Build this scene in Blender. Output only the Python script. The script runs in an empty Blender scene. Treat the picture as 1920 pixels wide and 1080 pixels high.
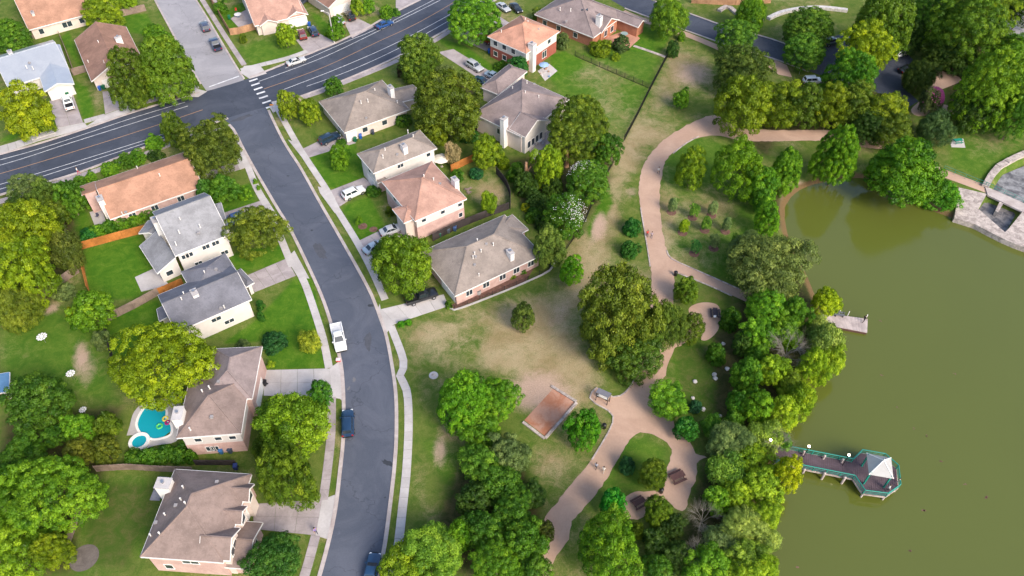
import bpy, math, random
import numpy as np
from mathutils import Vector, Matrix

random.seed(7)
SC = bpy.context.scene
COL = SC.collection
R_ = math.radians

# ------------------------------------------------------------------ camera
FPX, PITCH, CAMH = 1493.0, R_(48.0), 104.0        # focal length in photo pixels (28 mm), drone tilt, drone height
cam_d = bpy.data.cameras.new('camera')
cam_d.sensor_width = 36.0
cam_d.lens = FPX / 1920 * 36.0
cam_d.clip_start, cam_d.clip_end = 1.0, 20000.0
cam = bpy.data.objects.new('camera', cam_d)
COL.objects.link(cam)
cam.location = (0, 0, CAMH)
cam.rotation_euler = (math.pi / 2 - PITCH, 0, 0)
SC.camera = cam

# ------------------------------------------------------------------ light
SUN_EL, SUN_AZ = R_(38), R_(140)                   # azimuth clockwise from +Y
world = bpy.data.worlds.new('World')
SC.world = world
world.use_nodes = True
wn = world.node_tree
bg = wn.nodes['Background']
sky = wn.nodes.new('ShaderNodeTexSky')
sky.sky_type = 'NISHITA'
sky.sun_disc = False
sky.sun_elevation = SUN_EL
sky.sun_rotation = SUN_AZ
sky.air_density, sky.dust_density, sky.ozone_density = 1.0, 2.5, 1.0
bg.inputs['Strength'].default_value = 0.115
wn.links.new(sky.outputs[0], bg.inputs[0])
sun_d = bpy.data.lights.new('sun', 'SUN')
sun_d.energy = 1.5
sun_d.angle = R_(24)
sun_d.color = (1.0, 0.90, 0.76)
sun = bpy.data.objects.new('sun', sun_d)
COL.objects.link(sun)
sdir = Vector((math.sin(SUN_AZ) * math.cos(SUN_EL), math.cos(SUN_AZ) * math.cos(SUN_EL), math.sin(SUN_EL)))
sun.rotation_euler = sdir.to_track_quat('Z', 'Y').to_euler()
sun.location = (60, -60, 120)
vs = SC.view_settings
vs.view_transform = 'Standard'
vs.look = 'None'
vs.exposure = 1.36
vs.gamma = 1.0
vs.use_curve_mapping = False

# ------------------------------------------------------------------ helpers
SP, CP = math.sin(PITCH), math.cos(PITCH)

def P(x, y, z=0.0):
    """photo pixel -> point on the horizontal plane at height z"""
    u, v = (x - 960) / FPX, (540 - y) / FPX
    t = (CAMH - z) / (SP - v * CP)
    return Vector((u * t, (CP + v * SP) * t, z))

def to_px(X, Y, Z=0.0):
    dz = CAMH - Z
    depth = Y * CP + dz * SP
    up = Y * SP - dz * CP
    return 960 + FPX * X / depth, 540 - FPX * up / depth

def px_scale(p):
    return FPX / (p.y * CP + (CAMH - p.z) * SP)

def dep_angle(p):
    return math.atan2(CAMH - p.z, math.hypot(p.x, p.y))

def spline(pts, n=6, closed=False):
    pts = [Vector(p) for p in pts]
    out, m = [], len(pts)
    rng = range(m if closed else m - 1)
    for i in rng:
        if closed:
            p0, p1, p2, p3 = pts[i - 1], pts[i], pts[(i + 1) % m], pts[(i + 2) % m]
        else:
            p0, p1, p2, p3 = pts[max(i - 1, 0)], pts[i], pts[i + 1], pts[min(i + 2, m - 1)]
        for k in range(n):
            t = k / n
            out.append(0.5 * ((2 * p1) + (p2 - p0) * t + (2 * p0 - 5 * p1 + 4 * p2 - p3) * t * t + (3 * p1 - p0 - 3 * p2 + p3) * t ** 3))
    if not closed:
        out.append(pts[-1])
    return out

def ppts(px, z=0.0):
    return [P(x, y, z) for x, y in px]

def resample(pts, step):
    d = [0.0]
    for a, b in zip(pts, pts[1:]):
        d.append(d[-1] + (b - a).length)
    n = max(1, int(round(d[-1] / step)))
    out, j = [], 0
    for k in range(n + 1):
        s = d[-1] * k / n
        while j < len(d) - 2 and d[j + 1] < s:
            j += 1
        f = 0 if d[j + 1] == d[j] else (s - d[j]) / (d[j + 1] - d[j])
        out.append(pts[j].lerp(pts[j + 1], min(max(f, 0), 1)))
    return out

def offset(pts, d):
    """shift a polyline sideways (positive = to the right of travel)"""
    out = []
    for i, p in enumerate(pts):
        a, b = pts[max(i - 1, 0)], pts[min(i + 1, len(pts) - 1)]
        t = (b - a); t.z = 0; t.normalize()
        out.append(p + Vector((t.y, -t.x, 0)) * d)
    return out

def tag(o, label=None, cat=None, group=None, kind=None):
    if label: o['label'] = label
    if cat: o['category'] = cat
    if group: o['group'] = group
    if kind: o['kind'] = kind
    return o

def thing(name, label, cat, loc=(0, 0, 0), rotz=0.0, group=None):
    o = bpy.data.objects.new(name, None)
    o.empty_display_size = 0.3
    COL.objects.link(o)
    o.location = loc
    o.rotation_euler = (0, 0, rotz)
    return tag(o, label, cat, group)

def mesh(name, verts, faces, smooth=None):
    me = bpy.data.meshes.new(name)
    me.from_pydata([tuple(v) for v in verts], [], faces)
    if smooth is not None:
        me.polygons.foreach_set('use_smooth', [True] * len(me.polygons))
        me.set_sharp_from_angle(angle=R_(smooth))
    me.update()
    return me

def obj(name, me, mat=None, parent=None, color=None):
    o = bpy.data.objects.new(name, me)
    COL.objects.link(o)
    if mat is not None and not me.materials:
        me.materials.append(mat)
    if parent is not None:
        o.parent = parent
    if color is not None:
        o.color = (*color, 1)
    return o

class MB:
    """collects shapes that make up ONE piece"""
    def __init__(s):
        s.v, s.f = [], []
    def add(s, vs_, fs):
        b = len(s.v)
        s.v += [Vector(v) for v in vs_]
        s.f += [tuple(i + b for i in f) for f in fs]
        return s
    def box(s, x0, x1, y0, y1, z0, z1):
        return s.add([(x0, y0, z0), (x1, y0, z0), (x1, y1, z0), (x0, y1, z0), (x0, y0, z1), (x1, y0, z1), (x1, y1, z1), (x0, y1, z1)],
                     [(0, 3, 2, 1), (4, 5, 6, 7), (0, 1, 5, 4), (1, 2, 6, 5), (2, 3, 7, 6), (3, 0, 4, 7)])
    def obox(s, o, u, v, w):
        """box from corner o along three vectors"""
        o, u, v, w = Vector(o), Vector(u), Vector(v), Vector(w)
        return s.add([o, o + u, o + u + v, o + v, o + w, o + u + w, o + u + v + w, o + v + w],
                     [(0, 3, 2, 1), (4, 5, 6, 7), (0, 1, 5, 4), (1, 2, 6, 5), (2, 3, 7, 6), (3, 0, 4, 7)])
    def tube(s, a, b, r0, r1=None, n=6, cap=True):
        a, b = Vector(a), Vector(b)
        r1 = r0 if r1 is None else r1
        d = (b - a).normalized()
        x = d.orthogonal().normalized(); y = d.cross(x)
        k = len(s.v)
        for c, r in ((a, r0), (b, r1)):
            for i in range(n):
                t = 2 * math.pi * i / n
                s.v.append(c + (x * math.cos(t) + y * math.sin(t)) * r)
        for i in range(n):
            j = (i + 1) % n
            s.f.append((k + i, k + j, k + n + j, k + n + i))
        if cap:
            s.f.append(tuple(k + i for i in reversed(range(n))))
            s.f.append(tuple(k + n + i for i in range(n)))
        return s
    def lathe(s, prof, n=12, c=(0, 0, 0)):
        k = len(s.v); c = Vector(c)
        for r, z in prof:
            for i in range(n):
                t = 2 * math.pi * i / n
                s.v.append(c + Vector((r * math.cos(t), r * math.sin(t), z)))
        for m in range(len(prof) - 1):
            for i in range(n):
                j = (i + 1) % n
                s.f.append((k + m * n + i, k + m * n + j, k + (m + 1) * n + j, k + (m + 1) * n + i))
        s.f.append(tuple(k + i for i in reversed(range(n))))
        s.f.append(tuple(k + (len(prof) - 1) * n + i for i in range(n)))
        return s
    def prism(s, poly, z0, z1):
        """poly: list of Vectors (any winding), extruded vertically"""
        a = sum(p.x * q.y - q.x * p.y for p, q in zip(poly, poly[1:] + poly[:1]))
        if a < 0: poly = poly[::-1]
        n, k = len(poly), len(s.v)
        for z in (z0, z1):
            s.v += [Vector((p.x, p.y, z)) for p in poly]
        s.f.append(tuple(k + i for i in reversed(range(n))))
        s.f.append(tuple(k + n + i for i in range(n)))
        for i in range(n):
            j = (i + 1) % n
            s.f.append((k + i, k + j, k + n + j, k + n + i))
        return s
    def strip(s, pts, w, z0, z1):
        l, r = offset(pts, -w / 2), offset(pts, w / 2)
        k, n = len(s.v), len(pts)
        for a, b in zip(l, r):
            s.v += [Vector((a.x, a.y, z0)), Vector((a.x, a.y, z1)), Vector((b.x, b.y, z1)), Vector((b.x, b.y, z0))]
        for i in range(n - 1):
            p, q = k + 4 * i, k + 4 * i + 4
            for e, g in ((0, 1), (1, 2), (2, 3)):
                s.f.append((p + e, q + e, q + g, p + g)[::-1])
        s.f.append((k, k + 1, k + 2, k + 3)); e = k + 4 * (n - 1)
        s.f.append((e + 3, e + 2, e + 1, e))
        return s
    def build(s, name, mat, parent=None, smooth=None, color=None):
        off = Vector((0, 0, 0))
        if parent is not None:
            q = parent; acc = Vector((0, 0, 0))
            while q is not None:
                acc = acc + q.location
                if q.get('_w'): off = acc
                q = q.parent
        me = mesh(name, [v - off for v in s.v], s.f, smooth)
        return obj(name, me, mat, parent, color)

def wthing(name, label, cat, loc, group=None):
    """a thing whose parts are given in world coordinates"""
    o = thing(name, label, cat, loc, 0, group)
    o['_w'] = 1
    return o

def copy_tree(o, parent=None):
    c = o.copy()
    COL.objects.link(c)
    c.parent = parent
    for ch in [k for k in o.children]:
        copy_tree(ch, c)
    return c

# ------------------------------------------------------------------ materials
def newmat(name):
    m = bpy.data.materials.new(name)
    m.use_nodes = True
    nt = m.node_tree
    return m, nt, nt.nodes['Principled BSDF']

def nd(nt, t, **kw):
    n = nt.nodes.new(t)
    for k, v in kw.items():
        setattr(n, k, v)
    return n

def mixrgb(nt, a, b, fac, mode='MIX'):
    n = nd(nt, 'ShaderNodeMix', data_type='RGBA', blend_type=mode)
    n.clamp_factor = True
    for sock, v in ((n.inputs[6], a), (n.inputs[7], b)):
        if isinstance(v, (tuple, list)): sock.default_value = (*v[:3], 1)
        else: nt.links.new(v, sock)
    if isinstance(fac, (int, float)): n.inputs[0].default_value = fac
    else: nt.links.new(fac, n.inputs[0])
    return n.outputs[2]

def maprange(nt, v, a, b, c=0.0, d=1.0, smooth=True):
    n = nd(nt, 'ShaderNodeMapRange')
    if smooth: n.interpolation_type = 'SMOOTHSTEP'
    nt.links.new(v, n.inputs[0])
    for i, q in enumerate((a, b, c, d)): n.inputs[i + 1].default_value = q
    return n.outputs[0]

def noise(nt, scale, detail=3.0, rough=0.6, vec=None, dist=0.0):
    n = nd(nt, 'ShaderNodeTexNoise')
    n.inputs['Scale'].default_value = scale
    n.inputs['Detail'].default_value = detail
    n.inputs['Roughness'].default_value = rough
    n.inputs['Distortion'].default_value = dist
    if vec is not None: nt.links.new(vec, n.inputs['Vector'])
    return n.outputs['Fac']

def geo_pos(nt):
    return nd(nt, 'ShaderNodeNewGeometry').outputs['Position']

def objco(nt):
    return nd(nt, 'ShaderNodeTexCoord').outputs['Object']

def bump(nt, h, bs, strength=0.3, dist=0.05):
    b = nd(nt, 'ShaderNodeBump')
    b.inputs['Strength'].default_value = strength
    b.inputs['Distance'].default_value = dist
    nt.links.new(h, b.inputs['Height'])
    nt.links.new(b.outputs[0], bs.inputs['Normal'])

def surf(name, base, dark=None, s1=0.15, s2=2.5, rough=0.85, amt=0.8, fine=0.12, per_obj=0.0, spec=0.3, bmp=0.15):
    """mottled matt surface: large blotches, fine grain, optional tone per object"""
    m, nt, bs = newmat(name)
    dark = dark or tuple(c * 0.72 for c in base)
    pos = geo_pos(nt)
    n1 = noise(nt, s1, 5, 0.62, pos, 0.6)
    n2 = noise(nt, s2, 4, 0.65, pos)
    c = mixrgb(nt, dark, base, maprange(nt, n1, 0.5 - 0.22 / max(amt, .01), 0.5 + 0.2 / max(amt, .01)))
    v = maprange(nt, n2, 0.25, 0.75, 1 - fine, 1 + fine, False)
    sc_ = nd(nt, 'ShaderNodeVectorMath', operation='SCALE')
    nt.links.new(c, sc_.inputs[0]); nt.links.new(v, sc_.inputs['Scale'])
    out = sc_.outputs[0]
    if per_obj:
        oi = nd(nt, 'ShaderNodeObjectInfo')
        s3 = nd(nt, 'ShaderNodeVectorMath', operation='SCALE')
        nt.links.new(out, s3.inputs[0])
        nt.links.new(maprange(nt, oi.outputs['Random'], 0, 1, 1 - per_obj, 1 + per_obj, False), s3.inputs['Scale'])
        out = s3.outputs[0]
    nt.links.new(out, bs.inputs['Base Color'])
    bs.inputs['Roughness'].default_value = rough
    bs.inputs['Specular IOR Level'].default_value = spec
    if bmp: bump(nt, n2, bs, bmp, 0.03)
    return m

def plain(name, base, rough=0.5, metal=0.0, spec=0.5, var=0.06):
    m, nt, bs = newmat(name)
    n = noise(nt, 6.0, 3, 0.6, geo_pos(nt))
    c = mixrgb(nt, tuple(max(0, k * (1 - 2 * var)) for k in base), tuple(k * (1 + var) for k in base), n)
    nt.links.new(c, bs.inputs['Base Color'])
    bs.inputs['Roughness'].default_value = rough
    bs.inputs['Metallic'].default_value = metal
    bs.inputs['Specular IOR Level'].default_value = spec
    return m

def colmat(name, rough=0.4, spec=0.5, coat=0.0, var=0.1):
    """takes its colour from the object"""
    m, nt, bs = newmat(name)
    oi = nd(nt, 'ShaderNodeObjectInfo')
    n = noise(nt, 3.0, 4, 0.6, geo_pos(nt))
    s = nd(nt, 'ShaderNodeVectorMath', operation='SCALE')
    nt.links.new(oi.outputs['Color'], s.inputs[0])
    nt.links.new(maprange(nt, n, 0.3, 0.7, 1 - var, 1 + var, False), s.inputs['Scale'])
    nt.links.new(s.outputs[0], bs.inputs['Base Color'])
    bs.inputs['Roughness'].default_value = rough
    bs.inputs['Specular IOR Level'].default_value = spec
    bs.inputs['Coat Weight'].default_value = coat
    bs.inputs['Coat Roughness'].default_value = 0.08
    return m

M = {}
def asphalt(name, base, worn, tracks=True):
    m, nt, bs = newmat(name)
    pos = geo_pos(nt)
    big = noise(nt, 0.09, 6, 0.7, pos, 1.5)
    mid = noise(nt, 0.7, 5, 0.7, pos, 0.8)
    fine = noise(nt, 9.0, 3, 0.7, pos)
    c = mixrgb(nt, base, worn, maprange(nt, big, 0.38, 0.66))
    c = mixrgb(nt, c, tuple(k * 0.62 for k in base), maprange(nt, mid, 0.63, 0.80, 0, 0.75))
    c = mixrgb(nt, c, tuple(k * 1.35 for k in worn), maprange(nt, mid, 0.36, 0.24, 0, 0.5))
    # tar-sealed cracks
    vo = nd(nt, 'ShaderNodeTexVoronoi', feature='DISTANCE_TO_EDGE')
    vo.inputs['Scale'].default_value = 0.085
    ds = nd(nt, 'ShaderNodeVectorMath', operation='ADD')
    nz = nd(nt, 'ShaderNodeTexNoise'); nz.inputs['Scale'].default_value = 0.35; nz.inputs['Detail'].default_value = 5
    nt.links.new(pos, nz.inputs['Vector'])
    sc3 = nd(nt, 'ShaderNodeVectorMath', operation='SCALE'); sc3.inputs['Scale'].default_value = 6.0
    nt.links.new(nz.outputs['Color'], sc3.inputs[0])
    nt.links.new(pos, ds.inputs[0]); nt.links.new(sc3.outputs[0], ds.inputs[1])
    nt.links.new(ds.outputs[0], vo.inputs['Vector'])
    c = mixrgb(nt, c, tuple(k * 0.55 for k in base), maprange(nt, vo.outputs['Distance'], 0.010, 0.0, 0, 0.55))
    v = maprange(nt, fine, 0.3, 0.7, 0.88, 1.12, False)
    s = nd(nt, 'ShaderNodeVectorMath', operation='SCALE')
    nt.links.new(c, s.inputs[0]); nt.links.new(v, s.inputs['Scale'])
    nt.links.new(s.outputs[0], bs.inputs['Base Color'])
    bs.inputs['Roughness'].default_value = 0.8
    bs.inputs['Specular IOR Level'].default_value = 0.35
    bump(nt, fine, bs, 0.2, 0.01)
    return m

M['asphalt_main'] = asphalt('asphalt_main', (0.046, 0.054, 0.076), (0.066, 0.075, 0.100))
M['asphalt_res'] = asphalt('asphalt_residential', (0.072, 0.083, 0.112), (0.100, 0.110, 0.142))
M['asphalt_side'] = asphalt('asphalt_side', (0.27, 0.26, 0.275), (0.34, 0.325, 0.34))
M['concrete'] = surf('concrete', (0.50, 0.47, 0.46), (0.40, 0.37, 0.36), 0.25, 4.0, 0.9, 1.0, 0.08, per_obj=0.07)
M['concrete_old'] = surf('concrete_old', (0.40, 0.35, 0.35), (0.30, 0.26, 0.26), 0.4, 4.0, 0.9, 1.2, 0.10, per_obj=0.06)
M['kerb'] = surf('kerb_concrete', (0.50, 0.44, 0.42), (0.36, 0.30, 0.28), 0.5, 5.0, 0.9, 1.0, 0.1)
M['granite'] = surf('crushed_granite', (0.49, 0.335, 0.25), (0.41, 0.27, 0.20), 0.18, 3.0, 0.95, 1.0, 0.07)
M['red_dirt'] = surf('red_dirt', (0.47, 0.27, 0.19), (0.38, 0.155, 0.085), 0.35, 3.0, 0.95, 1.3, 0.1)
M['white_line'] = surf('road_paint_white', (0.75, 0.75, 0.76), (0.45, 0.45, 0.47), 1.2, 6.0, 0.6, 1.0, 0.1)
M['yellow_line'] = surf('road_paint_yellow', (0.42, 0.24, 0.13), (0.30, 0.19, 0.13), 1.2, 6.0, 0.7, 1.0, 0.1)
M['paint'] = colmat('car_paint', 0.3, 0.5, 1.0, 0.02)
M['matt_colour'] = colmat('painted_surface', 0.7, 0.3)
M['plastic'] = colmat('coloured_plastic', 0.45, 0.4)
M['glass'] = plain('tinted_glass', (0.02, 0.03, 0.04), 0.05, 0, 0.8)
M['pane'] = plain('window_pane', (0.035, 0.05, 0.065), 0.08, 0, 0.8)
M['tyre'] = plain('tyre_rubber', (0.015, 0.015, 0.016), 0.85, 0, 0.2)
M['rim'] = plain('alloy', (0.5, 0.5, 0.52), 0.35, 0.8)
M['lamp_red'] = plain('tail_lamp', (0.4, 0.01, 0.01), 0.25)
M['lamp_clear'] = plain('head_lamp', (0.75, 0.78, 0.8), 0.15)
M['white_trim'] = plain('white_trim', (0.80, 0.77, 0.74), 0.6)
M['black_metal'] = plain('black_metal', (0.015, 0.016, 0.018), 0.5)
M['teal'] = plain('teal_paint', (0.01, 0.22, 0.17), 0.5)
M['stone'] = surf('limestone', (0.50, 0.43, 0.39), (0.28, 0.235, 0.215), 0.9, 3.0, 0.92, 1.3, 0.30, bmp=0.4)
M['white_stone'] = surf('pale_boulder', (0.62, 0.58, 0.55), (0.42, 0.39, 0.37), 1.5, 6.0, 0.9, 1.2, 0.15)
M['bark'] = surf('bark', (0.17, 0.13, 0.10), (0.09, 0.065, 0.05), 1.0, 7.0, 0.95, 1.0, 0.2)
M['pale_bark'] = surf('pale_bark', (0.27, 0.245, 0.20), (0.16, 0.14, 0.115), 1.0, 7.0, 0.95, 1.0, 0.2)
M['mulch'] = surf('mulch', (0.20, 0.11, 0.085), (0.11, 0.06, 0.045), 1.5, 6.0, 1.0, 1.0, 0.25)
M['skin'] = plain('skin', (0.45, 0.27, 0.19), 0.6)
M['hair'] = plain('hair', (0.03, 0.02, 0.015), 0.6)
M['brown_wood'] = surf('dark_brown_wood', (0.12, 0.06, 0.05), (0.07, 0.035, 0.03), 1.0, 8, 0.8)
M['deck_wood'] = surf('deck_boards', (0.115, 0.082, 0.098), (0.08, 0.057, 0.068), 0.6, 5, 0.8, 1.0, 0.12)
M['pale_wood'] = surf('weathered_dock_boards', (0.50, 0.42, 0.40), (0.36, 0.30, 0.29), 0.6, 5, 0.85, 1.2, 0.12, per_obj=0.08)

def wood_fence(name, base):
    return surf(name, base, tuple(c * 0.6 for c in base), 0.5, 5.0, 0.85, 1.2, 0.18, per_obj=0.14)
M['fence_orange'] = wood_fence('cedar_fence', (0.50, 0.19, 0.045))
M['fence_grey'] = wood_fence('weathered_fence', (0.27, 0.20, 0.165))
M['fence_dark'] = wood_fence('dark_fence', (0.055, 0.045, 0.045))
M['fence_tan'] = wood_fence('tan_fence', (0.48, 0.27, 0.155))

def roofmat(name, base, streak=0.25):
    m, nt, bs = newmat(name)
    pos = geo_pos(nt)
    n1 = noise(nt, 0.35, 6, 0.7, pos, 0.2)
    n2 = noise(nt, 2.2, 4, 0.75, pos)
    n3 = noise(nt, 5.0, 3, 0.8, pos)
    # shingle courses follow the height of the slope
    sx = nd(nt, 'ShaderNodeSeparateXYZ'); nt.links.new(pos, sx.inputs[0])
    mm = nd(nt, 'ShaderNodeMath', operation='MULTIPLY'); mm.inputs[1].default_value = 9.0
    nt.links.new(sx.outputs['Z'], mm.inputs[0])
    fr = nd(nt, 'ShaderNodeMath', operation='FRACT'); nt.links.new(mm.outputs[0], fr.inputs[0])
    c = mixrgb(nt, tuple(k * (1 - streak) for k in base), tuple(k * (1 + streak * .6) for k in base), maprange(nt, n1, 0.32, 0.68))
    c = mixrgb(nt, c, tuple(k * 0.7 for k in base), maprange(nt, n2, 0.5, 0.72, 0, 0.75))
    c = mixrgb(nt, c, tuple(min(1, k * 1.35) for k in base), maprange(nt, n3, 0.52, 0.74, 0, 0.7))
    c = mixrgb(nt, c, tuple(k * 0.5 for k in base), maprange(nt, fr.outputs[0], 0.14, 0.0, 0, 0.45))
    nt.links.new(c, bs.inputs['Base Color'])
    bs.inputs['Roughness'].default_value = 0.9
    bs.inputs['Specular IOR Level'].default_value = 0.25
    bump(nt, n3, bs, 0.35, 0.03)
    return m
M['roof_terracotta'] = roofmat('shingle_terracotta', (0.41, 0.225, 0.15))
M['roof_orange'] = roofmat('shingle_orange', (0.48, 0.25, 0.175))
M['roof_grey'] = roofmat('shingle_grey', (0.25, 0.25, 0.265))
M['roof_slate'] = roofmat('shingle_slate', (0.16, 0.16, 0.185))
M['roof_brown'] = roofmat('shingle_brown', (0.235, 0.175, 0.155))
M['roof_mauve'] = roofmat('shingle_mauve', (0.25, 0.198, 0.19))
M['roof_beige'] = roofmat('shingle_beige', (0.265, 0.222, 0.195))
M['roof_pink'] = roofmat('shingle_pink', (0.42, 0.25, 0.195))
M['roof_rust'] = roofmat('shingle_rust', (0.29, 0.165, 0.12))
M['roof_white'] = surf('white_metal_roof', (0.52, 0.54, 0.57), (0.44, 0.465, 0.51), 0.3, 3, 0.35, 0.9, 0.05)
M['roof_white'].node_tree.nodes['Principled BSDF'].inputs['Metallic'].default_value = 0.45
M['roof_blue'] = surf('blue_metal_roof', (0.12, 0.25, 0.42), None, 0.3, 3, 0.45)
M['wall_white'] = surf('white_siding', (0.66, 0.62, 0.59), (0.57, 0.53, 0.50), 0.3, 4, 0.8, 0.8, 0.04)
M['wall_cream'] = surf('cream_siding', (0.70, 0.60, 0.54), (0.58, 0.48, 0.43), 0.3, 4, 0.8, 0.8, 0.05)
M['wall_pink'] = surf('pale_pink_brick', (0.58, 0.40, 0.36), (0.46, 0.30, 0.27), 0.6, 6, 0.85, 1.0, 0.14)
M['wall_brick'] = surf('red_brick', (0.34, 0.105, 0.075), (0.24, 0.07, 0.05), 0.6, 6, 0.85, 1.0, 0.18)
M['wall_orange'] = surf('orange_brick', (0.44, 0.19, 0.11), (0.33, 0.13, 0.08), 0.6, 6, 0.85, 1.0, 0.18)

def foliage(name='foliage'):
    m, nt, bs = newmat(name)
    nt.nodes.remove(bs)
    out = [n for n in nt.nodes if n.type == 'OUTPUT_MATERIAL'][0]
    oi = nd(nt, 'ShaderNodeObjectInfo')
    at = nd(nt, 'ShaderNodeAttribute', attribute_name='tone')
    hsv = nd(nt, 'ShaderNodeHueSaturation')
    nt.links.new(oi.outputs['Color'], hsv.inputs['Color'])
    nt.links.new(maprange(nt, at.outputs['Fac'], 0, 1, 0.53, 0.475, False), hsv.inputs['Hue'])
    nt.links.new(maprange(nt, at.outputs['Fac'], 0, 1, 0.40, 1.8, False), hsv.inputs['Value'])
    hsv.inputs['Saturation'].default_value = 1.0
    d = nd(nt, 'ShaderNodeBsdfDiffuse'); t = nd(nt, 'ShaderNodeBsdfTranslucent')
    g = nd(nt, 'ShaderNodeBsdfGlossy'); g.inputs['Roughness'].default_value = 0.45
    g.inputs['Color'].default_value = (0.5, 0.5, 0.5, 1)
    nt.links.new(hsv.outputs[0], d.inputs['Color'])
    tc = mixrgb(nt, hsv.outputs[0], (1.0, 0.95, 0.25), 1.0, 'MULTIPLY')
    h2 = nd(nt, 'ShaderNodeHueSaturation'); h2.inputs['Value'].default_value = 1.5
    nt.links.new(tc, h2.inputs['Color'])
    nt.links.new(h2.outputs[0], t.inputs['Color'])
    m1 = nd(nt, 'ShaderNodeMixShader'); m1.inputs[0].default_value = 0.10
    nt.links.new(d.outputs[0], m1.inputs[1]); nt.links.new(t.outputs[0], m1.inputs[2])
    m2 = nd(nt, 'ShaderNodeMixShader'); m2.inputs[0].default_value = 0.03
    nt.links.new(m1.outputs[0], m2.inputs[1]); nt.links.new(g.outputs[0], m2.inputs[2])
    nt.links.new(m2.outputs[0], out.inputs['Surface'])
    return m
M['foliage'] = foliage()
# ------------------------------------------------------------------ the lay of the land
WATER_Z = -1.0
LAKE_PX = [(1476, 435), (1472, 405), (1474, 385), (1490, 364), (1515, 350), (1552, 341), (1615, 334), (1665, 350), (1710, 367),
           (1740, 391), (1787, 410), (1827, 421), (1880, 448), (1902, 458), (1935, 470), (2150, 520), (2700, 640), (3000, 1000),
           (2400, 1500), (1500, 1500), (1395, 1300), (1408, 1085), (1415, 1020), (1425, 960), (1440, 900), (1452, 840), (1472, 790), (1505, 745), (1530, 690),
           (1545, 640), (1540, 590), (1525, 545), (1505, 500), (1486, 462)]
LAKE = spline(ppts(LAKE_PX, WATER_Z), 5, True)

def poly_mask(px, py, poly):
    ins = np.zeros(px.shape, bool)
    n = len(poly)
    for i in range(n):
        (x0, y0), (x1, y1) = poly[i], poly[(i + 1) % n]
        if y0 == y1: continue
        c = ((y0 > py) != (y1 > py)) & (px < (x1 - x0) * (py - y0) / (y1 - y0) + x0)
        ins ^= c
    return ins

def poly_dist(px, py, poly, lim=None):
    """signed distance, positive inside"""
    d = np.full(px.shape, 1e9)
    n = len(poly)
    for i in range(n):
        (x0, y0), (x1, y1) = poly[i], poly[(i + 1) % n]
        ex, ey = x1 - x0, y1 - y0
        l2 = ex * ex + ey * ey + 1e-12
        t = np.clip(((px - x0) * ex + (py - y0) * ey) / l2, 0, 1)
        d = np.minimum(d, np.hypot(px - x0 - t * ex, py - y0 - t * ey))
    return np.where(poly_mask(px, py, poly), d, -d)

STEP = 0.8
gx = np.arange(-168, 168.1, STEP); gy = np.arange(24, 262.1, STEP)
ext = np.array([4, 10, 25, 60, 140, 320, 800, 2000, 5000, 9000.0])
gx = np.concatenate([gx[0] - ext[::-1], gx, gx[-1] + ext])
gy = np.concatenate([gy[0] - ext[::-1], gy, gy[-1] + ext])
GX, GY = np.meshgrid(gx, gy)
X, Y = GX.ravel(), GY.ravel()
lake_xy = [(p.x, p.y) for p in LAKE]
ld = poly_dist(X, Y, lake_xy)
rngn = np.random.default_rng(3)
def vnoise(x, y, s, seed):
    r = np.random.default_rng(seed)
    g = r.random((128, 128))
    fx, fy = x / s, y / s
    ix, iy = np.floor(fx).astype(int), np.floor(fy).astype(int)
    tx, ty = fx - ix, fy - iy
    tx, ty = tx * tx * (3 - 2 * tx), ty * ty * (3 - 2 * ty)
    a = g[ix % 128, iy % 128]; b = g[(ix + 1) % 128, iy % 128]; c = g[ix % 128, (iy + 1) % 128]; d = g[(ix + 1) % 128, (iy + 1) % 128]
    return (a * (1 - tx) + b * tx) * (1 - ty) + (c * (1 - tx) + d * tx) * ty
bank = 2.6
Z = np.where(ld >= 0, WATER_Z - 0.06 - np.minimum(ld * 0.35, 2.0), np.where(ld > -bank, WATER_Z * (1 + ld / bank), 0.0))
Z += np.where(ld > -bank, 0, 1) * 0.0
def hollow(px_poly, depth, soft=1.5):
    """dig a smooth basin"""
    global Z
    poly = [(p.x, p.y) for p in ppts(px_poly)]
    d = poly_dist(X, Y, poly)
    Z = np.minimum(Z, np.where(d > -0.8, -depth * np.clip((d + 0.8) / soft, 0, 1), 9.0))

POOL_PX = [(275, 760), (290, 757), (305, 760), (313, 770), (313, 785), (322, 798), (321, 814), (305, 822), (285, 824), (265, 814), (256, 797), (262, 777)]
hollow([(262, 768), (290, 762), (310, 770), (315, 800), (300, 815), (275, 812), (262, 795)], 1.3)
hollow([(254, 822), (270, 822), (272, 836), (254, 836)], 1.0)
BASIN_PX = [(1862, 356), (1884, 322), (1960, 285), (2000, 400), (1930, 392)]
WEIR_PX = [(1851, 369), (1912, 392), (1888, 436), (1834, 390)]
hollow(BASIN_PX, 2.0)
hollow(WEIR_PX, 1.8)

PXX, PXY = to_px(X, np.maximum(Y, 5.0))
def blob(cx, cy, rx, ry, amt=1.0, rot=0.0):
    c, s = math.cos(R_(rot)), math.sin(R_(rot))
    dx, dy = PXX - cx, PXY - cy
    u, v = (dx * c + dy * s) / rx, (-dx * s + dy * c) / ry
    return amt * np.exp(-(u * u + v * v) ** 1.5 * 0.9)
def area(px_poly, soft=1.2):
    poly = [(p.x, p.y) for p in ppts(px_poly)]
    return np.clip(poly_dist(X, Y, poly) / soft + 0.5, 0, 1)

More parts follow.
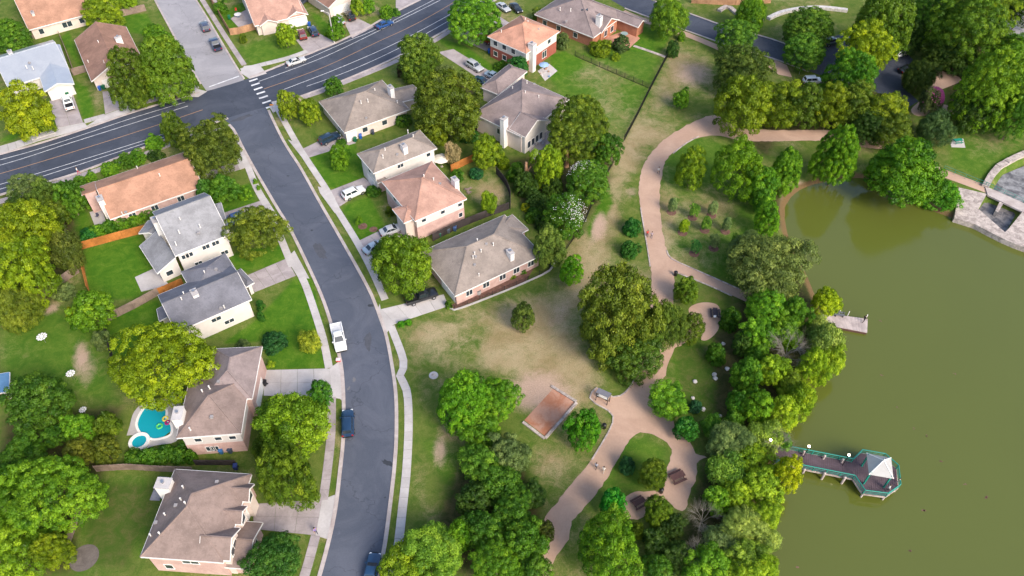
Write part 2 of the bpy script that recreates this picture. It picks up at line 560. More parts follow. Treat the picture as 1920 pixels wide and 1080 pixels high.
dry = 0.11 + 0.75 * (vnoise(X, Y, 8, 1) - 0.5) + 0.45 * (vnoise(X, Y, 3.5, 2) - 0.5) + 0.25 * (vnoise(X, Y, 1.7, 4) - 0.5)
for b in [(880, 640, 130, 48, .72), (820, 640, 60, 40, .35), (1100, 480, 40, 75, .8, 12), (1135, 415, 32, 60, .8), (1010, 610, 75, 60, .7, 20), (940, 700, 70, 40, .6),
          (1290, 135, 60, 42, .9), (1225, 225, 45, 65, .75, 35), (1160, 335, 30, 95, .8, 15), (840, 850, 32, 60, .9), (850, 760, 25, 60, .5), (240, 940, 28, 70, .6), (1040, 660, 75, 55, .7),
          (1010, 870, 45, 30, .7), (1080, 780, 60, 70, .5), (900, 590, 80, 35, .5), (1050, 560, 40, 70, .6, 30), (1105, 520, 40, 40, .6), (1250, 470, 25, 60, .4), (1240, 330, 20, 60, .4),
          (150, 680, 45, 60, .7), (95, 565, 25, 20, .9), (30, 660, 40, 40, .6), (920, 360, 40, 40, .8), (1320, 390, 60, 40, .45), (1090, 700, 70, 50, .5), (1850, 290, 40, 25, .6), (1790, 260, 40, 30, .5),
          (820, 970, 25, 50, .5), (790, 900, 12, 60, .5), (1330, 500, 60, 25, .3), (590, 650, 20, 40, .35), (1110, 140, 50, 20, .35), (1140, 200, 50, 30, .35), (185, 185, 12, 30, .55)]:
    dry = dry + 0.76 * blob(*b)
bare = np.zeros_like(X)
for b in [(1010, 735, 65, 42, 1.0), (825, 845, 16, 34, .75), (1125, 425, 16, 28, .8), (1185, 360, 14, 12, .6), (1300, 140, 40, 26, .75), (160, 690, 24, 40, .6), (95, 580, 20, 10, .8, -30), (150, 660, 14, 30, .5),
          (875, 640, 60, 26, .35), (900, 590, 40, 15, .3), (1050, 590, 16, 40, .5, 40), (525, 225, 14, 14, .6), (300, 160, 40, 18, .7), (330, 195, 18, 8, .7), (640, 20, 14, 10, .6), (690, 20, 30, 14, .6), (870, 115, 18, 10, .5),
          (1330, 660, 30, 16, .35), (860, 900, 8, 30, .5), (925, 375, 20, 18, .5), (1115, 440, 8, 40, .5, 20), (75, 545, 12, 16, .7), (1500, 345, 22, 10, .9), (1465, 400, 10, 30, .9), (1745, 385, 40, 10, .9, 20), (1470, 380, 14, 14, .8)]:
    bare = bare + blob(*b)
lush = np.zeros_like(X)
for a in [[(155, 468), (262, 440), (285, 500), (262, 560), (168, 562)], [(415, 645), (480, 600), (555, 520), (602, 610), (612, 692), (500, 692), (495, 640)],
          [(577, 295), (662, 260), (690, 330), (618, 357)], [(640, 388), (692, 366), (728, 432), (672, 452)], [(430, 478), (532, 450), (542, 492), (445, 512)], [(388, 362), (470, 343), (484, 388), (405, 408)],
          [(0, 262), (55, 232), (105, 225), (106, 240), (0, 268)], [(135, 150), (165, 165), (178, 215), (157, 228)], [(150, 130), (112, 70), (130, 60), (165, 150)], [(200, 595), (300, 560), (300, 640), (215, 680)],
          [(440, 10), (470, 0), (435, 60), (410, 30)], [(820, 70), (870, 85), (935, 130), (930, 150), (825, 80)], [(1195, 45), (1260, 65), (1235, 100), (1165, 90)], [(1030, 105), (1058, 95), (1100, 125), (1040, 150)],
          [(225, 30), (275, 25), (300, 70), (240, 60)], [(580, 20), (600, 30), (640, 70), (610, 75)], [(140, 380), (165, 400), (175, 440), (140, 445)], [(1100, 430), (1140, 345), (1150, 380), (1110, 460)], [(545, 525), (585, 520), (605, 600), (600, 690), (560, 690)]]:
    lush = np.maximum(lush, area(a))
midg = np.zeros_like(X)
for a in [[(1025, 140), (1075, 100), (1225, 165), (1172, 262), (1055, 195)], [(1075, 100), (1170, 80), (1245, 110), (1222, 163)], [(440, 90), (520, 62), (575, 98), (470, 128)], [(1240, 300), (1300, 250), (1430, 290), (1440, 500), (1385, 540), (1245, 480)],
          [(1790, 240), (1920, 240), (1920, 300), (1850, 340), (1770, 310)], [(0, 560), (200, 600), (220, 760), (0, 720)], [(1150, 820), (1210, 812), (1258, 840), (1245, 920), (1120, 930)], [(1250, 640), (1400, 620), (1380, 800), (1260, 780)], [(140, 890), (300, 890), (270, 1050), (140, 1080)],
          [(780, 820), (1000, 830), (1010, 990), (880, 1000)]]:
    midg = np.maximum(midg, area(a, 2.5))
litter = np.zeros_like(X)  # leaf litter under thickets, plus shade painted into the grass colour
for a, k in [([(140, 890), (330, 890), (262, 1046), (270, 1080), (140, 1080)], .55), ([(0, 560), (210, 600), (230, 760), (0, 740)], .3), ([(1250, 640), (1400, 620), (1380, 800), (1260, 780)], .5), ([(1150, 835), (1258, 850), (1245, 920), (1120, 930)], .45), ([(1330, 500), (1400, 540), (1400, 600), (1280, 560)], .4), ([(800, 880), (880, 860), (870, 1000), (790, 1020)], .35), ([(1780, 220), (1920, 220), (1920, 290), (1800, 290)], .35)]:  # painted shade: dims unlit grass with a partial litter tone
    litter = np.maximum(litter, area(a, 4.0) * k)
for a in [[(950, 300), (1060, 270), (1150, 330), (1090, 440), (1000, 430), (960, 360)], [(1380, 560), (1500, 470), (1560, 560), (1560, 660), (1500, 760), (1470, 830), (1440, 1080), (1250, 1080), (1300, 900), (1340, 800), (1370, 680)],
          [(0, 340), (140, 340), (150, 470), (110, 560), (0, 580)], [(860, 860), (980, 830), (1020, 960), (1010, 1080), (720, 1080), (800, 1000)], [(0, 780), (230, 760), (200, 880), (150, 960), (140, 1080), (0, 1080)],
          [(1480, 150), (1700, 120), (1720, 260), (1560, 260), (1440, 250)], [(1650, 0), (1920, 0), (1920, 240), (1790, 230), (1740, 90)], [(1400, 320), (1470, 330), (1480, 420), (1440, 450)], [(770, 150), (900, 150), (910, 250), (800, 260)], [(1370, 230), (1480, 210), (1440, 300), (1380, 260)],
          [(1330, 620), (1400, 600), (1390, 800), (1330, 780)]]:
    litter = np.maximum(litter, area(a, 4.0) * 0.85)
dry = dry * (1 - lush * 0.9) * (1 - midg * 0.6)
for b in [(1320, 420, 95, 70, .42), (1250, 400, 16, 80, .4), (1120, 150, 60, 35, .3), (1150, 205, 40, 45, .3), (1300, 490, 60, 25, .3), (1345, 395, 25, 14, .3), (1850, 265, 50, 25, .3)]:
    dry = dry + blob(*b)
dry = np.clip(dry, 0, 1)
gm = bpy.data.meshes.new('ground')
nx_, ny_ = len(gx), len(gy)
gm.vertices.add(nx_ * ny_)
gm.vertices.foreach_set('co', np.stack([X, Y, Z], 1).astype(np.float32).ravel())
ii, jj = np.meshgrid(np.arange(nx_ - 1), np.arange(ny_ - 1))
q = (jj * nx_ + ii).ravel()
quads = np.stack([q, q + 1, q + nx_ + 1, q + nx_], 1).astype(np.int32)
gm.loops.add(quads.size); gm.loops.foreach_set('vertex_index', quads.ravel())
gm.polygons.add(len(quads)); gm.polygons.foreach_set('loop_start', np.arange(0, quads.size, 4, dtype=np.int32))
gm.update(calc_edges=True)
gm.polygons.foreach_set('use_smooth', [True] * len(quads))
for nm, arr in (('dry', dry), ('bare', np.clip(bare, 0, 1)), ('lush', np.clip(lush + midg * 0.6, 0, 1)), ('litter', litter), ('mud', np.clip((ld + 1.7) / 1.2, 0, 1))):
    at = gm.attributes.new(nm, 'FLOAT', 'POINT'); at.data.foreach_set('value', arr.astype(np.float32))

def ground_mat():
    m, nt, bs = newmat('grass_ground')
    pos = geo_pos(nt)
    A = lambda n: nd(nt, 'ShaderNodeAttribute', attribute_name=n).outputs['Fac']
    big = noise(nt, 0.12, 5, 0.65, pos, 0.5)
    mid = noise(nt, 0.55, 7, 0.75, pos, 0.6)
    fine = noise(nt, 5.0, 4, 0.75, pos)
    def wob(a, amt, lo, hi):
        x = nd(nt, 'ShaderNodeMath', operation='SUBTRACT'); nt.links.new(mid, x.inputs[0]); x.inputs[1].default_value = 0.5
        y = nd(nt, 'ShaderNodeMath', operation='MULTIPLY_ADD'); nt.links.new(x.outputs[0], y.inputs[0]); y.inputs[1].default_value = amt; nt.links.new(a, y.inputs[2])
        x2 = nd(nt, 'ShaderNodeMath', operation='SUBTRACT'); nt.links.new(fine, x2.inputs[0]); x2.inputs[1].default_value = 0.5
        y2 = nd(nt, 'ShaderNodeMath', operation='MULTIPLY_ADD'); nt.links.new(x2.outputs[0], y2.inputs[0]); y2.inputs[1].default_value = amt * 0.5; nt.links.new(y.outputs[0], y2.inputs[2])
        return maprange(nt, y2.outputs[0], lo, hi)
    g1 = mixrgb(nt, (0.070, 0.125, 0.018), (0.135, 0.165, 0.036), maprange(nt, mid, 0.32, 0.68))
    lu = mixrgb(nt, (0.042, 0.128, 0.008), (0.092, 0.178, 0.014), maprange(nt, mid, 0.32, 0.68))
    c = mixrgb(nt, g1, lu, wob(A('lush'), 0.35, 0.15, 0.85))
    tan = mixrgb(nt, (0.27, 0.205, 0.105), (0.36, 0.29, 0.17), maprange(nt, big, 0.35, 0.65))
    c = mixrgb(nt, c, tan, wob(A('dry'), 1.5, 0.10, 1.15))
    dirt = mixrgb(nt, (0.40, 0.275, 0.205), (0.46, 0.335, 0.255), mid)
    c = mixrgb(nt, c, dirt, wob(A('bare'), 0.8, 0.2, 1.0))
    lit = mixrgb(nt, (0.035, 0.045, 0.012), (0.085, 0.075, 0.03), maprange(nt, mid, 0.35, 0.65))  # dark tone shared by leaf litter and the painted grass shade
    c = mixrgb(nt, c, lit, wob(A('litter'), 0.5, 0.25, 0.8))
    c = mixrgb(nt, c, (0.16, 0.105, 0.05), wob(A('mud'), 0.5, 0.2, 0.8))
    v = nd(nt, 'ShaderNodeVectorMath', operation='SCALE')
    nt.links.new(c, v.inputs[0]); nt.links.new(maprange(nt, fine, 0.25, 0.75, 0.72, 1.28, False), v.inputs['Scale'])
    nt.links.new(v.outputs[0], bs.inputs['Base Color'])
    bs.inputs['Roughness'].default_value = 0.95
    bs.inputs['Specular IOR Level'].default_value = 0.1
    bump(nt, fine, bs, 0.7, 0.12)
    return m
M['ground'] = ground_mat()
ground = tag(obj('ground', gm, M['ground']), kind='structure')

def water_mat(name, base, rough, bscale, bstr, ior=1.33):
    m, nt, bs = newmat(name)
    pos = geo_pos(nt)
    n1 = noise(nt, 0.03, 4, 0.6, pos, 0.5)
    c = mixrgb(nt, tuple(k * 0.93 for k in base), tuple(k * 1.06 for k in base), n1)
    nt.links.new(c, bs.inputs['Base Color'])
    nt.links.new(maprange(nt, noise(nt, 0.045, 5, 0.65, pos, 1.2), 0.42, 0.62, rough, rough * 3.2), bs.inputs['Roughness'])
    bs.inputs['IOR'].default_value = ior
    n2 = noise(nt, bscale, 3, 0.5, pos)
    bump(nt, n2, bs, bstr, 0.02)
    return m
M['lake'] = water_mat('lake_water', (0.093, 0.110, 0.019), 0.05, 1.1, 0.05, 1.5)
M['pool'] = water_mat('pool_water', (0.01, 0.30, 0.38), 0.04, 2.5, 0.15)
lw = [p + (p - Vector((60, 80, WATER_Z))).normalized() * 1.5 for p in LAKE]
tag(MB().add([(p.x, p.y, WATER_Z) for p in lw], [tuple(range(len(lw)))]).build('lake_water', M['lake']), kind='structure')

# ------------------------------------------------------------------ sheets of paving
def sheet(name, poly, z, mat, parent=None, kind='structure', thick=None):
    a = sum(p.x * q_.y - q_.x * p.y for p, q_ in zip(poly, poly[1:] + poly[:1]))
    if a < 0: poly = poly[::-1]
    mb = MB()
    if thick: mb.prism(poly, z - thick, z)
    else: mb.add([(p.x, p.y, z) for p in poly], [tuple(range(len(poly)))])
    o = mb.build(name, mat, parent)
    if parent is None and kind: tag(o, kind=kind)
    return o

MAIN_U = [(-300, 372), (0, 291), (82, 268), (165, 241), (250, 212), (357, 180), (470, 146), (580, 102), (630, 82), (692, 52), (730, 30), (805, -8), (900, -60)]
MAIN_L = [(-300, 450), (0, 364), (142, 324), (270, 275), (360, 243), (440, 217), (515, 196), (585, 172), (655, 145), (745, 105), (850, 47), (930, -2), (1010, -60)]
mu, ml = spline(ppts(MAIN_U)), spline(ppts(MAIN_L))
sheet('main_road', mu + ml[::-1], 0.028, M['asphalt_main'])
RES_L = [(405, 215), (437, 238), (457, 275), (480, 317), (520, 385), (550, 435), (600, 540), (622, 600), (638, 660), (645, 700), (648, 765), (647, 825), (642, 875), (630, 970), (603, 1080), (570, 1180)]
RES_R = [(495, 190), (507, 220), (532, 270), (562, 317), (597, 380), (640, 455), (687, 540), (706, 585), (720, 625), (731, 680), (739, 740), (740, 810), (737, 865), (730, 930), (716, 1032), (700, 1090), (672, 1180)]
rl, rr = spline(ppts(RES_L)), spline(ppts(RES_R))
sheet('residential_road', rl + rr[::-1], 0.024, M['asphalt_res'])
SIDE_L = [(262, -60), (292, 0), (320, 52), (350, 108), (375, 152), (388, 172)]
SIDE_R = [(330, -60), (366, 0), (392, 42), (425, 98), (448, 136), (462, 156)]
sl, sr = spline(ppts(SIDE_L)), spline(ppts(SIDE_R))
sheet('side_road', sl + sr[::-1], 0.020, M['asphalt_side'])
LOOP = [(1110, -20), (1172, 15), (1212, 30), (1352, 80), (1440, 106), (1472, 117), (1517, 134), (1560, 148), (1600, 160), (1640, 172), (1680, 187), (1702, 202), (1722, 190), (1690, 160), (1690, 140), (1712, 112), (1690, 90),
        (1640, 78), (1580, 62), (1540, 80), (1472, 83), (1440, 72), (1350, 47), (1225, 2), (1180, -20)]
sheet('loop_road', ppts(LOOP), 0.022, M['asphalt_main'])
sheet('parking_area', ppts([(1866, 48), (1880, 30), (1990, -10), (1990, 90), (1895, 68)]), 0.022, M['asphalt_side'])

# kerbs: a real step along every road edge
def kerb(name, pts, w=0.55, side=1, h=0.12):
    p2 = offset(resample(pts, 2.0), side * w / 2)
    return tag(MB().strip(p2, w, -0.05, h).build(name, M['kerb']), kind='structure')
def cut(pts, y0=None, y1=None, x0=None, x1=None):
    out = []
    for p in pts:
        a, b = to_px(p.x, p.y)
        if (y0 is None or b >= y0) and (y1 is None or b <= y1) and (x0 is None or a >= x0) and (x1 is None or a <= x1): out.append(p)
    return out
kerb('kerb', cut(rl, y0=232), side=1); kerb('kerb', cut(rr, y0=205), side=-1)
kerb('kerb', cut(mu, x1=386), side=-1); kerb('kerb', cut(mu, x0=462), side=-1)
kerb('kerb', cut(ml, x1=430), side=1); kerb('kerb', cut(ml, x0=512), side=1)
kerb('kerb', cut(sl, y1=160), side=1, w=.4); kerb('kerb', cut(sr, y1=150), side=-1, w=.4)
lp = ppts([(1172, 15), (1212, 30), (1352, 80), (1440, 106), (1472, 117), (1517, 134)])
kerb('kerb', lp, side=1, w=.4); kerb('kerb', ppts([(1225, 2), (1350, 47), (1440, 72), (1472, 83)]), side=-1, w=.4)

# painted lines
def line(name, px, w, mat, z=0.034):
    return tag(MB().strip(resample(spline(ppts(px)), 2.5), w, z - 0.003, z).build(name, mat), kind='structure')
CENTRE = [(-300, 407), (0, 326), (185, 270), (300, 233), (380, 206), (495, 167), (605, 127), (705, 80), (770, 50), (835, 14), (930, -45)]
line('lane_line', CENTRE[:5], .16, M['yellow_line']); line('lane_line', CENTRE[5:], .16, M['yellow_line'])
for px in ([(-300, 378), (0, 300), (100, 271), (250, 221), (347, 192)], [(-300, 390), (0, 310), (120, 272), (250, 231), (352, 199)],
           [(-300, 426), (0, 346), (240, 273), (330, 243)], [(-300, 436), (0, 355), (265, 271), (335, 248)],
           [(485, 153), (575, 120), (630, 97), (730, 48), (830, -2), (900, -40)], [(535, 128), (580, 109), (655, 76), (705, 55), (817, -2), (890, -42)],
           [(532, 168), (640, 126), (740, 82), (837, 31), (930, -25)], [(575, 162), (655, 133), (745, 92), (845, 37), (940, -22)]):
    line('lane_line', px, .13, M['white_line'])
xw = tag(bpy.data.objects.new('crosswalk', None), kind='structure'); COL.objects.link(xw)
for x, y in [(475, 150), (479, 158), (484, 166), (489, 174), (494, 182), (500, 191), (507, 200)]:
    c = P(x, y, 0.036); d = (P(x + 30, y - 10, 0.036) - c).normalized() * 1.0; n = Vector((-d.y, d.x, 0)) * 0.28
    MB().obox(c - d - n, d * 2, n * 2, (0, 0, 0.003)).build('stripe', M['white_line'], xw)
line('stop_line', [(392, 163), (448, 143)], .35, M['white_line'])

# slabs
def slab_strip(name, px, w, mat, step=1.55, z=0.07, gap=0.035, smooth=True):
    pts = ppts(px)
    if smooth: pts = spline(pts, 5)
    pts = resample(pts, step)
    root = tag(bpy.data.objects.new(name, None), kind='structure'); COL.objects.link(root)
    l, r = offset(pts, -w / 2), offset(pts, w / 2)
    for i in range(len(pts) - 1):
        t = (pts[i + 1] - pts[i]).normalized() * gap / 2
        h = z + random.uniform(-.006, .006)
        MB().prism([l[i] + t, r[i] + t, r[i + 1] - t, l[i + 1] - t], -0.03, h).build('slab', mat, root)
    return root

def slab_quad(name, px4, nu, nv, mat, z=0.05, gap=0.04, root=None):
    """px4: corners in order; nu slabs along 0-1, nv along 1-2"""
    a, b, c, d = ppts(px4)
    if root is None:
        root = tag(bpy.data.objects.new(name, None), kind='structure'); COL.objects.link(root)
    f = lambda u, v: (a * (1 - u) + b * u) * (1 - v) + (d * (1 - u) + c * u) * v
    gu, gv = gap / 2 / max((b - a).length, .1), gap / 2 / max((c - b).length, .1)
    for i in range(nu):
        for j in range(nv):
            u0, u1, v0, v1 = i / nu + gu, (i + 1) / nu - gu, j / nv + gv, (j + 1) / nv - gv
            MB().prism([f(u0, v0), f(u1, v0), f(u1, v1), f(u0, v1)], -0.03, z + random.uniform(-.006, .006)).build('slab', mat, root)
    return root

S = M['concrete']; SO = M['concrete_old']
slab_strip('sidewalk', [(514, 190), (522, 207), (557, 270), (577, 302), (615, 360), (630, 390), (667, 450), (695, 502), (722, 562)], 1.25, S)
slab_strip('sidewalk', [(733, 612), (745, 642), (755, 670), (757, 688), (750, 702), (752, 712), (760, 724), (765, 750), (766, 810), (762, 885), (755, 950), (745, 1035), (732, 1090), (715, 1160)], 1.25, S)
slab_strip('sidewalk', [(440, 262), (462, 305), (480, 350), (502, 390), (517, 425), (532, 460), (548, 500)], 1.3, S)
slab_strip('sidewalk', [(566, 520), (575, 540), (592, 590), (607, 640), (617, 690)], 1.25, S)
slab_strip('sidewalk', [(622, 745), (621, 810), (615, 872), (606, 938)], 1.3, SO)
slab_strip('sidewalk', [(592, 1004), (577, 1060), (555, 1130)], 1.3, SO)
slab_strip('sidewalk', [(-200, 335), (0, 281), (60, 262), (100, 247)], 2.6, S)
slab_strip('sidewalk', [(158, 228), (197, 217)], 1.5, S); slab_strip('sidewalk', [(243, 199), (300, 184), (372, 162)], 1.5, SO)
slab_strip('sidewalk', [(452, 132), (480, 124), (540, 109), (576, 96)], 1.5, S)
slab_strip('sidewalk', [(-200, 430), (0, 378), (117, 340), (175, 322), (270, 290), (340, 262), (415, 238)], 1.5, SO)
slab_strip('sidewalk', [(520, 196), (587, 177), (645, 155), (742, 115), (817, 75), (840, 60)], 1.4, SO)
slab_strip('sidewalk', [(413, 20), (400, 0), (370, -50)], 1.3, SO); slab_strip('sidewalk', [(367, -20), (395, 25), (430, 80), (458, 122)], 1.2, SO)
slab_strip('sidewalk', [(1168, 22), (1212, 40), (1290, 66), (1352, 92)], 1.9, M['granite'])

for px4, nu, nv, m in [
        ([(92, 190), (136, 174), (156, 230), (107, 240)], 2, 3, SO), ([(60, 268), (107, 240), (158, 230), (166, 239)], 3, 1, S),
        ([(192, 172), (216, 170), (241, 199), (197, 214)], 1, 2, SO), ([(160, 238), (197, 215), (242, 199), (256, 208)], 3, 1, S),
        ([(555, 75), (601, 64), (632, 81), (577, 104)], 2, 2, SO), ([(645, 42), (672, 35), (702, 50), (660, 72)], 1, 2, SO), ([(742, -2), (800, -5), (770, 10), (742, 22)], 2, 1, SO),
        ([(835, 60), (857, 46), (922, 86), (912, 96)], 1, 4, SO), ([(822, 98), (850, 92), (945, 150), (925, 165)], 1, 4, SO),
        ([(566, 280), (628, 250), (668, 268), (578, 296)], 2, 2, SO), ([(620, 357), (682, 333), (700, 346), (636, 388)], 3, 2, SO), ([(672, 452), (730, 424), (776, 440), (702, 484)], 3, 2, SO),
        ([(714, 580), (832, 552), (841, 574), (742, 607)], 4, 1, S), ([(373, 327), (442, 303), (450, 318), (382, 340)], 4, 1, SO), ([(405, 404), (490, 376), (500, 394), (412, 424)], 4, 1, SO),
        ([(455, 520), (537, 485), (555, 517), (478, 548)], 4, 2, SO), ([(497, 694), (618, 691), (622, 745), (494, 742)], 4, 2, S), ([(475, 945), (604, 937), (592, 1004), (475, 992)], 3, 2, SO)]:
    slab_quad('driveway', px4, nu, nv, m)
# aprons where drives meet the road
for px in ([(618, 691), (636, 678), (645, 700), (648, 760), (638, 748), (622, 745)], [(604, 937), (628, 928), (632, 950), (617, 1012), (592, 1004)], [(537, 485), (552, 470), (580, 522), (560, 522)],
           [(714, 580), (712, 570), (706, 586), (722, 630), (733, 612), (742, 607)], [(672, 452), (702, 484), (697, 500), (655, 440), (640, 410)], [(620, 357), (636, 388), (628, 400), (600, 362), (596, 350)], [(566, 280), (578, 296), (570, 300), (540, 262), (555, 268)],
           [(490, 376), (500, 394), (520, 405), (500, 372)], [(442, 303), (450, 318), (468, 312), (452, 290)]):
    sheet('driveway_apron', ppts(px), 0.062, S, thick=0.09)
sheet('corner_paving', ppts([(450, 136), (468, 148), (500, 138), (486, 122), (458, 124)]), 0.09, S, thick=0.1)
sheet('corner_paving', ppts([(505, 200), (512, 212), (530, 200), (525, 192)]), 0.09, S, thick=0.1)
sheet('corner_paving', ppts([(362, 165), (388, 172), (372, 182), (355, 182)]), 0.09, S, thick=0.1)

# park paths
LOWER = [(1272, 640), (1262, 660), (1245, 710), (1235, 735), (1225, 765), (1237, 780), (1262, 786), (1268, 810), (1295, 830), (1307, 852), (1328, 856), (1308, 868), (1306, 895), (1292, 927), (1285, 957), (1267, 955), (1250, 938),
         (1225, 945), (1205, 972), (1180, 974), (1171, 962), (1171, 940), (1182, 926), (1205, 921), (1241, 919), (1246, 905), (1251, 875), (1260, 847), (1245, 825), (1212, 812), (1192, 815), (1172, 837), (1145, 885), (1122, 920), (1092, 955),
         (1072, 980), (1065, 1015), (1040, 1050), (1020, 1110), (980, 1110), (1005, 1050), (1018, 1000), (1020, 972), (1042, 945), (1080, 897), (1110, 862), (1140, 812), (1150, 787), (1143, 772), (1112, 754), (1106, 741), (1119, 727), (1142, 743), (1162, 743), (1181, 726), (1196, 687), (1215, 650)]
rj = random.Random(12)
def rough(poly, amp=.13, step=.7):
    q_ = resample(list(poly) + [poly[0]], step)[:-1]
    return [v + Vector((rj.uniform(-amp, amp), rj.uniform(-amp, amp), 0)) for v in q_]
sheet('park_path', rough(spline(ppts(LOWER), 4, True)), 0.030, M['granite'])
UP_L = [(1720, 262), (1640, 263), (1560, 245), (1450, 244), (1380, 238), (1345, 217), (1308, 225), (1255, 255), (1220, 288), (1202, 325), (1198, 370), (1206, 420), (1213, 460), (1220, 500), (1222, 540), (1215, 600), (1212, 655)]
UP_R = [(1720, 280), (1640, 279), (1560, 265), (1450, 265), (1390, 264), (1345, 254), (1305, 260), (1275, 278), (1249, 300), (1240, 335), (1237, 370), (1240, 420), (1250, 470), (1262, 500), (1264, 540), (1262, 600), (1280, 650)]
sheet('park_path', rough(spline(ppts(UP_L), 5) + spline(ppts(UP_R), 5)[::-1]), 0.034, M['granite'])
sheet('park_path', spline(ppts([(1252, 478), (1290, 500), (1340, 522), (1400, 547), (1470, 575)]), 4) + spline(ppts([(1255, 505), (1290, 518), (1330, 535), (1375, 555), (1450, 590)]), 4)[::-1], 0.038, M['granite'])
sheet('park_path', spline(ppts([(1291, 580), (1305, 570), (1325, 567), (1345, 572), (1352, 590), (1348, 615), (1335, 632), (1320, 639), (1305, 633), (1280, 645), (1255, 655), (1250, 635), (1285, 620), (1296, 600)]), 4, True), 0.026, M['granite'])
sheet('park_path', ppts([(1700, 285), (1735, 298), (1765, 316), (1855, 350), (1849, 362), (1757, 328), (1725, 310), (1690, 297)]), 0.034, M['granite'])
sheet('park_path', spline(ppts([(1750, 134), (1775, 136), (1803, 150), (1770, 166), (1745, 175), (1740, 188), (1770, 196), (1800, 203), (1798, 214), (1760, 212), (1722, 218), (1708, 206), (1726, 188), (1748, 160)]), 3, True), 0.026, M['granite'])
sheet('park_path', ppts([(1436, 105), (1475, 122), (1485, 145), (1460, 140), (1440, 125)]), 0.026, M['granite'])
def edging(px, w=.22, h=.13, mat='stone', nm='path_edging'):
    return tag(MB().strip(resample(spline(ppts(px)), 1.2), w, -0.02, h).build(nm, M[mat]), kind='structure')
edging([(1200, 688), (1181, 726), (1162, 743), (1142, 743), (1128, 731)]); edging([(1119, 727), (1106, 741), (1112, 754), (1143, 772), (1150, 787), (1140, 812), (1110, 862)])
edging([(1201, 390), (1206, 420), (1213, 460), (1219, 500)]); edging([(1250, 470), (1258, 485), (1290, 500), (1340, 522), (1385, 542)]); edging([(1265, 510), (1290, 520), (1330, 536), (1372, 555)])
edging([(1310, 256), (1285, 270), (1262, 288)])

# clay court with stone border
court = wthing('clay_court', 'square of red clay with a low pale stone border on the dry grass', 'court', P(1030, 775))
MB().prism(ppts([(983, 788), (1038, 728), (1077, 755), (1022, 818)]), -0.03, 0.03).build('clay', M['red_dirt'], court)
for a, b in (((1034, 725), (1081, 754)), ((1081, 756), (1022, 823)), ((1021, 823), (980, 792))):
    pts = resample(ppts([a, b]), 0.9)
    for p, q_ in zip(pts, pts[1:]):
        d = (q_ - p) * 0.96; n = Vector((-d.y, d.x, 0)).normalized() * 0.42
        MB().obox(p - n / 2, d, n, (0, 0, 0.22 + random.uniform(0, .05))).build('stone', M['stone'], court)
sheet('patio', ppts([(1008, 133), (1030, 120), (1045, 133), (1022, 152)]), 0.05, S, thick=.08)
sheet('patio', ppts([(253, 520), (290, 503), (318, 535), (265, 547)]), 0.05, S, thick=.08)
sheet('patio', ppts([(168, 398), (192, 392), (200, 420), (178, 424)]), 0.05, S, thick=.08)
sheet('patio', ppts([(985, 265), (1040, 240), (1055, 270), (1000, 300)]), 0.05, SO, thick=.08)
sheet('patio', ppts([(910, 28), (930, 55), (958, 45), (935, 30)]), 0.05, SO, thick=.08)
sheet('patio', ppts([(432, 35), (462, 18), (482, 42), (448, 52)]), 0.05, SO, thick=.08)
sheet('patio', ppts([(1130, 72), (1180, 55), (1200, 72), (1175, 95)]), 0.05, M['roof_orange'], thick=.08)
slab_strip('stepping_path', [(1188, 86), (1215, 95), (1248, 107)], 0.8, M['stone'], 0.9, smooth=False)

# stains and patches on the asphalt
def blotch(px, rx, ry, mat, z, rot=0.0, seed=1):
    r = random.Random(seed); c = P(*px); n = 18
    pts = []
    for k in range(n):
        a = 2 * math.pi * k / n; q_ = r.uniform(.65, 1.1)
        x, y = math.cos(a) * rx * q_, math.sin(a) * ry * q_
        pts.append(c + Vector((x * math.cos(rot) - y * math.sin(rot), x * math.sin(rot) + y * math.cos(rot), 0)))
    sheet('road_stain', spline(pts, 2, True), z, mat)
M['stain'] = surf('oil_stain', (.045, .05, .062), (.03, .034, .044), 1.5, 6, .7)
M['patch'] = surf('asphalt_patch', (.085, .09, .11), (.06, .065, .08), 1.0, 6, .85)
M['dust'] = surf('pale_dust', (.17, .165, .175), (.12, .12, .135), 1.2, 5, .95)
blotch((727, 868), 1.0, .45, M['stain'], .032, -.5, 3); blotch((695, 573), .55, .4, M['stain'], .032, .3, 4); blotch((722, 933), .16, .14, M['stain'], .032, 0, 5); blotch((540, 330), .3, .2, M['stain'], .032, 0, 6); blotch((585, 432), .3, .25, M['stain'], .032, 0, 8)
blotch((654, 728), .5, .22, M['dust'], .032, 1.2, 9); blotch((664, 712), .3, .5, M['dust'], .032, .2, 10); blotch((452, 222), 2.6, .7, M['patch'], .033, .6, 11); blotch((600, 470), .9, 3.0, M['patch'], .032, .5, 12); blotch((690, 640), .7, 2.2, M['patch'], .032, .15, 13)

# drifting leaf litter on the lake
rl_ = random.Random(4); mb = MB()
for x, y in ((1652, 602), (1653, 704), (1684, 764), (1714, 803), (1736, 817), (1810, 908), (1705, 1033), (1763, 864), (1850, 932), (1495, 1062), (1732, 958), (1790, 700)):
    for k in range(3):
        c = P(x + rl_.uniform(-3, 3), y + rl_.uniform(-2, 2), WATER_Z + .012); r = rl_.uniform(.08, .2)
        mb.add([c + Vector((math.cos(a) * r * rl_.uniform(.6, 1.2), math.sin(a) * r * rl_.uniform(.5, 1), 0)) for a in (0, 1.2, 2.5, 3.8, 5.1)], [(0, 1, 2, 3, 4)])
tag(mb.build('drifting_leaf_litter', M['mulch']), 'scattered dark specks of leaf litter drifting on the open lake', 'leaf litter', kind='stuff')
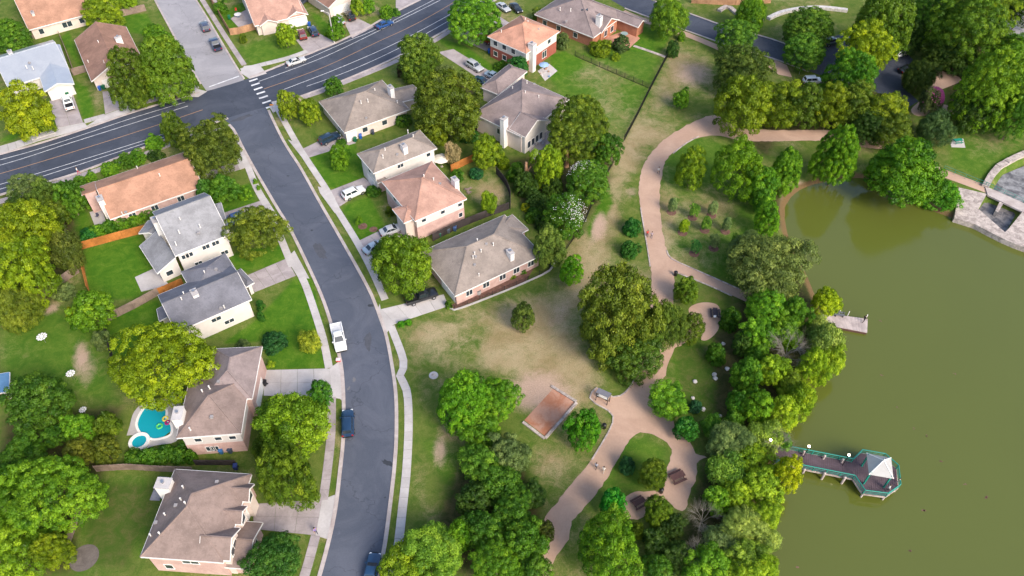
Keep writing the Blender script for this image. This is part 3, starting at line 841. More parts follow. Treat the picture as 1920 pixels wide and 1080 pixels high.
# ------------------------------------------------------------------ houses
class Wing:
    """rectangle at eave height: a (corner), u (along the ridge unless flipped), v (across), w, d, he, rise"""
    def __init__(s, A, B, C, he, kind='hip', flip=False, pitch=0.55, z0=0.0):
        a, b, c = P(*A, he), P(*B, he), P(*C, he)
        u = (b - a).normalized(); v = Vector((-u.y, u.x, 0))
        if (c - a).dot(v) < 0: v = -v
        s.w, s.d = (b - a).length, (c - a).dot(v)
        sh = (c - a).dot(u)
        if abs(sh) < 0.4 * s.d: a = a + u * sh * 0.5       # share the error of a skewed corner
        if flip:
            u, v = v, u; s.w, s.d = s.d, s.w
        s.a, s.u, s.v, s.he, s.kind, s.z0 = Vector((a.x, a.y, 0)), u, v, he, kind, z0
        s.pitch = pitch
        s.rise = pitch * s.d / 2 if kind != 'shed' else pitch * s.d
    def pt(s, x, y, z):
        return s.a + s.u * x + s.v * y + Vector((0, 0, z))

OV = 0.45    # eave overhang
def add_wing(h, W, roofm, wallm, lower=None, trim='white_trim', roof_name='roof', ridge_caps=True):
    w, d, he, rise, z0 = W.w, W.d, W.he, W.rise, W.z0
    o = OV
    pt = W.pt
    right = (W.u.cross(W.v)).z > 0
    fx = (lambda f: f) if right else (lambda f: tuple(reversed(f)))
    # walls
    def box(x0, x1, y0, y1, za, zb, name, mat):
        mb = MB()
        mb.add([pt(x0, y0, za), pt(x1, y0, za), pt(x1, y1, za), pt(x0, y1, za), pt(x0, y0, zb), pt(x1, y0, zb), pt(x1, y1, zb), pt(x0, y1, zb)],
               [fx(f) for f in ((0, 3, 2, 1), (4, 5, 6, 7), (0, 1, 5, 4), (1, 2, 6, 5), (2, 3, 7, 6), (3, 0, 4, 7))])
        return mb.build(name, mat, h)
    if lower:
        box(o - .03, w - o + .03, o - .03, d - o + .03, -0.1, lower[1], 'lower_wall', M[lower[0]])
        zb0 = lower[1] - 0.01
    else: zb0 = -0.1
    t = 0.14
    mb = MB()
    if W.kind == 'gable':
        e, slope = o, rise / (d / 2)
        hw = he + slope * o
        # wall with gable triangles
        mb.add([pt(o, o, zb0), pt(w - o, o, zb0), pt(w - o, d - o, zb0), pt(o, d - o, zb0), pt(o, o, hw - .02), pt(w - o, o, hw - .02), pt(w - o, d - o, hw - .02), pt(o, d - o, hw - .02), pt(o, d / 2, he + rise - .04), pt(w - o, d / 2, he + rise - .04)],
               [fx(f) for f in ((0, 3, 2, 1), (0, 1, 5, 4), (2, 3, 7, 6), (1, 2, 6, 9, 5), (3, 0, 4, 8, 7), (4, 5, 9, 8), (6, 7, 8, 9))])
        mb.build('wall', M[wallm], h)
        r = MB()
        top = [pt(0, 0, he + t), pt(w, 0, he + t), pt(w, d / 2, he + rise + t), pt(0, d / 2, he + rise + t), pt(w, d, he + t), pt(0, d, he + t)]
        bot = [p - Vector((0, 0, t)) for p in top]
        r.add(top + bot, [fx(f) for f in ((0, 1, 2, 3), (3, 2, 4, 5), (7, 6, 9, 8), (8, 9, 11, 10), (1, 0, 6, 7), (5, 4, 10, 11), (0, 3, 9, 6), (3, 5, 11, 9), (2, 1, 7, 8), (4, 2, 8, 10))])
        ro = r.build(roof_name, M[roofm], h)
        ridges = [((0, d / 2, he + rise + t), (w, d / 2, he + rise + t))]
        edges = [((0, 0, he), (w, 0, he)), ((0, d, he), (w, d, he)), ((0, 0, he), (0, d / 2, he + rise)), ((0, d, he), (0, d / 2, he + rise)), ((w, 0, he), (w, d / 2, he + rise)), ((w, d, he), (w, d / 2, he + rise))]
    elif W.kind == 'shed':
        # low side is y=0, high side y=d
        mb.add([pt(o, o, zb0), pt(w - o, o, zb0), pt(w - o, d - .05, zb0), pt(o, d - .05, zb0), pt(o, o, he), pt(w - o, o, he), pt(w - o, d - .05, he + rise - .03), pt(o, d - .05, he + rise - .03)],
               [fx(f) for f in ((0, 3, 2, 1), (4, 5, 6, 7), (0, 1, 5, 4), (1, 2, 6, 5), (2, 3, 7, 6), (3, 0, 4, 7))])
        mb.build('wall', M[wallm], h)
        r = MB()
        top = [pt(0, 0, he + t), pt(w, 0, he + t), pt(w, d, he + rise + t), pt(0, d, he + rise + t)]
        r.add([p - Vector((0, 0, t)) for p in top] + top, [fx(f) for f in ((0, 3, 2, 1), (4, 5, 6, 7), (0, 1, 5, 4), (1, 2, 6, 5), (2, 3, 7, 6), (3, 0, 4, 7))])
        ro = r.build(roof_name, M[roofm], h)
        ridges = []
        edges = [((0, 0, he), (w, 0, he)), ((0, 0, he), (0, d, he + rise)), ((w, 0, he), (w, d, he + rise))]
    else:  # hip
        box(o, w - o, o, d - o, zb0, he, 'wall', M[wallm])
        ins = min(d / 2, w / 2 - 0.05)
        hr = rise * ins / (d / 2)
        r = MB()
        top = [pt(0, 0, he + t), pt(w, 0, he + t), pt(w, d, he + t), pt(0, d, he + t), pt(ins, d / 2, he + hr + t), pt(w - ins, d / 2, he + hr + t)]
        bot = [pt(0, 0, he), pt(w, 0, he), pt(w, d, he), pt(0, d, he)]
        r.add(top + bot, [fx(f) for f in ((0, 1, 5, 4), (1, 2, 5), (2, 3, 4, 5), (3, 0, 4), (6, 9, 8, 7), (0, 6, 7, 1), (1, 7, 8, 2), (2, 8, 9, 3), (3, 9, 6, 0))])
        ro = r.build(roof_name, M[roofm], h)
        zt = he + hr + t
        ridges = [((ins, d / 2, zt), (w - ins, d / 2, zt)), ((0, 0, he + t), (ins, d / 2, zt)), ((0, d, he + t), (ins, d / 2, zt)), ((w, 0, he + t), (w - ins, d / 2, zt)), ((w, d, he + t), (w - ins, d / 2, zt))]
        edges = [((0, 0, he), (w, 0, he)), ((0, d, he), (w, d, he)), ((0, 0, he), (0, d, he)), ((w, 0, he), (w, d, he))]
    if ridge_caps:
        for p, q_ in ridges:
            a, b = pt(*p), pt(*q_)
            if (b - a).length > 0.4:
                MB().tube(a, b, 0.13, n=4).build('ridge_cap', M[roofm], ro)
    for p, q_ in edges:
        a, b = pt(*p), pt(*q_)
        mid = (a + b) / 2
        dn = Vector((0, 0, -0.10)); tv = (b - a)
        n = Vector((tv.y, -tv.x, 0)).normalized()
        cc = pt(w / 2, d / 2, he)
        if (mid - cc).dot(n) < 0: n = -n
        MB().obox(a + dn + n * .004 + Vector((0, 0, -.02)), tv, n * 0.06, Vector((0, 0, 0.24))).build('fascia', M[trim], ro)
    W.right = right
    W.ro = ro
    return ro

def wall_frame(W, side):
    """origin, along, outward, length of a wall face"""
    o = OV
    if side == 'A': return W.pt(o, o, 0), W.u, -W.v, W.w - 2 * o
    if side == 'C': return W.pt(o, W.d - o, 0), W.u, W.v, W.w - 2 * o
    if side == 'L': return W.pt(o, o, 0), W.v, -W.u, W.d - 2 * o
    return W.pt(W.w - o, o, 0), W.v, W.u, W.d - 2 * o

def window(h, W, side, f, z, ww=1.1, hh=1.2, frame='white_trim', panes=None, glass='pane'):
    if panes is None: panes = 1 if ww < 1.25 else 2
    o, t, n, L = wall_frame(W, side)
    c = o + t * (L * f) + Vector((0, 0, z))
    up = Vector((0, 0, 1))
    m = MB()
    b = 0.07
    p = [c - t * ww / 2, c + t * ww / 2]
    for k in range(panes + 1):      # uprights
        m.obox(c - t * ww / 2 + t * (ww * k / panes) - t * b / 2, t * b, n * 0.06, up * hh)
    m.obox(c - t * (ww / 2 + b), t * (ww + 2 * b), n * 0.10, up * -b)
    m.obox(c - t * (ww / 2 + b) + up * hh, t * (ww + 2 * b), n * 0.07, up * b)
    wi = m.build('window', M[frame], h)
    for k in range(panes):
        MB().obox(c - t * ww / 2 + t * (ww * k / panes) + t * b / 2, t * (ww / panes - b), n * 0.035, up * hh).build('pane', M[glass], wi)

def garage(h, W, side, f, ww=4.6, mat='white_trim', z0=0.0):
    o, t, n, L = wall_frame(W, side)
    c = o + t * (L * f)
    gd = MB().obox(c - t * ww / 2 + Vector((0, 0, z0)), t * ww, n * 0.03, Vector((0, 0, 2.15))).build('garage_door', M[mat], h)
    for k in range(4):
        MB().obox(c - t * (ww / 2 - .06) + Vector((0, 0, z0 + .04 + k * .535)), t * (ww - .12), n * 0.06, Vector((0, 0, .48))).build('door_panel', M[mat], gd)

def door(h, W, side, f, col=(0.25, 0.04, 0.03), ww=1.0):
    o, t, n, L = wall_frame(W, side)
    c = o + t * (L * f)
    m = MB()
    m.obox(c - t * (ww / 2 + .1), t * .1, n * .08, Vector((0, 0, 2.15))); m.obox(c + t * ww / 2, t * .1, n * .08, Vector((0, 0, 2.15))); m.obox(c - t * (ww / 2 + .1) + Vector((0, 0, 2.15)), t * (ww + .2), n * .08, Vector((0, 0, .1)))
    m.build('door_frame', M['white_trim'], h)
    do = MB().obox(c - t * ww / 2, t * ww, n * .045, Vector((0, 0, 2.1))).build('door', M['matt_colour'], h, color=col)
    MB().tube(c + t * (ww * .36) + n * .05 + Vector((0, 0, 1)), c + t * (ww * .36) + n * .11 + Vector((0, 0, 1)), .03).build('handle', M['rim'], do)

def chimney(h, px, zt, sx=1.0, sy=1.6, W=None, mat='white_trim', zb=0.0):
    c = P(*px, zt)
    u, v = (W.u, W.v) if W else (Vector((1, 0, 0)), Vector((0, 1, 0)))
    up = Vector((0, 0, 1))
    o = Vector((c.x, c.y, zb))
    st = MB().obox(o - u * sx / 2 - v * sy / 2, u * sx, v * sy, up * (zt - zb)).build('chimney', M[mat], h)
    MB().obox(o - u * (sx / 2 + .08) - v * (sy / 2 + .08) + up * (zt - zb), u * (sx + .16), v * (sy + .16), up * .1).build('cap', M['concrete'], st)
    MB().lathe([(.17, 0), (.17, .3), (.23, .32), (.23, .42)], 10, o + up * (zt - zb + .1)).build('flue', M['rim'], st)

def roof_z(Ws, p):
    best = 0
    for W in Ws:
        q_ = Vector((p.x, p.y, 0)) - W.a
        x, y = q_.dot(W.u), q_.dot(W.v)
        if 0 <= x <= W.w and 0 <= y <= W.d:
            s = W.rise / (W.d / 2) if W.kind != 'shed' else W.pitch
            if W.kind == 'shed': z = W.he + s * y
            elif W.kind == 'gable': z = W.he + s * min(y, W.d - y)
            else: z = W.he + s * min(x, W.w - x, y, W.d - y)
            best = max(best, z + 0.14)
    return best

def on_roof(Ws, px):
    z = Ws[0].he
    for _ in range(5):
        p = P(*px, z); z = roof_z(Ws, p) or z
    return P(*px, z)

def vents(h, Ws, pxs):
    for i, px in enumerate(pxs):
        p = on_roof(Ws, px)
        if i % 3 == 2:
            MB().box(p.x - .22, p.x + .22, p.y - .22, p.y + .22, p.z - .15, p.z + .22).build('roof_vent', M['matt_colour'], h, color=(.3, .28, .28))
        else:
            MB().lathe([(.14, -.2), (.09, .05), (.09, .5), (.13, .52), (.13, .6)], 8, p).build('vent_pipe', M['matt_colour'], h, color=(.7, .66, .62))

def house(name, label, wings, pos=None):
    W0 = wings[0][0]
    h = wthing(name, label, 'house', W0.pt(W0.w / 2, W0.d / 2, 0))
    for W, roofm, wallm, *rest in wings:
        add_wing(h, W, roofm, wallm, *rest)
    return h

# H1 long terracotta bungalow
a = Wing((178, 342), (346, 286), (207, 412), 2.7, 'gable', pitch=.42)
n1 = Wing((149, 351), (178, 341), (162, 382), 2.7, 'shed', pitch=.36)
h = house('bungalow', 'long single storey house with terracotta gable roof beside the main road', [(a, 'roof_terracotta', 'wall_pink'), (n1, 'roof_terracotta', 'wall_pink')])
chimney(h, (187, 372), 5.2, 1.0, 1.7, a); vents(h, [a], [(258, 316), (230, 402), (236, 398), (300, 330)])
for f in (.2, .45, .75): window(h, a, 'C', f, 1.0, 1.3, 1.1)
for f in (.3, .7): window(h, a, 'L', f, 1.0)
door(h, a, 'R', .3)

# H2 grey two storey with white side
a = Wing((290, 397), (387, 361), (325, 482), 5.3, 'gable', pitch=.62)
b = Wing((261, 461), (294, 512), (302, 446), 2.9, 'shed', pitch=.42)
c = Wing((262, 436), (280, 412), (300, 447), 2.9, 'gable', flip=False, pitch=.3)
d = Wing((398, 385), (412, 437), (415, 381), 3.0, 'hip', pitch=.3)
h = house('two_storey_house', 'two storey house with light grey roof and tall white side wall', [(a, 'roof_grey', 'wall_white'), (b, 'roof_grey', 'wall_white'), (c, 'roof_grey', 'wall_white'), (d, 'roof_grey', 'wall_cream')])
chimney(h, (290, 412), 7.6, 1.0, 1.8, a); vents(h, [a], [(338, 412), (336, 436), (372, 437), (330, 458), (375, 425)])
for f, z in ((.12, 3.6), (.55, 3.9), (.75, 3.9), (.3, .9), (.2, 3.6), (.85, 1.0)): window(h, a, 'C', f, z, 1.3, .9)
for f in (.25, .7): window(h, a, 'R', f, 3.4)
garage(h, d, 'R', .5, 2.6); window(h, b, 'R', .5, 1.0, 1.2, 1.0)

# H3 slate grey, white side
a = Wing((297, 554), (434, 497), (330, 624), 4.4, 'gable', pitch=.5)
b = Wing((342, 510), (425, 475), (362, 556), 4.4, 'hip', flip=True, pitch=.5)
c = Wing((437, 512), (462, 538), (452, 505), 2.7, 'hip', pitch=.4)
e = Wing((294, 580), (299, 602), (310, 576), 2.5, 'shed', pitch=.25)
h = house('slate_house', 'house with dark slate blue roof and blank white side wall', [(a, 'roof_slate', 'wall_white'), (b, 'roof_slate', 'wall_white'), (c, 'roof_slate', 'wall_white'), (e, 'roof_slate', 'wall_white')])
chimney(h, (364, 548), 6.9, .9, 1.5, a); vents(h, [a, b, c], [(345, 552), (341, 562), (414, 578), (421, 577), (384, 512), (405, 505)])
for f in (.47, .54): window(h, a, 'C', f, 2.7, .8, .8)
for f in (.62, .69): window(h, a, 'C', f, 1.0, .8, .8)
garage(h, c, 'C', .5, 2.0); door(h, a, 'R', .4)

# H4 hipped house by the pool
a = Wing((399, 655), (488, 651), (383, 752), 5.4, 'hip', flip=True, pitch=.62)
b = Wing((356, 714), (470, 706), (331, 822), 5.4, 'hip', pitch=.62)
h = house('hipped_house', 'large house with mauve brown hip roofs beside the swimming pool', [(a, 'roof_mauve', 'wall_pink'), (b, 'roof_brown', 'wall_white', ('wall_pink', 2.7))])
chimney(h, (333, 775), 7.3, 1.3, 2.2, b); vents(h, [a, b], [(397, 685), (406, 693), (410, 716), (393, 728), (380, 735), (397, 782), (357, 806)])
for f in (.35, .42, .48): window(h, b, 'C', f, .8, .75, 1.1)
for f in (.25, .6, .85): window(h, b, 'C', f, 3.5, 1.0, .8)
garage(h, a, 'C', .6, 4.8)
for f in (.2, .5): window(h, a, 'A' if a.v.x > 0 else 'C', f, 3.4)

# H5 brown hip house with front gables
a = Wing((263, 1046), (328, 882), (419, 1054), 5.2, 'hip', pitch=.72)
h = house('gabled_house', 'house with pinkish brown hip roof, dark west slope and three small front gables', [(a, 'roof_brown', 'wall_pink')])
chimney(h, (306, 906), 7.0, 1.5, 1.9, a); vents(h, [a], [(344, 915), (340, 938), (330, 948), (348, 945), (310, 966), (293, 980), (300, 1002), (283, 1005), (407, 904)])
for f, dd in ((.78, 1.3), (.52, 1.3), (.2, 2.2)):
    # dormer-like front gables on the street side
    p0 = a.pt(a.w * f - dd, a.d - 3.4, 0)
    g = Wing.__new__(Wing)
    g.a, g.u, g.v, g.w, g.d, g.he, g.kind, g.z0, g.pitch = a.pt(a.w * f - dd, a.d - 3.2, 0), a.v, a.u, 4.0, dd * 2, 5.25, 'gable', 0, .85
    g.rise = g.pitch * g.d / 2
    add_wing(h, g, 'roof_brown', 'wall_cream')
    window(h, g, 'R', .5, 3.6, dd * .9, 1.3)
gar = Wing.__new__(Wing)
gar.a, gar.u, gar.v, gar.w, gar.d, gar.he, gar.kind, gar.z0, gar.pitch = a.pt(.4, a.d - .6, 0), a.v, a.u, 3.2, 6.4, 2.7, 'gable', 0, .5
gar.rise = gar.pitch * gar.d / 2
add_wing(h, gar, 'roof_brown', 'wall_pink'); window(h, gar, 'R', .5, 1.0, 2.4, 1.2)
door(h, a, 'C', .42, (0.35, 0.03, 0.03)); garage(h, a, 'C', .75, 4.8); window(h, a, 'L', .55, 3.2, 2.2, 1.3); window(h, a, 'L', .2, 1.0)
sh = MB().obox(P(281, 938, 2.6), a.u * 3.6, -a.v * -1.4, Vector((0, 0, .12))).build('lean_to_roof', M['roof_slate'], h)

# H6 white metal roof
a = Wing((-12, 108), (98, 76), (16, 164), 2.7, 'gable', pitch=.42)
b = Wing((60, 98), (84, 173), (112, 84), 2.7, 'gable', pitch=.36)
h = house('white_roofed_house', 'house with shiny white metal roof behind the white pickup', [(a, 'roof_white', 'wall_white'), (b, 'roof_white', 'wall_white')])
chimney(h, (18, 97), 5.2, .9, 1.5, a); vents(h, [a], [(50, 127), (62, 129), (55, 118)])
garage(h, b, 'R', .45, 4.4); window(h, a, 'C', .3, 1.0)

# H7 rust brown gable house
a = Wing((140, 76), (172, 154), (236, 50), 2.7, 'gable', pitch=.5)
b = Wing((196, 112), (208, 152), (240, 100), 2.7, 'gable', flip=True, pitch=.5)
h = house('rust_roofed_house', 'house with rusty brown gable roof at the corner behind two leafy trees', [(a, 'roof_rust', 'wall_cream'), (b, 'roof_rust', 'wall_cream')])
chimney(h, (221, 70), 5.6, .8, 1.4, a); vents(h, [a], [(166, 117), (185, 80)])
garage(h, a, 'R', .3, 3.6); window(h, a, 'L', .5, 1.0)

# H8 orange roof at the top
a = Wing((54, 57), (176, 24), (26, -4), 2.8, 'gable', pitch=.4)
h = house('tan_brick_house', 'house with orange shingle roof and tan brick wall behind a wooden fence', [(a, 'roof_terracotta', 'wall_cream')])
chimney(h, (61, 24), 4.8, .6, 1.4, a, 'wall_cream')
for f in (.14, .52, .6, .8): window(h, a, 'A', f, .9, 1.1, 1.3)

# H9, H10 at the top
a = Wing((484, 48), (577, 27), (440, -14), 2.8, 'gable', pitch=.45)
b = Wing((538, 36), (578, 27), (520, 5), 2.8, 'gable', flip=True, pitch=.5)
c = Wing((486, 50), (520, 42), (470, 15), 2.8, 'gable', flip=True, pitch=.5)
h = house('garage_front_house', 'house with pinkish roof and wide white garage door on the wide lawn', [(a, 'roof_pink', 'wall_cream'), (b, 'roof_pink', 'wall_white'), (c, 'roof_pink', 'wall_cream')])
garage(h, b, 'L' if b.u.y > 0 else 'R', .5, 4.6)
a = Wing((603, 21), (650, 2), (574, -26), 2.8, 'gable', flip=True, pitch=.5)
h = house('corner_drive_house', 'small cream fronted house with brown roof behind two parked cars', [(a, 'roof_rust', 'wall_cream')])
garage(h, a, 'L' if a.u.y > 0 else 'R', .5, 4.4)

# H11 beige hip
a = Wing((642, 251), (764, 207), (602, 190), 2.8, 'hip', pitch=.5)
b = Wing((700, 176), (772, 160), (716, 200), 2.8, 'gable', pitch=.4)
h = house('beige_hip_house', 'low house with beige grey hip roof beside the crosswalk', [(a, 'roof_beige', 'wall_cream'), (b, 'roof_beige', 'wall_cream')])
chimney(h, (732, 163), 6.0, .9, 1.6, a); vents(h, [a], [(703, 170), (677, 193), (687, 222), (745, 193), (690, 190)])
for f in (.3, .62, .85): window(h, a, 'A', f, 1.0, 1.2, 1.1)
window(h, a, 'L', .3, 1.0); garage(h, a, 'A', .08, 2.4)

# H12 two storey beige
a = Wing((697, 327), (816, 280), (673, 288), 5.3, 'hip', pitch=.5)
b = Wing((706, 345), (724, 338), (694, 322), 2.8, 'hip', pitch=.4)
h = house('beige_two_storey_house', 'tall house with beige hip roof and white side wall with one small window', [(a, 'roof_beige', 'wall_white'), (b, 'roof_beige', 'wall_pink')])
chimney(h, (757, 273), 7.6, .9, 1.4, a); vents(h, [a], [(722, 282), (718, 295), (745, 290), (775, 257), (765, 248)])
window(h, a, 'A', .42, 3.9, 1.3, .8); window(h, a, 'A', .9, 3.9, .9, .8); window(h, a, 'L', .4, 3.4, 1.2, 1.2); garage(h, a, 'L', .4, 3.2)

# H13 pink two storey
a = Wing((772, 418), (869, 376), (722, 339), 5.3, 'hip', pitch=.55)
b = Wing((755, 420), (790, 405), (738, 392), 4.9, 'hip', flip=True, pitch=.5)
h = house('pink_roofed_house', 'tall house with salmon pink hip roof, cream upper wall and pink brick below', [(a, 'roof_pink', 'wall_white', ('wall_pink', 3.1)), (b, 'roof_pink', 'wall_cream')])
chimney(h, (853, 336), 7.2, .9, 1.5, a); vents(h, [a], [(795, 332), (813, 338), (825, 345)])
for f in (.15, .55, .92): window(h, a, 'A', f, 3.9, .9, .7)
window(h, a, 'A', .92, 1.2, .8, 1.0); garage(h, a, 'L', .35, 4.4); window(h, a, 'L', .7, 3.4)

# H14 big brown hip
a = Wing((838, 563), (1003, 485), (802, 467), 2.9, 'hip', pitch=.52)
b = Wing((900, 434), (967, 400), (916, 470), 2.9, 'hip', flip=True, pitch=.45)
h = house('wide_brown_house', 'wide low house with taupe hip roof above the grass field', [(a, 'roof_beige', 'wall_pink'), (b, 'roof_beige', 'wall_pink')])
chimney(h, (957, 472), 5.3, .8, 1.4, a, zb=2.6); vents(h, [a], [(902, 472), (890, 477), (892, 482), (887, 484), (898, 517), (912, 458), (895, 452), (925, 460), (890, 497)])
for f in (.15, .35, .55, .72, .9): window(h, a, 'A', f, 1.0, 1.3, 1.2)
garage(h, a, 'L', .25, 4.6)

# H15 mauve complex
a = Wing((969, 264), (1059, 193), (897, 207), 4.4, 'hip', flip=True, pitch=.62)
b = Wing((930, 182), (984, 138), (905, 160), 3.4, 'hip', pitch=.5)
c = Wing((985, 258), (1028, 226), (965, 235), 4.6, 'gable', flip=True, pitch=.55)
h = house('mauve_house', 'big house with mauve roof, white chimney and glazed rear beside the large green yard', [(a, 'roof_mauve', 'wall_cream'), (b, 'roof_mauve', 'wall_cream'), (c, 'roof_mauve', 'wall_white')])
chimney(h, (945, 222), 7.0, 1.0, 1.4, a); vents(h, [a], [(961, 167), (988, 155), (1002, 158), (985, 175), (1010, 183)])
for f in (.2, .35): window(h, a, 'L', f, .8, 1.0, 1.8)
for f in (.35, .5): window(h, a, 'A' if a.v.x > 0 else 'C', f, 2.0, .8, 1.3, panes=1)
for f in (.2, .4, .6, .8): window(h, c, 'L' if c.u.y > 0 else 'R', f, .8, 1.0, 1.6)

# H16 orange two storey
a = Wing((985, 103), (1047, 61), (916, 68), 5.3, 'hip', pitch=.5)
h = house('red_brick_house', 'tall house with orange roof, white upper storey and red brick ground floor', [(a, 'roof_orange', 'wall_white', ('wall_brick', 2.9))])
chimney(h, (998, 82), 7.0, 1.2, 1.5, a); vents(h, [a], [(985, 38), (990, 43), (1010, 55), (940, 60)])
for f in (.35, .6, .85): window(h, a, 'L', f, 3.6, 1.2, 1.2); window(h, a, 'L', f, .9, 1.2, 1.2)
for f in (.3, .75): window(h, a, 'A', f, 3.7, 1.1, 1.1)
window(h, a, 'A', .6, .8, 1.6, 1.7)

# H17 brown house at the top
a = Wing((1105, 77), (1165, 32), (1010, 22), 2.9, 'hip', pitch=.6)
b = Wing((1196, 52), (1212, 40), (1085, 8), 2.9, 'gable', flip=True, pitch=.5)
c = Wing((1128, 62), (1162, 38), (1108, 42), 2.9, 'gable', flip=True, pitch=.55)
h = house('orange_brick_house', 'sprawling house with dusky pink roof and orange brick walls round a terrace', [(a, 'roof_mauve', 'wall_orange'), (b, 'roof_mauve', 'wall_orange'), (c, 'roof_mauve', 'wall_orange')])
chimney(h, (1124, 30), 6.2, 1.0, 1.3, a); vents(h, [a], [(1050, 18), (1070, 20), (1062, 40)])
p = on_roof([a], (1096, 18)); MB().box(p.x - .8, p.x + .8, p.y - .5, p.y + .5, p.z - .2, p.z + .18).build('skylight', M['pane'], h)
for f in (.3, .6, .85): window(h, a, 'L', f, .9, 1.2, 1.2)
for f in (.3, .7): window(h, c, 'L' if c.u.y > 0 else 'R', f, .8, 1.2, 1.5)

# small blue roof at the far left
sc_ = wthing('garden_shed', 'small garden shed with blue corrugated roof in the left yard', 'shed', P(-4, 722))
W = Wing((-22, 742), (-20, 706), (17, 738), 2.2, 'gable', pitch=.2); add_wing(sc_, W, 'roof_blue', 'wall_cream')
door(sc_, W, 'L', .5)
# ------------------------------------------------------------------ trees and shrubs
def crown_mesh(name, seed, nlobe, lobe_r, nleaf, leaf, shape='round', droop=0.0, aspect=1.0, open_=0.0, sep=.60):
    """leaf blades on many separate clumps with dark gaps between; the crown fits a unit ball"""
    r = np.random.default_rng(seed)
    C, RR, LAY = [], [], []
    nb = r.integers(6, 10)
    bd = r.normal(size=(nb, 3)); bd[:, 2] = np.abs(bd[:, 2]) * 0.8 - 0.25
    bd /= np.linalg.norm(bd, axis=1)[:, None]
    ba = r.uniform(0.62, 1.16, nb)
    tries = 0
    while len(C) < nlobe and tries < nlobe * 40:
        tries += 1
        d = r.normal(size=3); d /= np.linalg.norm(d)
        if d[2] < -0.5: continue
        w = np.exp(9 * (bd @ d - 1)); ext = 0.78 * (1 - w.max()) + ba[w.argmax()] * w.max()
        inner = r.random() < 0.25
        if shape == 'column': rad = r.uniform(0.3, 0.9)
        else: rad = ext * (r.uniform(0.45, 0.72) if inner else r.uniform(0.80, 1.0))
        lr = r.uniform(*lobe_r) * (1.25 if r.random() < .2 else 1)
        c = d * max(rad - lr * 0.6, 0.05)
        if shape == 'cone':
            c[:2] *= 1.05 - 0.62 * (c[2] + 0.6) / 1.6
        if C:
            dd = np.linalg.norm(np.array(C) - c, axis=1) / (np.array(RR) + lr)
            if dd.min() < sep: continue
        C.append(c); RR.append(lr); LAY.append(inner)
    C, RR, LAY = np.array(C), np.array(RR), np.array(LAY)
    n = len(C)
    wgt = RR ** 2 * np.where(LAY, .6, 1.0)
    per = np.maximum(4, (nleaf * wgt / wgt.sum()).astype(int))
    idx = np.repeat(np.arange(n), per)
    m = len(idx)
    out = C / (np.linalg.norm(C, axis=1)[:, None] + 1e-6)
    out = out * 0.7 + np.array([0, 0, 0.75]); out /= np.linalg.norm(out, axis=1)[:, None]
    d = r.normal(size=(m, 3)); d /= np.linalg.norm(d, axis=1)[:, None]
    flip = (d * out[idx]).sum(1) < -0.05
    d[flip] *= -1
    rad = RR[idx] * r.uniform(0.5, 1.15, m) ** 0.6
    stray = r.random(m) < .07
    rad = np.where(stray, rad * r.uniform(1.1, 1.6, m), rad)
    pos = C[idx] + d * rad[:, None] * np.array([1.05, 1.05, 0.72])
    pos[:, 2] -= droop * r.random(m) * RR[idx]
    inn = r.random(m) < 0.05 + open_
    pos[inn] = C[idx][inn] * r.uniform(0.2, 0.8, (inn.sum(), 1)) + r.normal(size=(inn.sum(), 3)) * 0.08
    nrm = d + r.normal(size=(m, 3)) * 0.42 + np.array([0, 0, 0.2])
    nrm /= np.linalg.norm(nrm, axis=1)[:, None]
    ax = np.cross(nrm, r.normal(size=(m, 3)) + (np.array([0, 0, -2.5]) if droop else 0)); ax /= np.linalg.norm(ax, axis=1)[:, None]
    if droop: t1 = np.cross(ax, nrm); t2 = ax
    else: t1 = ax; t2 = np.cross(nrm, ax)
    L = leaf * r.uniform(0.55, 1.45, m)[:, None] * aspect
    Wd = leaf * r.uniform(0.45, 0.85, m)[:, None] / max(aspect, 1) ** 0.5
    v = np.stack([pos - t1 * L * .5, pos + t2 * Wd * .5 + nrm * leaf * 0.10, pos + t1 * L * .5 - nrm * leaf * 0.12, pos - t2 * Wd * .5 + nrm * leaf * 0.10], 1)
    hr = np.percentile(np.hypot(v[..., 0], v[..., 1]).ravel(), 98.5)
    v[..., :2] /= hr
    z0, z1 = np.percentile(v[..., 2], 0.5), np.percentile(v[..., 2], 99.5)
    v[..., 2] = (v[..., 2] - z0) / (z1 - z0) * 2 - 1
    # clumps, limbs and single leaves differ a little
    limb = np.sin(C[:, 0] * 4.1 + seed) * np.cos(C[:, 1] * 3.7 + seed * 2) * .10
    tone = np.clip(0.42 + (limb + 0.17 * r.normal(size=n))[idx] + 0.09 * r.normal(size=m), 0, 1)
    me = bpy.data.meshes.new(name)
    me.vertices.add(m * 4); me.vertices.foreach_set('co', v.astype(np.float32).ravel())
    me.loops.add(m * 4); me.loops.foreach_set('vertex_index', np.arange(m * 4, dtype=np.int32))
    me.polygons.add(m); me.polygons.foreach_set('loop_start', np.arange(0, m * 4, 4, dtype=np.int32))
    me.update(calc_edges=True)
    at = me.attributes.new('tone', 'FLOAT', 'POINT'); at.data.foreach_set('value', np.repeat(tone, 4).astype(np.float32))
    me.materials.append(M['foliage'])
    return me

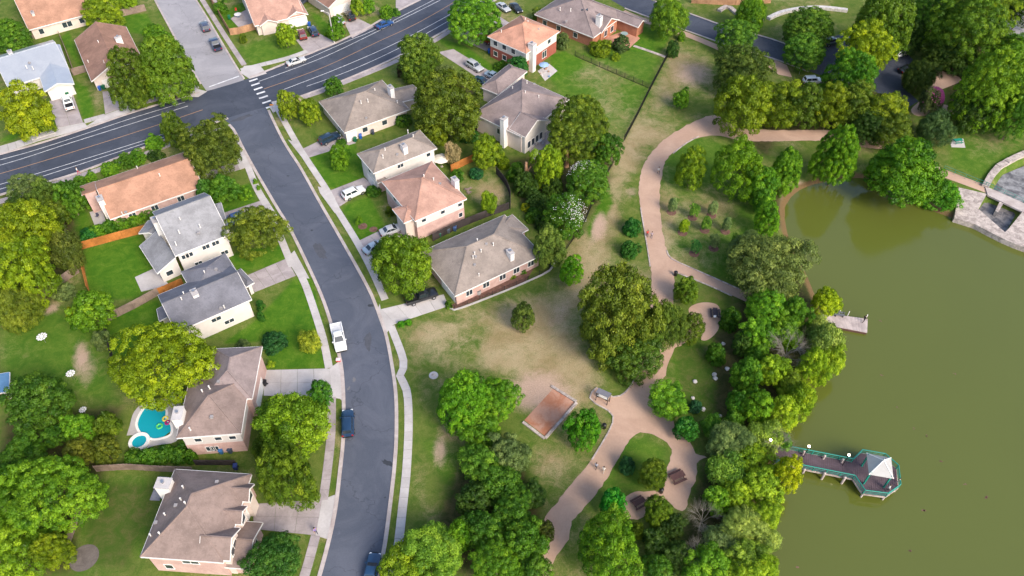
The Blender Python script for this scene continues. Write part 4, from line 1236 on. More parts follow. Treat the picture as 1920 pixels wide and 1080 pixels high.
CR = {}
CR['xl'] = [crown_mesh('crown', 40 + i, 520, (.048, .088), 52000, .027) for i in range(2)]
CR['l'] = [crown_mesh('crown', 50 + i, 260, (.066, .13), 30000, .036) for i in range(5)]
CR['m'] = [crown_mesh('crown', 60 + i, 130, (.09, .18), 16000, .052) for i in range(5)]
CR['s'] = [crown_mesh('crown', 70 + i, 60, (.14, .26), 6500, .082) for i in range(3)]
CR['xs'] = [crown_mesh('crown', 75 + i, 24, (.24, .4), 2400, .13) for i in range(2)]
CR['fl'] = [crown_mesh('crown', 80 + i, 240, (.08, .16), 34000, .034, droop=.7, aspect=1.6, open_=.06, sep=.5) for i in range(4)]
CR['fs'] = [crown_mesh('crown', 85 + i, 75, (.14, .27), 11000, .062, droop=.7, aspect=1.6, open_=.06, sep=.5) for i in range(3)]
CR['cone'] = [crown_mesh('crown', 90 + i, 330, (.060, .115), 34000, .034, 'cone', aspect=1.25) for i in range(2)]
CR['col'] = [crown_mesh('crown', 95, 40, (.25, .45), 2500, .15, 'column', aspect=1.4, sep=.45)]
CR['pom'] = [crown_mesh('crown', 97 + i, 110, (.09, .185), 18000, .042, sep=.66) for i in range(4)]     # distinct pom-pom clumps

def branch_mesh(name, seed, nl=6, twigs=0, r0=.035):
    """unit-height trunk with limbs reaching into the crown (0..1 in z)"""
    rn = random.Random(seed)
    mb = MB()
    def limb(a, b, ra, rb, n=6, bend=.06):
        mid = a.lerp(b, .5) + Vector((rn.uniform(-bend, bend), rn.uniform(-bend, bend), rn.uniform(0, bend)))
        mb.tube(a, mid, ra, (ra + rb) / 2, n, True); mb.tube(mid, b, (ra + rb) / 2, rb, n, True)
        return mid
    mb.lathe([(r0 * 1.7, -.03), (r0 * 1.2, .05), (r0, .2)], 8)
    top = Vector((rn.uniform(-.03, .03), rn.uniform(-.03, .03), .62))
    limb(Vector((0, 0, .17)), top, r0, r0 * .7, 8, .02)
    for k in range(nl):
        an = 2 * math.pi * k / nl + rn.uniform(-.4, .4)
        z = rn.uniform(.38, .62)
        e = Vector((math.cos(an), math.sin(an), 0)) * rn.uniform(.28, .48) + Vector((0, 0, rn.uniform(.8, 1.15)))
        md = limb(Vector((0, 0, z)), e, r0 * .55, r0 * .14)
        for t in range(twigs):
            f = rn.uniform(.3, 1)
            s = md.lerp(e, f)
            d = Vector((math.cos(an + rn.uniform(-1.2, 1.2)), math.sin(an + rn.uniform(-1.2, 1.2)), rn.uniform(-.1, .9))).normalized()
            ee = s + d * rn.uniform(.15, .42)
            limb(s, ee, r0 * .13, r0 * .05, 4, .05)
            for _ in range(3):
                d2 = (d + Vector((rn.uniform(-.9, .9), rn.uniform(-.9, .9), rn.uniform(-.3, .7)))).normalized()
                g = s.lerp(ee, rn.uniform(.3, 1)); mb.tube(g, g + d2 * rn.uniform(.08, .22), r0 * .05, r0 * .02, 3, False)
    return mesh(name, mb.v, mb.f, 50)
TR = [branch_mesh('trunk', i) for i in range(4)]
for t in TR: t.materials.append(M['bark'])
BARE = [branch_mesh('trunk', 20 + i, 11, 20, .019) for i in range(3)]
for t in BARE: t.materials.append(M['pale_bark'])

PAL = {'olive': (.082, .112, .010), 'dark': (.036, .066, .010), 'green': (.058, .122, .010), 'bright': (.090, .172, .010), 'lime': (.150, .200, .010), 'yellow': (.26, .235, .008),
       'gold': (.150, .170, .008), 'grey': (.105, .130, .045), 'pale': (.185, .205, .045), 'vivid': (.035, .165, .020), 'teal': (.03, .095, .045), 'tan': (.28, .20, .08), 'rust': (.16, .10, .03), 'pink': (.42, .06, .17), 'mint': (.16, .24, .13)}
tcount = [0]
LIFT = 1.30
rt = random.Random(5)
AUTO = {
 'lakeside wood': [(1385, 550, 'where the side path meets the lakeside wood'), (1450, 400, 'on the bank of the lake corner'), (1360, 610, 'beside the round clearing'), (1580, 605, 'beside the floating dock'), (1478, 655, 'round the leafless tree below the dock'), (1515, 745, 'on the shore between dock and pier'), (1400, 740, 'behind the boulders between dock and pier'), (1455, 835, 'at the shore end of the pier'), (1310, 880, 'beside the granite path loop'), (1445, 950, 'on the shore below the pier'), (1330, 1020, 'near the lowest leafless tree'), (1400, 1085, 'at the bottom of the lakeside wood')],
 'thicket left of the lower path': [(1000, 930, 'beside the narrow part of the lower path'), (870, 880, 'facing the road sidewalk below the field'), (930, 1060, 'at the bottom of the thicket by the lower path'), (905, 800, 'below the broad bright tree by the clay court'), (950, 870, 'in the middle of the thicket by the lower path')],
 'grove beyond the car park': [(1830, 30, 'at the back of the grove beyond the car park'), (1770, 90, 'in the shade above the granite path'), (1870, 170, 'in the grove above the teal table'), (1910, 90, 'by the pale parking area')],
 'row of trees between car park and path': [(1465, 190, 'nearest the path bend in the row above the path'), (1530, 190, 'behind the white van in the row above the path'), (1600, 200, 'below the yellow lime tree in the row'), (1675, 225, 'nearest the pink tree in the row above the path')],
 'thicket left of the pool': [(150, 800, 'beside the white metal ornament'), (200, 820, 'right beside the pool deck'), (60, 850, 'between the dark yard tree and the huge bright tree'), (20, 905, 'left of the huge bright tree')],
 'trees beside the bungalow': [(45, 350, 'on the roadside above the golden trees'), (125, 368, 'nearest the terracotta bungalow'), (95, 402, 'at the grey fence of the bungalow yard')],
 'dark trees under the lakeside wood': [(1262, 985, 'below the path loop'), (1235, 1060, 'at the bottom beside the huge bright tree')]}
def auto_label(group, cx, cy, kind, c, R):
    r, g, b = c
    cw = ('pale' if g > .17 else 'grey green') if b > .03 else 'golden' if r > .95 * g else 'dark green' if g < .09 else ('lime' if g > .17 else 'olive') if r > .7 * g else 'bright green' if g > .15 else 'mid green'
    fm = {'feather': 'feathery', 'pom': 'clumpy'}.get(kind, 'leafy')
    sz = 'small ' if R < 2.3 else 'broad ' if R > 3.7 else ''
    return sz + fm + ' ' + cw + ' tree ' + min(AUTO[group], key=lambda q: (q[0] - cx) ** 2 + (q[1] - cy) ** 2)[2]
def tree(name, cat, label, cx, cy, rx, ry, kind='auto', col='green', group=None, shrub=False, clear=None):
    zc = 3.0
    for _ in range(6):
        p = P(cx, cy, zc); s = px_scale(p); a = dep_angle(p)
        R = rx / s
        rz = math.sqrt(max((ry / s) ** 2 - (R * math.sin(a)) ** 2, 0.0)) / math.cos(a)
        if shrub: rz = min(max(rz, .55 * R), 1.3 * R); hb = -0.25 * rz
        elif kind == 'col': rz = (ry / s) / math.cos(a); hb = 0.0
        else: rz = min(max(rz, .62 * R), 1.25 * R); hb = (0.22 * R + .5) if clear is None else clear
        zc = hb + rz
    base = Vector((p.x, p.y, 0.0))
    ldn = float(poly_dist(np.array([p.x]), np.array([p.y]), lake_xy)[0])
    gz = 0.0 if ldn < -bank else (WATER_Z * (1 + ldn / bank) if ldn < 0 else WATER_Z - .06 - min(ldn * .35, 2.0))
    base.z = gz
    if group in AUTO: label = auto_label(group, cx, cy, kind, PAL[col] if isinstance(col, str) else col, R)
    t = thing(name, label, cat, base, rt.uniform(0, 6.28), group)
    k = kind
    if k == 'auto': k = 'xs' if R < 1.0 else 's' if R < 2.1 else 'm' if R < 3.6 else 'l' if R < 6.2 else 'xl'
    if k == 'feather': k = 'fs' if R < 3.2 else 'fl'
    i = tcount[0]; tcount[0] += 1
    c = PAL[col] if isinstance(col, str) else col
    j = LIFT * rt.uniform(.9, 1.1) * (1.28 if group == 'lakeside wood' else 1.0); hshift = rt.uniform(-.06, .06)
    c = (c[0] * j * (1 + hshift) * (.86 if c[0] > .85 * c[1] else .94), c[1] * j * 1.06, c[2] * j * .8)
    zz = zc - gz
    if not (shrub and R < 0.9):
        tr = obj('trunk', TR[i % 4], None, t); tr.scale = (R * .9, R * .9, zz) if not shrub else (R * .5, R * .5, zz * .9)
    o = obj('crown', CR[k][i % len(CR[k])], None, t, c)
    o.location = (0, 0, zz); o.scale = (R, R, rz); o.rotation_euler = (0, 0, 0)
    return t, o, R, rz, zz

def bare(label, cx, cy, rx, ry, group=None):
    zc = 4.0
    for _ in range(4):
        p = P(cx, cy, zc); s = px_scale(p); R = rx / s; zc = max(2.5, R * 1.5)
    t = thing('bare_tree', label, 'tree', (p.x, p.y, -.1), rt.uniform(0, 6.28), group)
    i = tcount[0]; tcount[0] += 1
    tr = obj('trunk', BARE[i % 3], None, t); tr.scale = (R * 1.9, R * 1.9, zc * 1.25)
    return t

T = lambda label, *a, **k: tree('leafy_tree', 'tree', label, *a, **k)
Sh = lambda label, *a, **k: tree('shrub', 'shrub', label, *a, shrub=True, **k)

# --- top left yards
T('big yellow green tree in front of the white metal roof', 45, 200, 47, 48, 'pom', (.21, .215, .008))
T('dark green tree behind the white metal roof', 18, 66, 34, 28, col='green')
T('bright yellow green tree leaning over the wooden fence behind the rusty roof', 190, 18, 42, 27, col='lime')
T('small yellow green tree beside the wooden fence, next to a larger one of its kind', 236, -2, 22, 16, col='lime')
T('small bright green tree behind the rusty roof, beside the pale side road', 291, 68, 30, 24, col='bright')
T('broad olive tree hiding the corner of the rusty roofed house', 240, 140, 46, 52, col='olive')
T('broad leafy tree at the corner of main road and side road under the street lamp', 310, 124, 50, 55, col=(.085, .135, .011))
Sh('pale round bush by the kerb below the street lamp', 351, 171, 9, 9, col='grey')
T('olive tree beside the main road opposite the side road', 325, 240, 29, 32, col='olive')
T('wide dark olive tree at the corner of main road and residential road', 397, 270, 62, 52, col=(.082, .098, .012))
Sh('bright low bush beside the main road under an olive tree', 289, 268, 21, 13, col='bright')
Sh('leafy bush behind the cedar fence beside the side road', 413, 14, 15, 14, col='green')
Sh('small bush at the lawn edge beside the cedar fence', 456, 72, 8, 10, col='olive')
T('small light green tree on the lawn of the garage front house', 534, 63, 23, 21, col='lime')
T('small green tree on the lawn beside the leaning street lamp', 631, 50, 19, 20, col='bright')
Sh('low bright bush at the foot of the small tree on the drive lawn', 614, 64, 7, 6, col='bright')
T('yellow green tree beside the two driveway cars at the top road', 668, 10, 14, 16, col='lime')
T('thin pale tree in the bare front yard by the blue car', 690, 8, 14, 14, col='bright')
Sh('spreading bush in the bare front yard above the blue car', 725, 22, 15, 13, col='bright')
Sh('dark low bush at the kerb above the blue car', 741, 23, 10, 8, col='green')
# --- between main road and the hip house
T('large bright green tree by the drive of the red brick house', 890, 28, 54, 41, col='bright')
T('olive green tree at the end of the long driveway', 786, 105, 42, 40, col=(.085, .128, .014))
T('small green tree beside the road and the beige hip roof', 626, 160, 20, 17, col='green')
T('left one of two yellowish trees around the drooping dry palm', 537, 194, 24, 27, col=(.15, .19, .012))
T('right one of two yellowish trees around the drooping dry palm', 578, 206, 24, 24, col='gold')
T('very large dark olive tree between the beige roofs and the mauve house', 836, 190, 74, 62, 'l', (.090, .105, .010))
T('grey green tree against the large dark olive tree', 832, 140, 24, 22, col='grey')
T('golden olive tree below the large dark olive tree', 818, 246, 26, 24, col='gold')
Sh('dark green bush at the foot of the large olive tree', 878, 252, 24, 18, col=(.03, .09, .015))
Sh('dark bush between the beige hip roof and the olive tree', 755, 225, 20, 12, col='green')
Sh('dark maroon bush beside the end of the driveway', 755, 133, 14, 14, col=(.06, .035, .02))
Sh('low dark hedge bush behind the beige roof', 775, 148, 16, 8, col='dark')
T('round yellow green tree behind the pink roofed house', 911, 280, 32, 30, col='gold')
T('dry pinkish bare looking tree behind the beige two storey house', 848, 285, 17, 22, 'feather', (.30, .19, .12))
Sh('dark glossy bush inside the curved dark fence', 893, 324, 16, 13, col=(.02, .09, .03))
Sh('bush by the orange fence panel behind the pink roofed house', 857, 328, 15, 13, col='green')
T('thin young tree on the dry lawn inside the curved fence', 916, 376, 17, 25, 'feather', 'lime')
Sh('golden bush beside the curved fence under the tall trunk', 945, 305, 13, 14, col='gold')
T('large olive tree beside the mauve house and green yard', 1086, 232, 62, 56, col='olive')
T('green tree between the large olive tree and the iron fence', 1138, 275, 32, 30, col='green')
T('yellow green tree over the mauve house terrace', 1029, 310, 33, 38, col='lime')
T('white flowering tree beside the tall yellow cypress pair', 1102, 336, 42, 36, col='green')
T('white flowering tree behind the lone yellow cypress', 1058, 400, 45, 42, col='green')
T('pale grey green tree at the end of the wide brown house', 1028, 458, 36, 40, col=(.115, .15, .03))
T('neat round bright green tree on the grass field', 1074, 504, 27, 26, col=(.12, .25, .008))
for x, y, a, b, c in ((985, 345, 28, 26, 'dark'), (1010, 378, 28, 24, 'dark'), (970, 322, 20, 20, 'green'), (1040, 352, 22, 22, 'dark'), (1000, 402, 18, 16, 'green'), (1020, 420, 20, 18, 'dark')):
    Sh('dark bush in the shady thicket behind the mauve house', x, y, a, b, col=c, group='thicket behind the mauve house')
for x, y in ((985, 388), (1018, 386)): Sh('golden leaved bush at the edge of the shady thicket behind the mauve house', x, y, 11, 9, col='yellow', group='golden bushes of the thicket')
for lab, x, y, a, b in (('tall yellowing columnar cypress beside the iron fence', 1128, 288, 6, 21), ('left half of a pair of yellowing columnar cypresses', 1082, 356, 5, 23), ('right half of a pair of yellowing columnar cypresses', 1091, 355, 5, 23), ('lone yellowing columnar cypress before the flowering tree', 1055, 408, 6, 26)):
    tree('cypress_tree', 'tree', lab, x, y, a, b, 'col', (.22, .17, .022))
Sh('round dark green bush beside the park path, upper one of two', 1185, 426, 20, 19, col=(.025, .105, .018))
Sh('round dark green bush beside the park path, lower one of two', 1180, 467, 22, 20, col=(.03, .10, .016))
T('dark olive tree standing alone on the dry grass', 979, 591, 28, 28, col=(.075, .10, .018))
T('huge shaggy olive tree over the park path', 1158, 580, 82, 90, 'l', (.098, .122, .014), clear=1.0)
T('tree with fine leaves joined to the huge shaggy olive tree', 1245, 600, 42, 52, 'fl', (.085, .12, .018))
T('low leafy tree skirting the foot of the huge shaggy olive tree', 1195, 660, 62, 38, 'l', (.06, .105, .012), clear=.6)
T('small dark tree below the side path fork', 1288, 540, 29, 27, col=(.085, .13, .010))
T('yellow tipped tree beside the round granite clearing', 1296, 612, 25, 30, 'pom', 'olive')
Sh('round green bush beside the picnic bench on the round clearing', 1370, 596, 22, 26, col='green')
Sh('round green bush among pale boulders', 1342, 662, 22, 22, col='green')
T('bright green tree at the bulge of the park path', 1254, 746, 42, 36, 'pom', (.10, .19, .010))
T('dark green tree at the fork of the lower park path', 1287, 800, 25, 24, col=(.03, .11, .012))
Sh('bluish agave like bush by the boulders', 1305, 762, 14, 14, col='teal')
T('bright green tree beside the clay court', 1096, 801, 37, 42, col=(.06, .17, .010))
# --- field edge and lower thicket
T('broad bright green tree left of the clay court', 868, 748, 50, 56, 'l', (.085, .185, .010))
T('leafy tree joined to the broad bright tree, nearest the clay court', 930, 742, 46, 44, col='bright')
for x, y, a, b, c in ((905, 800, 45, 36, 'bright'), (900, 868, 45, 40, (.11, .19, .018)), (955, 850, 45, 40, 'grey'), (940, 905, 48, 40, 'green'), (890, 935, 38, 36, 'dark'), (960, 960, 50, 45, 'green'), (905, 995, 48, 42, 'green'), (985, 1010, 50, 48, 'green'), (1000, 925, 30, 28, 'dark'),
                      (930, 1055, 55, 42, 'bright'), (1000, 1070, 45, 36, 'green'), (860, 1000, 28, 30, 'bright')):
    T('green tree in the dense thicket left of the lower park path', x, y, a, b, col=c, group='thicket left of the lower path')
T('light green tree overhanging the sidewalk at the road bend', 815, 1030, 62, 50, 'feather', (.125, .20, .020))
T('yellow green tree hiding the nose of a navy car', 752, 1062, 52, 38, col='lime')
T('dark bronze tree leaning over the lower park path', 1022, 995, 22, 32, col=(.05, .06, .012))
T('huge bright green tree below the lower park path', 1140, 1022, 76, 76, 'l', (.09, .175, .010))
T('vivid green round tree at the path edge near the brown table', 1150, 937, 26, 28, col=(.03, .17, .014))
T('yellow tipped tree on the path island', 1226, 884, 28, 30, 'pom', 'olive')
Sh('bluish dark bush on the path island', 1177, 872, 18, 22, col=(.025, .085, .03))
T('small tree shading the table beside the path loop', 1234, 955, 27, 30, 'pom', (.09, .13, .01))
Sh('yellowish bush below the path loop', 1196, 995, 16, 20, col='olive')
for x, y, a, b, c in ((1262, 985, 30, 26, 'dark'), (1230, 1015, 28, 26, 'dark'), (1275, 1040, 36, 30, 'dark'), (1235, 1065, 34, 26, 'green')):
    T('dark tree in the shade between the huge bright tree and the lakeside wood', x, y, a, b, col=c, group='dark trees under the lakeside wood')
# --- lakeside wood
LS = 'leafy tree in the wood along the lake shore'
for x, y, a, b, k, c in ((1400, 470, 40, 34, 'feather', 'grey'), (1440, 405, 28, 34, 'auto', 'bright'), (1432, 372, 22, 24, 'auto', 'green'), (1462, 520, 36, 30, 'feather', 'grey'), (1440, 575, 46, 40, 'auto', 'bright'), (1490, 585, 34, 34, 'auto', 'green'),
                         (1420, 625, 38, 36, 'auto', 'bright'), (1475, 620, 36, 32, 'auto', (.10, .17, .012)), (1550, 640, 34, 36, 'feather', 'pale'), (1565, 672, 26, 28, 'feather', (.19, .25, .015)), (1525, 685, 36, 38, 'auto', 'lime'), (1450, 690, 36, 34, 'auto', 'lime'), (1400, 700, 32, 34, 'auto', 'green'),
                         (1485, 725, 30, 28, 'auto', (.12, .16, .012)), (1505, 745, 28, 30, 'feather', 'lime'), (1470, 770, 40, 38, 'auto', 'lime'), (1420, 760, 34, 36, 'auto', 'bright'), (1385, 755, 24, 28, 'auto', 'green'), (1440, 815, 38, 30, 'feather', (.16, .21, .03)), (1470, 828, 20, 18, 'auto', 'green'),
                         (1370, 825, 46, 34, 'feather', 'grey'), (1340, 800, 26, 22, 'feather', 'green'), (1410, 860, 40, 36, 'auto', 'lime'), (1360, 880, 40, 36, 'feather', (.10, .16, .02)), (1430, 905, 44, 40, 'auto', (.15, .21, .012)), (1380, 925, 38, 34, 'auto', 'lime'), (1395, 985, 46, 40, 'feather', 'pale'),
                         (1345, 935, 28, 28, 'auto', 'bright'), (1435, 965, 34, 32, 'auto', 'lime'), (1440, 1010, 28, 26, 'feather', 'pale'), (1350, 1010, 40, 34, 'feather', 'grey'), (1400, 1040, 46, 38, 'auto', (.14, .18, .02)), (1330, 1060, 50, 36, 'auto', 'bright'), (1395, 1085, 50, 36, 'auto', 'lime'), (1435, 1060, 26, 30, 'feather', 'lime'),
                         (1420, 665, 26, 24, 'auto', 'green'), (1395, 640, 22, 24, 'auto', 'dark'), (1375, 790, 22, 22, 'auto', 'green')):
    T(LS, x, y, a, b, k, c, group='lakeside wood')
T('wide feathery grey green tree at the top of the lakeside wood', 1446, 496, 78, 56, 'fl', (.135, .165, .045))
T('small bright yellow tree above the pale floating dock', 1549, 564, 30, 28, col=(.30, .31, .008))
T('yellow tree at the shore end of the teal railed pier', 1476, 886, 36, 42, col=(.27, .265, .008))
T('pale lime tree overhanging the water below the floating dock', 1536, 615, 30, 22, 'feather', 'pale')
bare('grey leafless tree amid green crowns below the floating dock', 1478, 655, 34, 30)
bare('grey leafless tree beside the path loop, at the edge of the wood', 1318, 972, 26, 22)
bare('pale leafless tree lowest in the lakeside wood', 1310, 1040, 28, 24)
bare('pale leafless tree beside the shore end of the pier', 1462, 832, 26, 20)
# --- upper right park
T('bright weeping tree beside the loop road sidewalk', 1255, 26, 40, 32, 'feather', (.12, .20, .014))
T('green tree on the loop road verge next to the sidewalk', 1382, 64, 41, 30, col=(.075, .145, .014))
T('upright green tree behind the loop road', 1411, 22, 30, 30, 'feather', 'bright')
T('dark olive tree above the bend of the park path', 1396, 126, 60, 38, 'l', (.062, .085, .014))
T('yellow green clumpy tree over the bend of the park path', 1395, 192, 52, 54, 'pom', (.135, .165, .008))
T('small round young tree alone on the dry slope', 1279, 182, 16, 17, col='bright')
T('green tree on the loop road with a smaller one below it', 1518, 48, 50, 28, col=(.085, .15, .014))
T('smaller green tree at the loop road bend', 1510, 92, 40, 27, col=(.07, .14, .014))
T('tall dense green tree behind the yellow lime tree', 1658, 32, 66, 64, 'cone', (.085, .13, .010))
T('tall yellow lime tree beside the white car', 1622, 88, 54, 52, 'l', (.19, .225, .008))
T('green tree below the yellow lime tree by the car park', 1602, 140, 54, 46, 'l', (.075, .165, .010))
for x, y, a, b, k, c in ((1462, 186, 44, 42, 'pom', 'gold'), (1512, 192, 40, 40, 'pom', 'olive'), (1560, 195, 44, 42, 'pom', 'gold'), (1606, 198, 44, 40, 'pom', 'olive'), (1662, 205, 46, 42, 'pom', 'gold'), (1676, 240, 38, 34, 'pom', 'olive'), (1632, 232, 36, 30, 'auto', 'dark')):
    T('yellow tipped olive tree in the row between car park and park path', x, y, a, b, k, c, group='row of trees between car park and path')
T('bright green pointed tree on the shore at the head of the lake', 1576, 286, 45, 54, 'cone', (.10, .19, .008))
T('big bright green dome tree reflected in the head of the lake', 1700, 308, 72, 60, 'cone', (.085, .17, .008))
T('bright feathery green tree at the lake corner', 1474, 314, 35, 44, 'cone', (.09, .18, .010))
T('broad bright clumpy tree inside the path bend', 1380, 308, 56, 54, 'pom', (.12, .195, .008))
T('smaller clumpy yellow green tree inside the path bend', 1297, 312, 30, 38, 'pom', (.11, .16, .008))
T('leafy tree between the path bend and the lake corner', 1428, 345, 34, 36, col='bright')
Sh('thick green hedge bush on the bank beside the spillway', 1768, 362, 38, 30, col=(.07, .18, .010))
Sh('small bush on the bank under the lakeside dome tree', 1735, 345, 24, 18, col='bright')
T('greyish green tree beside the pink flowering tree', 1755, 238, 35, 28, 'feather', (.055, .09, .03))
tree('crape_myrtle', 'tree', 'pink flowering tree beside the car park', 1746, 186, 22, 24, 'feather', (.07, .085, .03))
T('dark olive tree by the car park behind the pink tree', 1728, 140, 32, 28, 'feather', (.058, .082, .014))
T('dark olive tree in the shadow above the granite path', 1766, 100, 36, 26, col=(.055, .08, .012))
for x, y, a, b, c in ((1862, 160, 64, 70, (.12, .19, .010)), (1820, 50, 78, 60, (.085, .15, .010)), (1745, 30, 50, 42, 'green'), (1900, 105, 44, 42, 'bright'), (1838, 205, 45, 38, 'dark'), (1906, 215, 36, 46, 'green'), (1890, 130, 40, 36, (.14, .20, .010)), (1850, 10, 60, 40, 'lime'), (1800, 100, 40, 30, 'dark'), (1915, 20, 30, 28, 'dark'), (1715, 65, 30, 28, 'dark'), (1925, 165, 40, 40, 'bright')):
    T('large green tree in the grove at the top corner beyond the car park', x, y, a, b, 'auto', c, group='grove beyond the car park')
Sh('yellow olive bush below the dusky pink roof', 1126, 90, 22, 18, col='gold'); Sh('grey green bush beside the brick terrace', 1166, 82, 18, 17, col=(.06, .09, .03)); Sh('bright low bush under the yellow olive bush', 1155, 106, 10, 8, col='lime')
Sh('loose pale bush at the corner of the red brick house', 1056, 78, 14, 22, col='grey'); Sh('bushy shrub at the bend of the black iron fence', 1262, 92, 14, 18, col=(.05, .10, .02)); Sh('green bush on the lawn corner by the iron fence', 1278, 68, 8, 10, col='bright')
T('dark green tree between red brick house and mauve roof', 972, 122, 24, 17, col=(.025, .095, .018)); Sh('low dark bush along the red brick wall', 940, 122, 15, 9, col='green')
Sh('olive bush behind the red brick house', 1013, 28, 18, 14, col='olive')
# --- east side front gardens
T('small round tree on the bright lawn of the beige two storey house', 635, 292, 21, 23, col='bright')
Sh('green bush at the drive end of the white sport utility car', 701, 357, 17, 13, col='green')
T('tiny tree in a mulch bed on the front lawn', 674, 412, 8, 12, col='bright')
Sh('bush by the front wall of the pink roofed house', 730, 396, 9, 14, col='olive')
Sh('bush beside the navy car at the beige hip house', 640, 266, 11, 8, col='green')
T('large clumpy green tree in front of the wide brown house', 755, 488, 58, 56, 'pom', (.095, .15, .008))
T('darker leafy tree behind the large clumpy tree', 730, 468, 36, 30, col=(.055, .11, .012))
Sh('clipped bright green hedge at the end of the concrete drive', 753, 607, 9, 8, col=(.07, .2, .01)); Sh('clipped bright hedge half nearest the field', 766, 604, 9, 8, col=(.07, .2, .01))
Sh('round green bush at the garden bed corner of the wide brown house', 841, 570, 9, 9, col='green')
Sh('yellow flowering bush along the wall of the wide brown house', 962, 518, 8, 6, col='gold'); Sh('green bush along the wall of the wide brown house', 980, 508, 8, 7, col='green')
# --- left side
for x, y, a, b, c in ((45, 352, 36, 30, 'grey'), (85, 362, 32, 30, (.08, .12, .02)), (128, 368, 30, 34, 'green'), (95, 400, 36, 30, 'olive'), (35, 385, 30, 24, 'dark')):
    T('mixed green tree at the roadside corner beside the terracotta bungalow', x, y, a, b, 'auto', c, group='trees beside the bungalow')
T('golden topped big tree, upper one of the pair left of the cedar fence', 52, 425, 66, 56, 'l', (.175, .188, .008))
T('golden topped big tree, lower one of the pair left of the cedar fence', 48, 505, 64, 66, 'l', (.155, .182, .008))
T('olive tree at the end of the cedar fence', 124, 468, 30, 36, 'feather', (.10, .105, .02)); T('rusty olive tree below the golden trees', 26, 575, 46, 42, 'feather', (.125, .13, .014)); T('golden tree edge leaning over the small yard bench', 8, 550, 34, 30, col='olive')
for x, y, a, b, c in ((205, 317, 20, 15, 'bright'), (236, 300, 20, 16, 'green'), (258, 294, 20, 15, 'bright'), (292, 292, 17, 9, 'dark'), (170, 330, 11, 10, 'bright'), (148, 338, 12, 10, 'green')):
    Sh('bush in the row between main road and terracotta bungalow', x, y, a, b, col=c, group='bushes along the road side of the bungalow')
for x, y, a, b, c in ((165, 440, 20, 16, (.03, .12, .02)), (185, 432, 16, 14, 'bright'), (205, 425, 18, 15, 'green'), (228, 415, 18, 15, 'bright'), (252, 412, 18, 14, 'bright'), (272, 400, 16, 13, 'green'), (292, 390, 16, 12, 'bright'), (312, 380, 16, 11, 'green'), (345, 362, 12, 10, 'green'), (362, 357, 14, 12, 'dark')):
    Sh('bush in the row between terracotta bungalow and cedar fence', x, y, a, b, col=c, group='bushes along the cedar fence')
T('round green tree in front of the grey two storey house', 418, 350, 34, 27, col='green'); T('bushy tree touching the terracotta roof end', 384, 354, 20, 20, col=(.05, .12, .016)); Sh('low bright bush on the small front lawn', 457, 362, 14, 14, col='bright')
for x, y in ((478, 340), (484, 352)): Sh('tiny clipped bush in the kerb verge by the bungalow drive', x, y, 5, 8, col='bright', group='verge bushes')
T('wide olive tree on the front lawn of the grey house', 481, 424, 58, 48, 'l', (.095, .118, .012))
Sh('grey green bush behind the cedar fenced yard', 120, 545, 22, 18, col='grey'); T('lime green tree in the back yard beside the fence gap', 170, 578, 48, 36, 'm', (.11, .19, .010)); Sh('yellow bush under the lime green back yard tree', 133, 585, 10, 14, col='yellow')
Sh('loose olive bush along the back fence', 190, 636, 20, 22, col='grey')
T('huge golden green tree between slate roof and swimming pool', 308, 674, 102, 82, 'xl', (.15, .185, .006)); T('small pointed tree top against the slate roof', 334, 594, 14, 17, col='bright')
T('dark green tree alone in the left yard', 68, 746, 66, 55, 'l', (.055, .105, .010)); 
for x, y, a, b, c in ((150, 800, 34, 32, 'bright'), (200, 795, 26, 34, 'olive'), (145, 845, 38, 30, (.10, .10, .012)), (100, 815, 28, 22, 'green'), (195, 840, 30, 28, (.075, .09, .01)), (40, 850, 46, 36, 'green'), (20, 905, 40, 40, 'bright')):
    T('tree in the dense back yard thicket left of the swimming pool', x, y, a, b, 'auto', c, group='thicket left of the pool')
T('huge bright green tree below the pool yard thicket', 92, 920, 92, 72, 'xl', (.105, .185, .010)); T('yellow olive tree at the bottom left corner', 98, 1028, 34, 38, 'pom', 'gold'); T('lime clumpy tree at the bottom left corner', 34, 1040, 52, 52, 'pom', (.13, .20, .010)); T('bright tree at the left edge of the bottom yard', -8, 985, 34, 36, col='bright')
for x, y, a, b in ((252, 857, 22, 18), (280, 855, 22, 20), (308, 850, 22, 20), (336, 851, 22, 20), (358, 856, 14, 16)): Sh('bush in the row below the swimming pool', x, y, a, b, col='green', group='bushes below the pool')
Sh('dark spreading bush on the lawn of the slate house', 515, 640, 28, 17, col=(.02, .07, .02)); T('sparse yellow tree on the lawn of the slate house', 582, 638, 23, 22, 'feather', (.22, .22, .02)); T('tiny standard tree at the corner of the wide driveway', 507, 682, 9, 8, col='lime')
Sh('grey bush hidden at the roof edge of the hipped house', 455, 648, 16, 9, col='grey')
for x, y in ((487, 572), (488, 592)): Sh('clipped ball bush by the front step of the slate house', x, y, 10, 11, col=(.03, .09, .014), group='ball bushes')
T('bright clumpy tree between the two driveways', 546, 795, 72, 62, 'pom', (.125, .19, .008)); T('darker leafy tree joined to the bright clumpy tree', 530, 885, 62, 66, 'l', (.085, .125, .010)); T('dark green tree at the end of the wide driveway', 600, 736, 27, 28, col=(.045, .12, .012)); T('leafy tree at the side of the hipped house', 492, 840, 24, 40, col='olive')
T('dark green tree at the drive of the gabled house', 515, 1045, 58, 40, 'l', (.035, .085, .012))
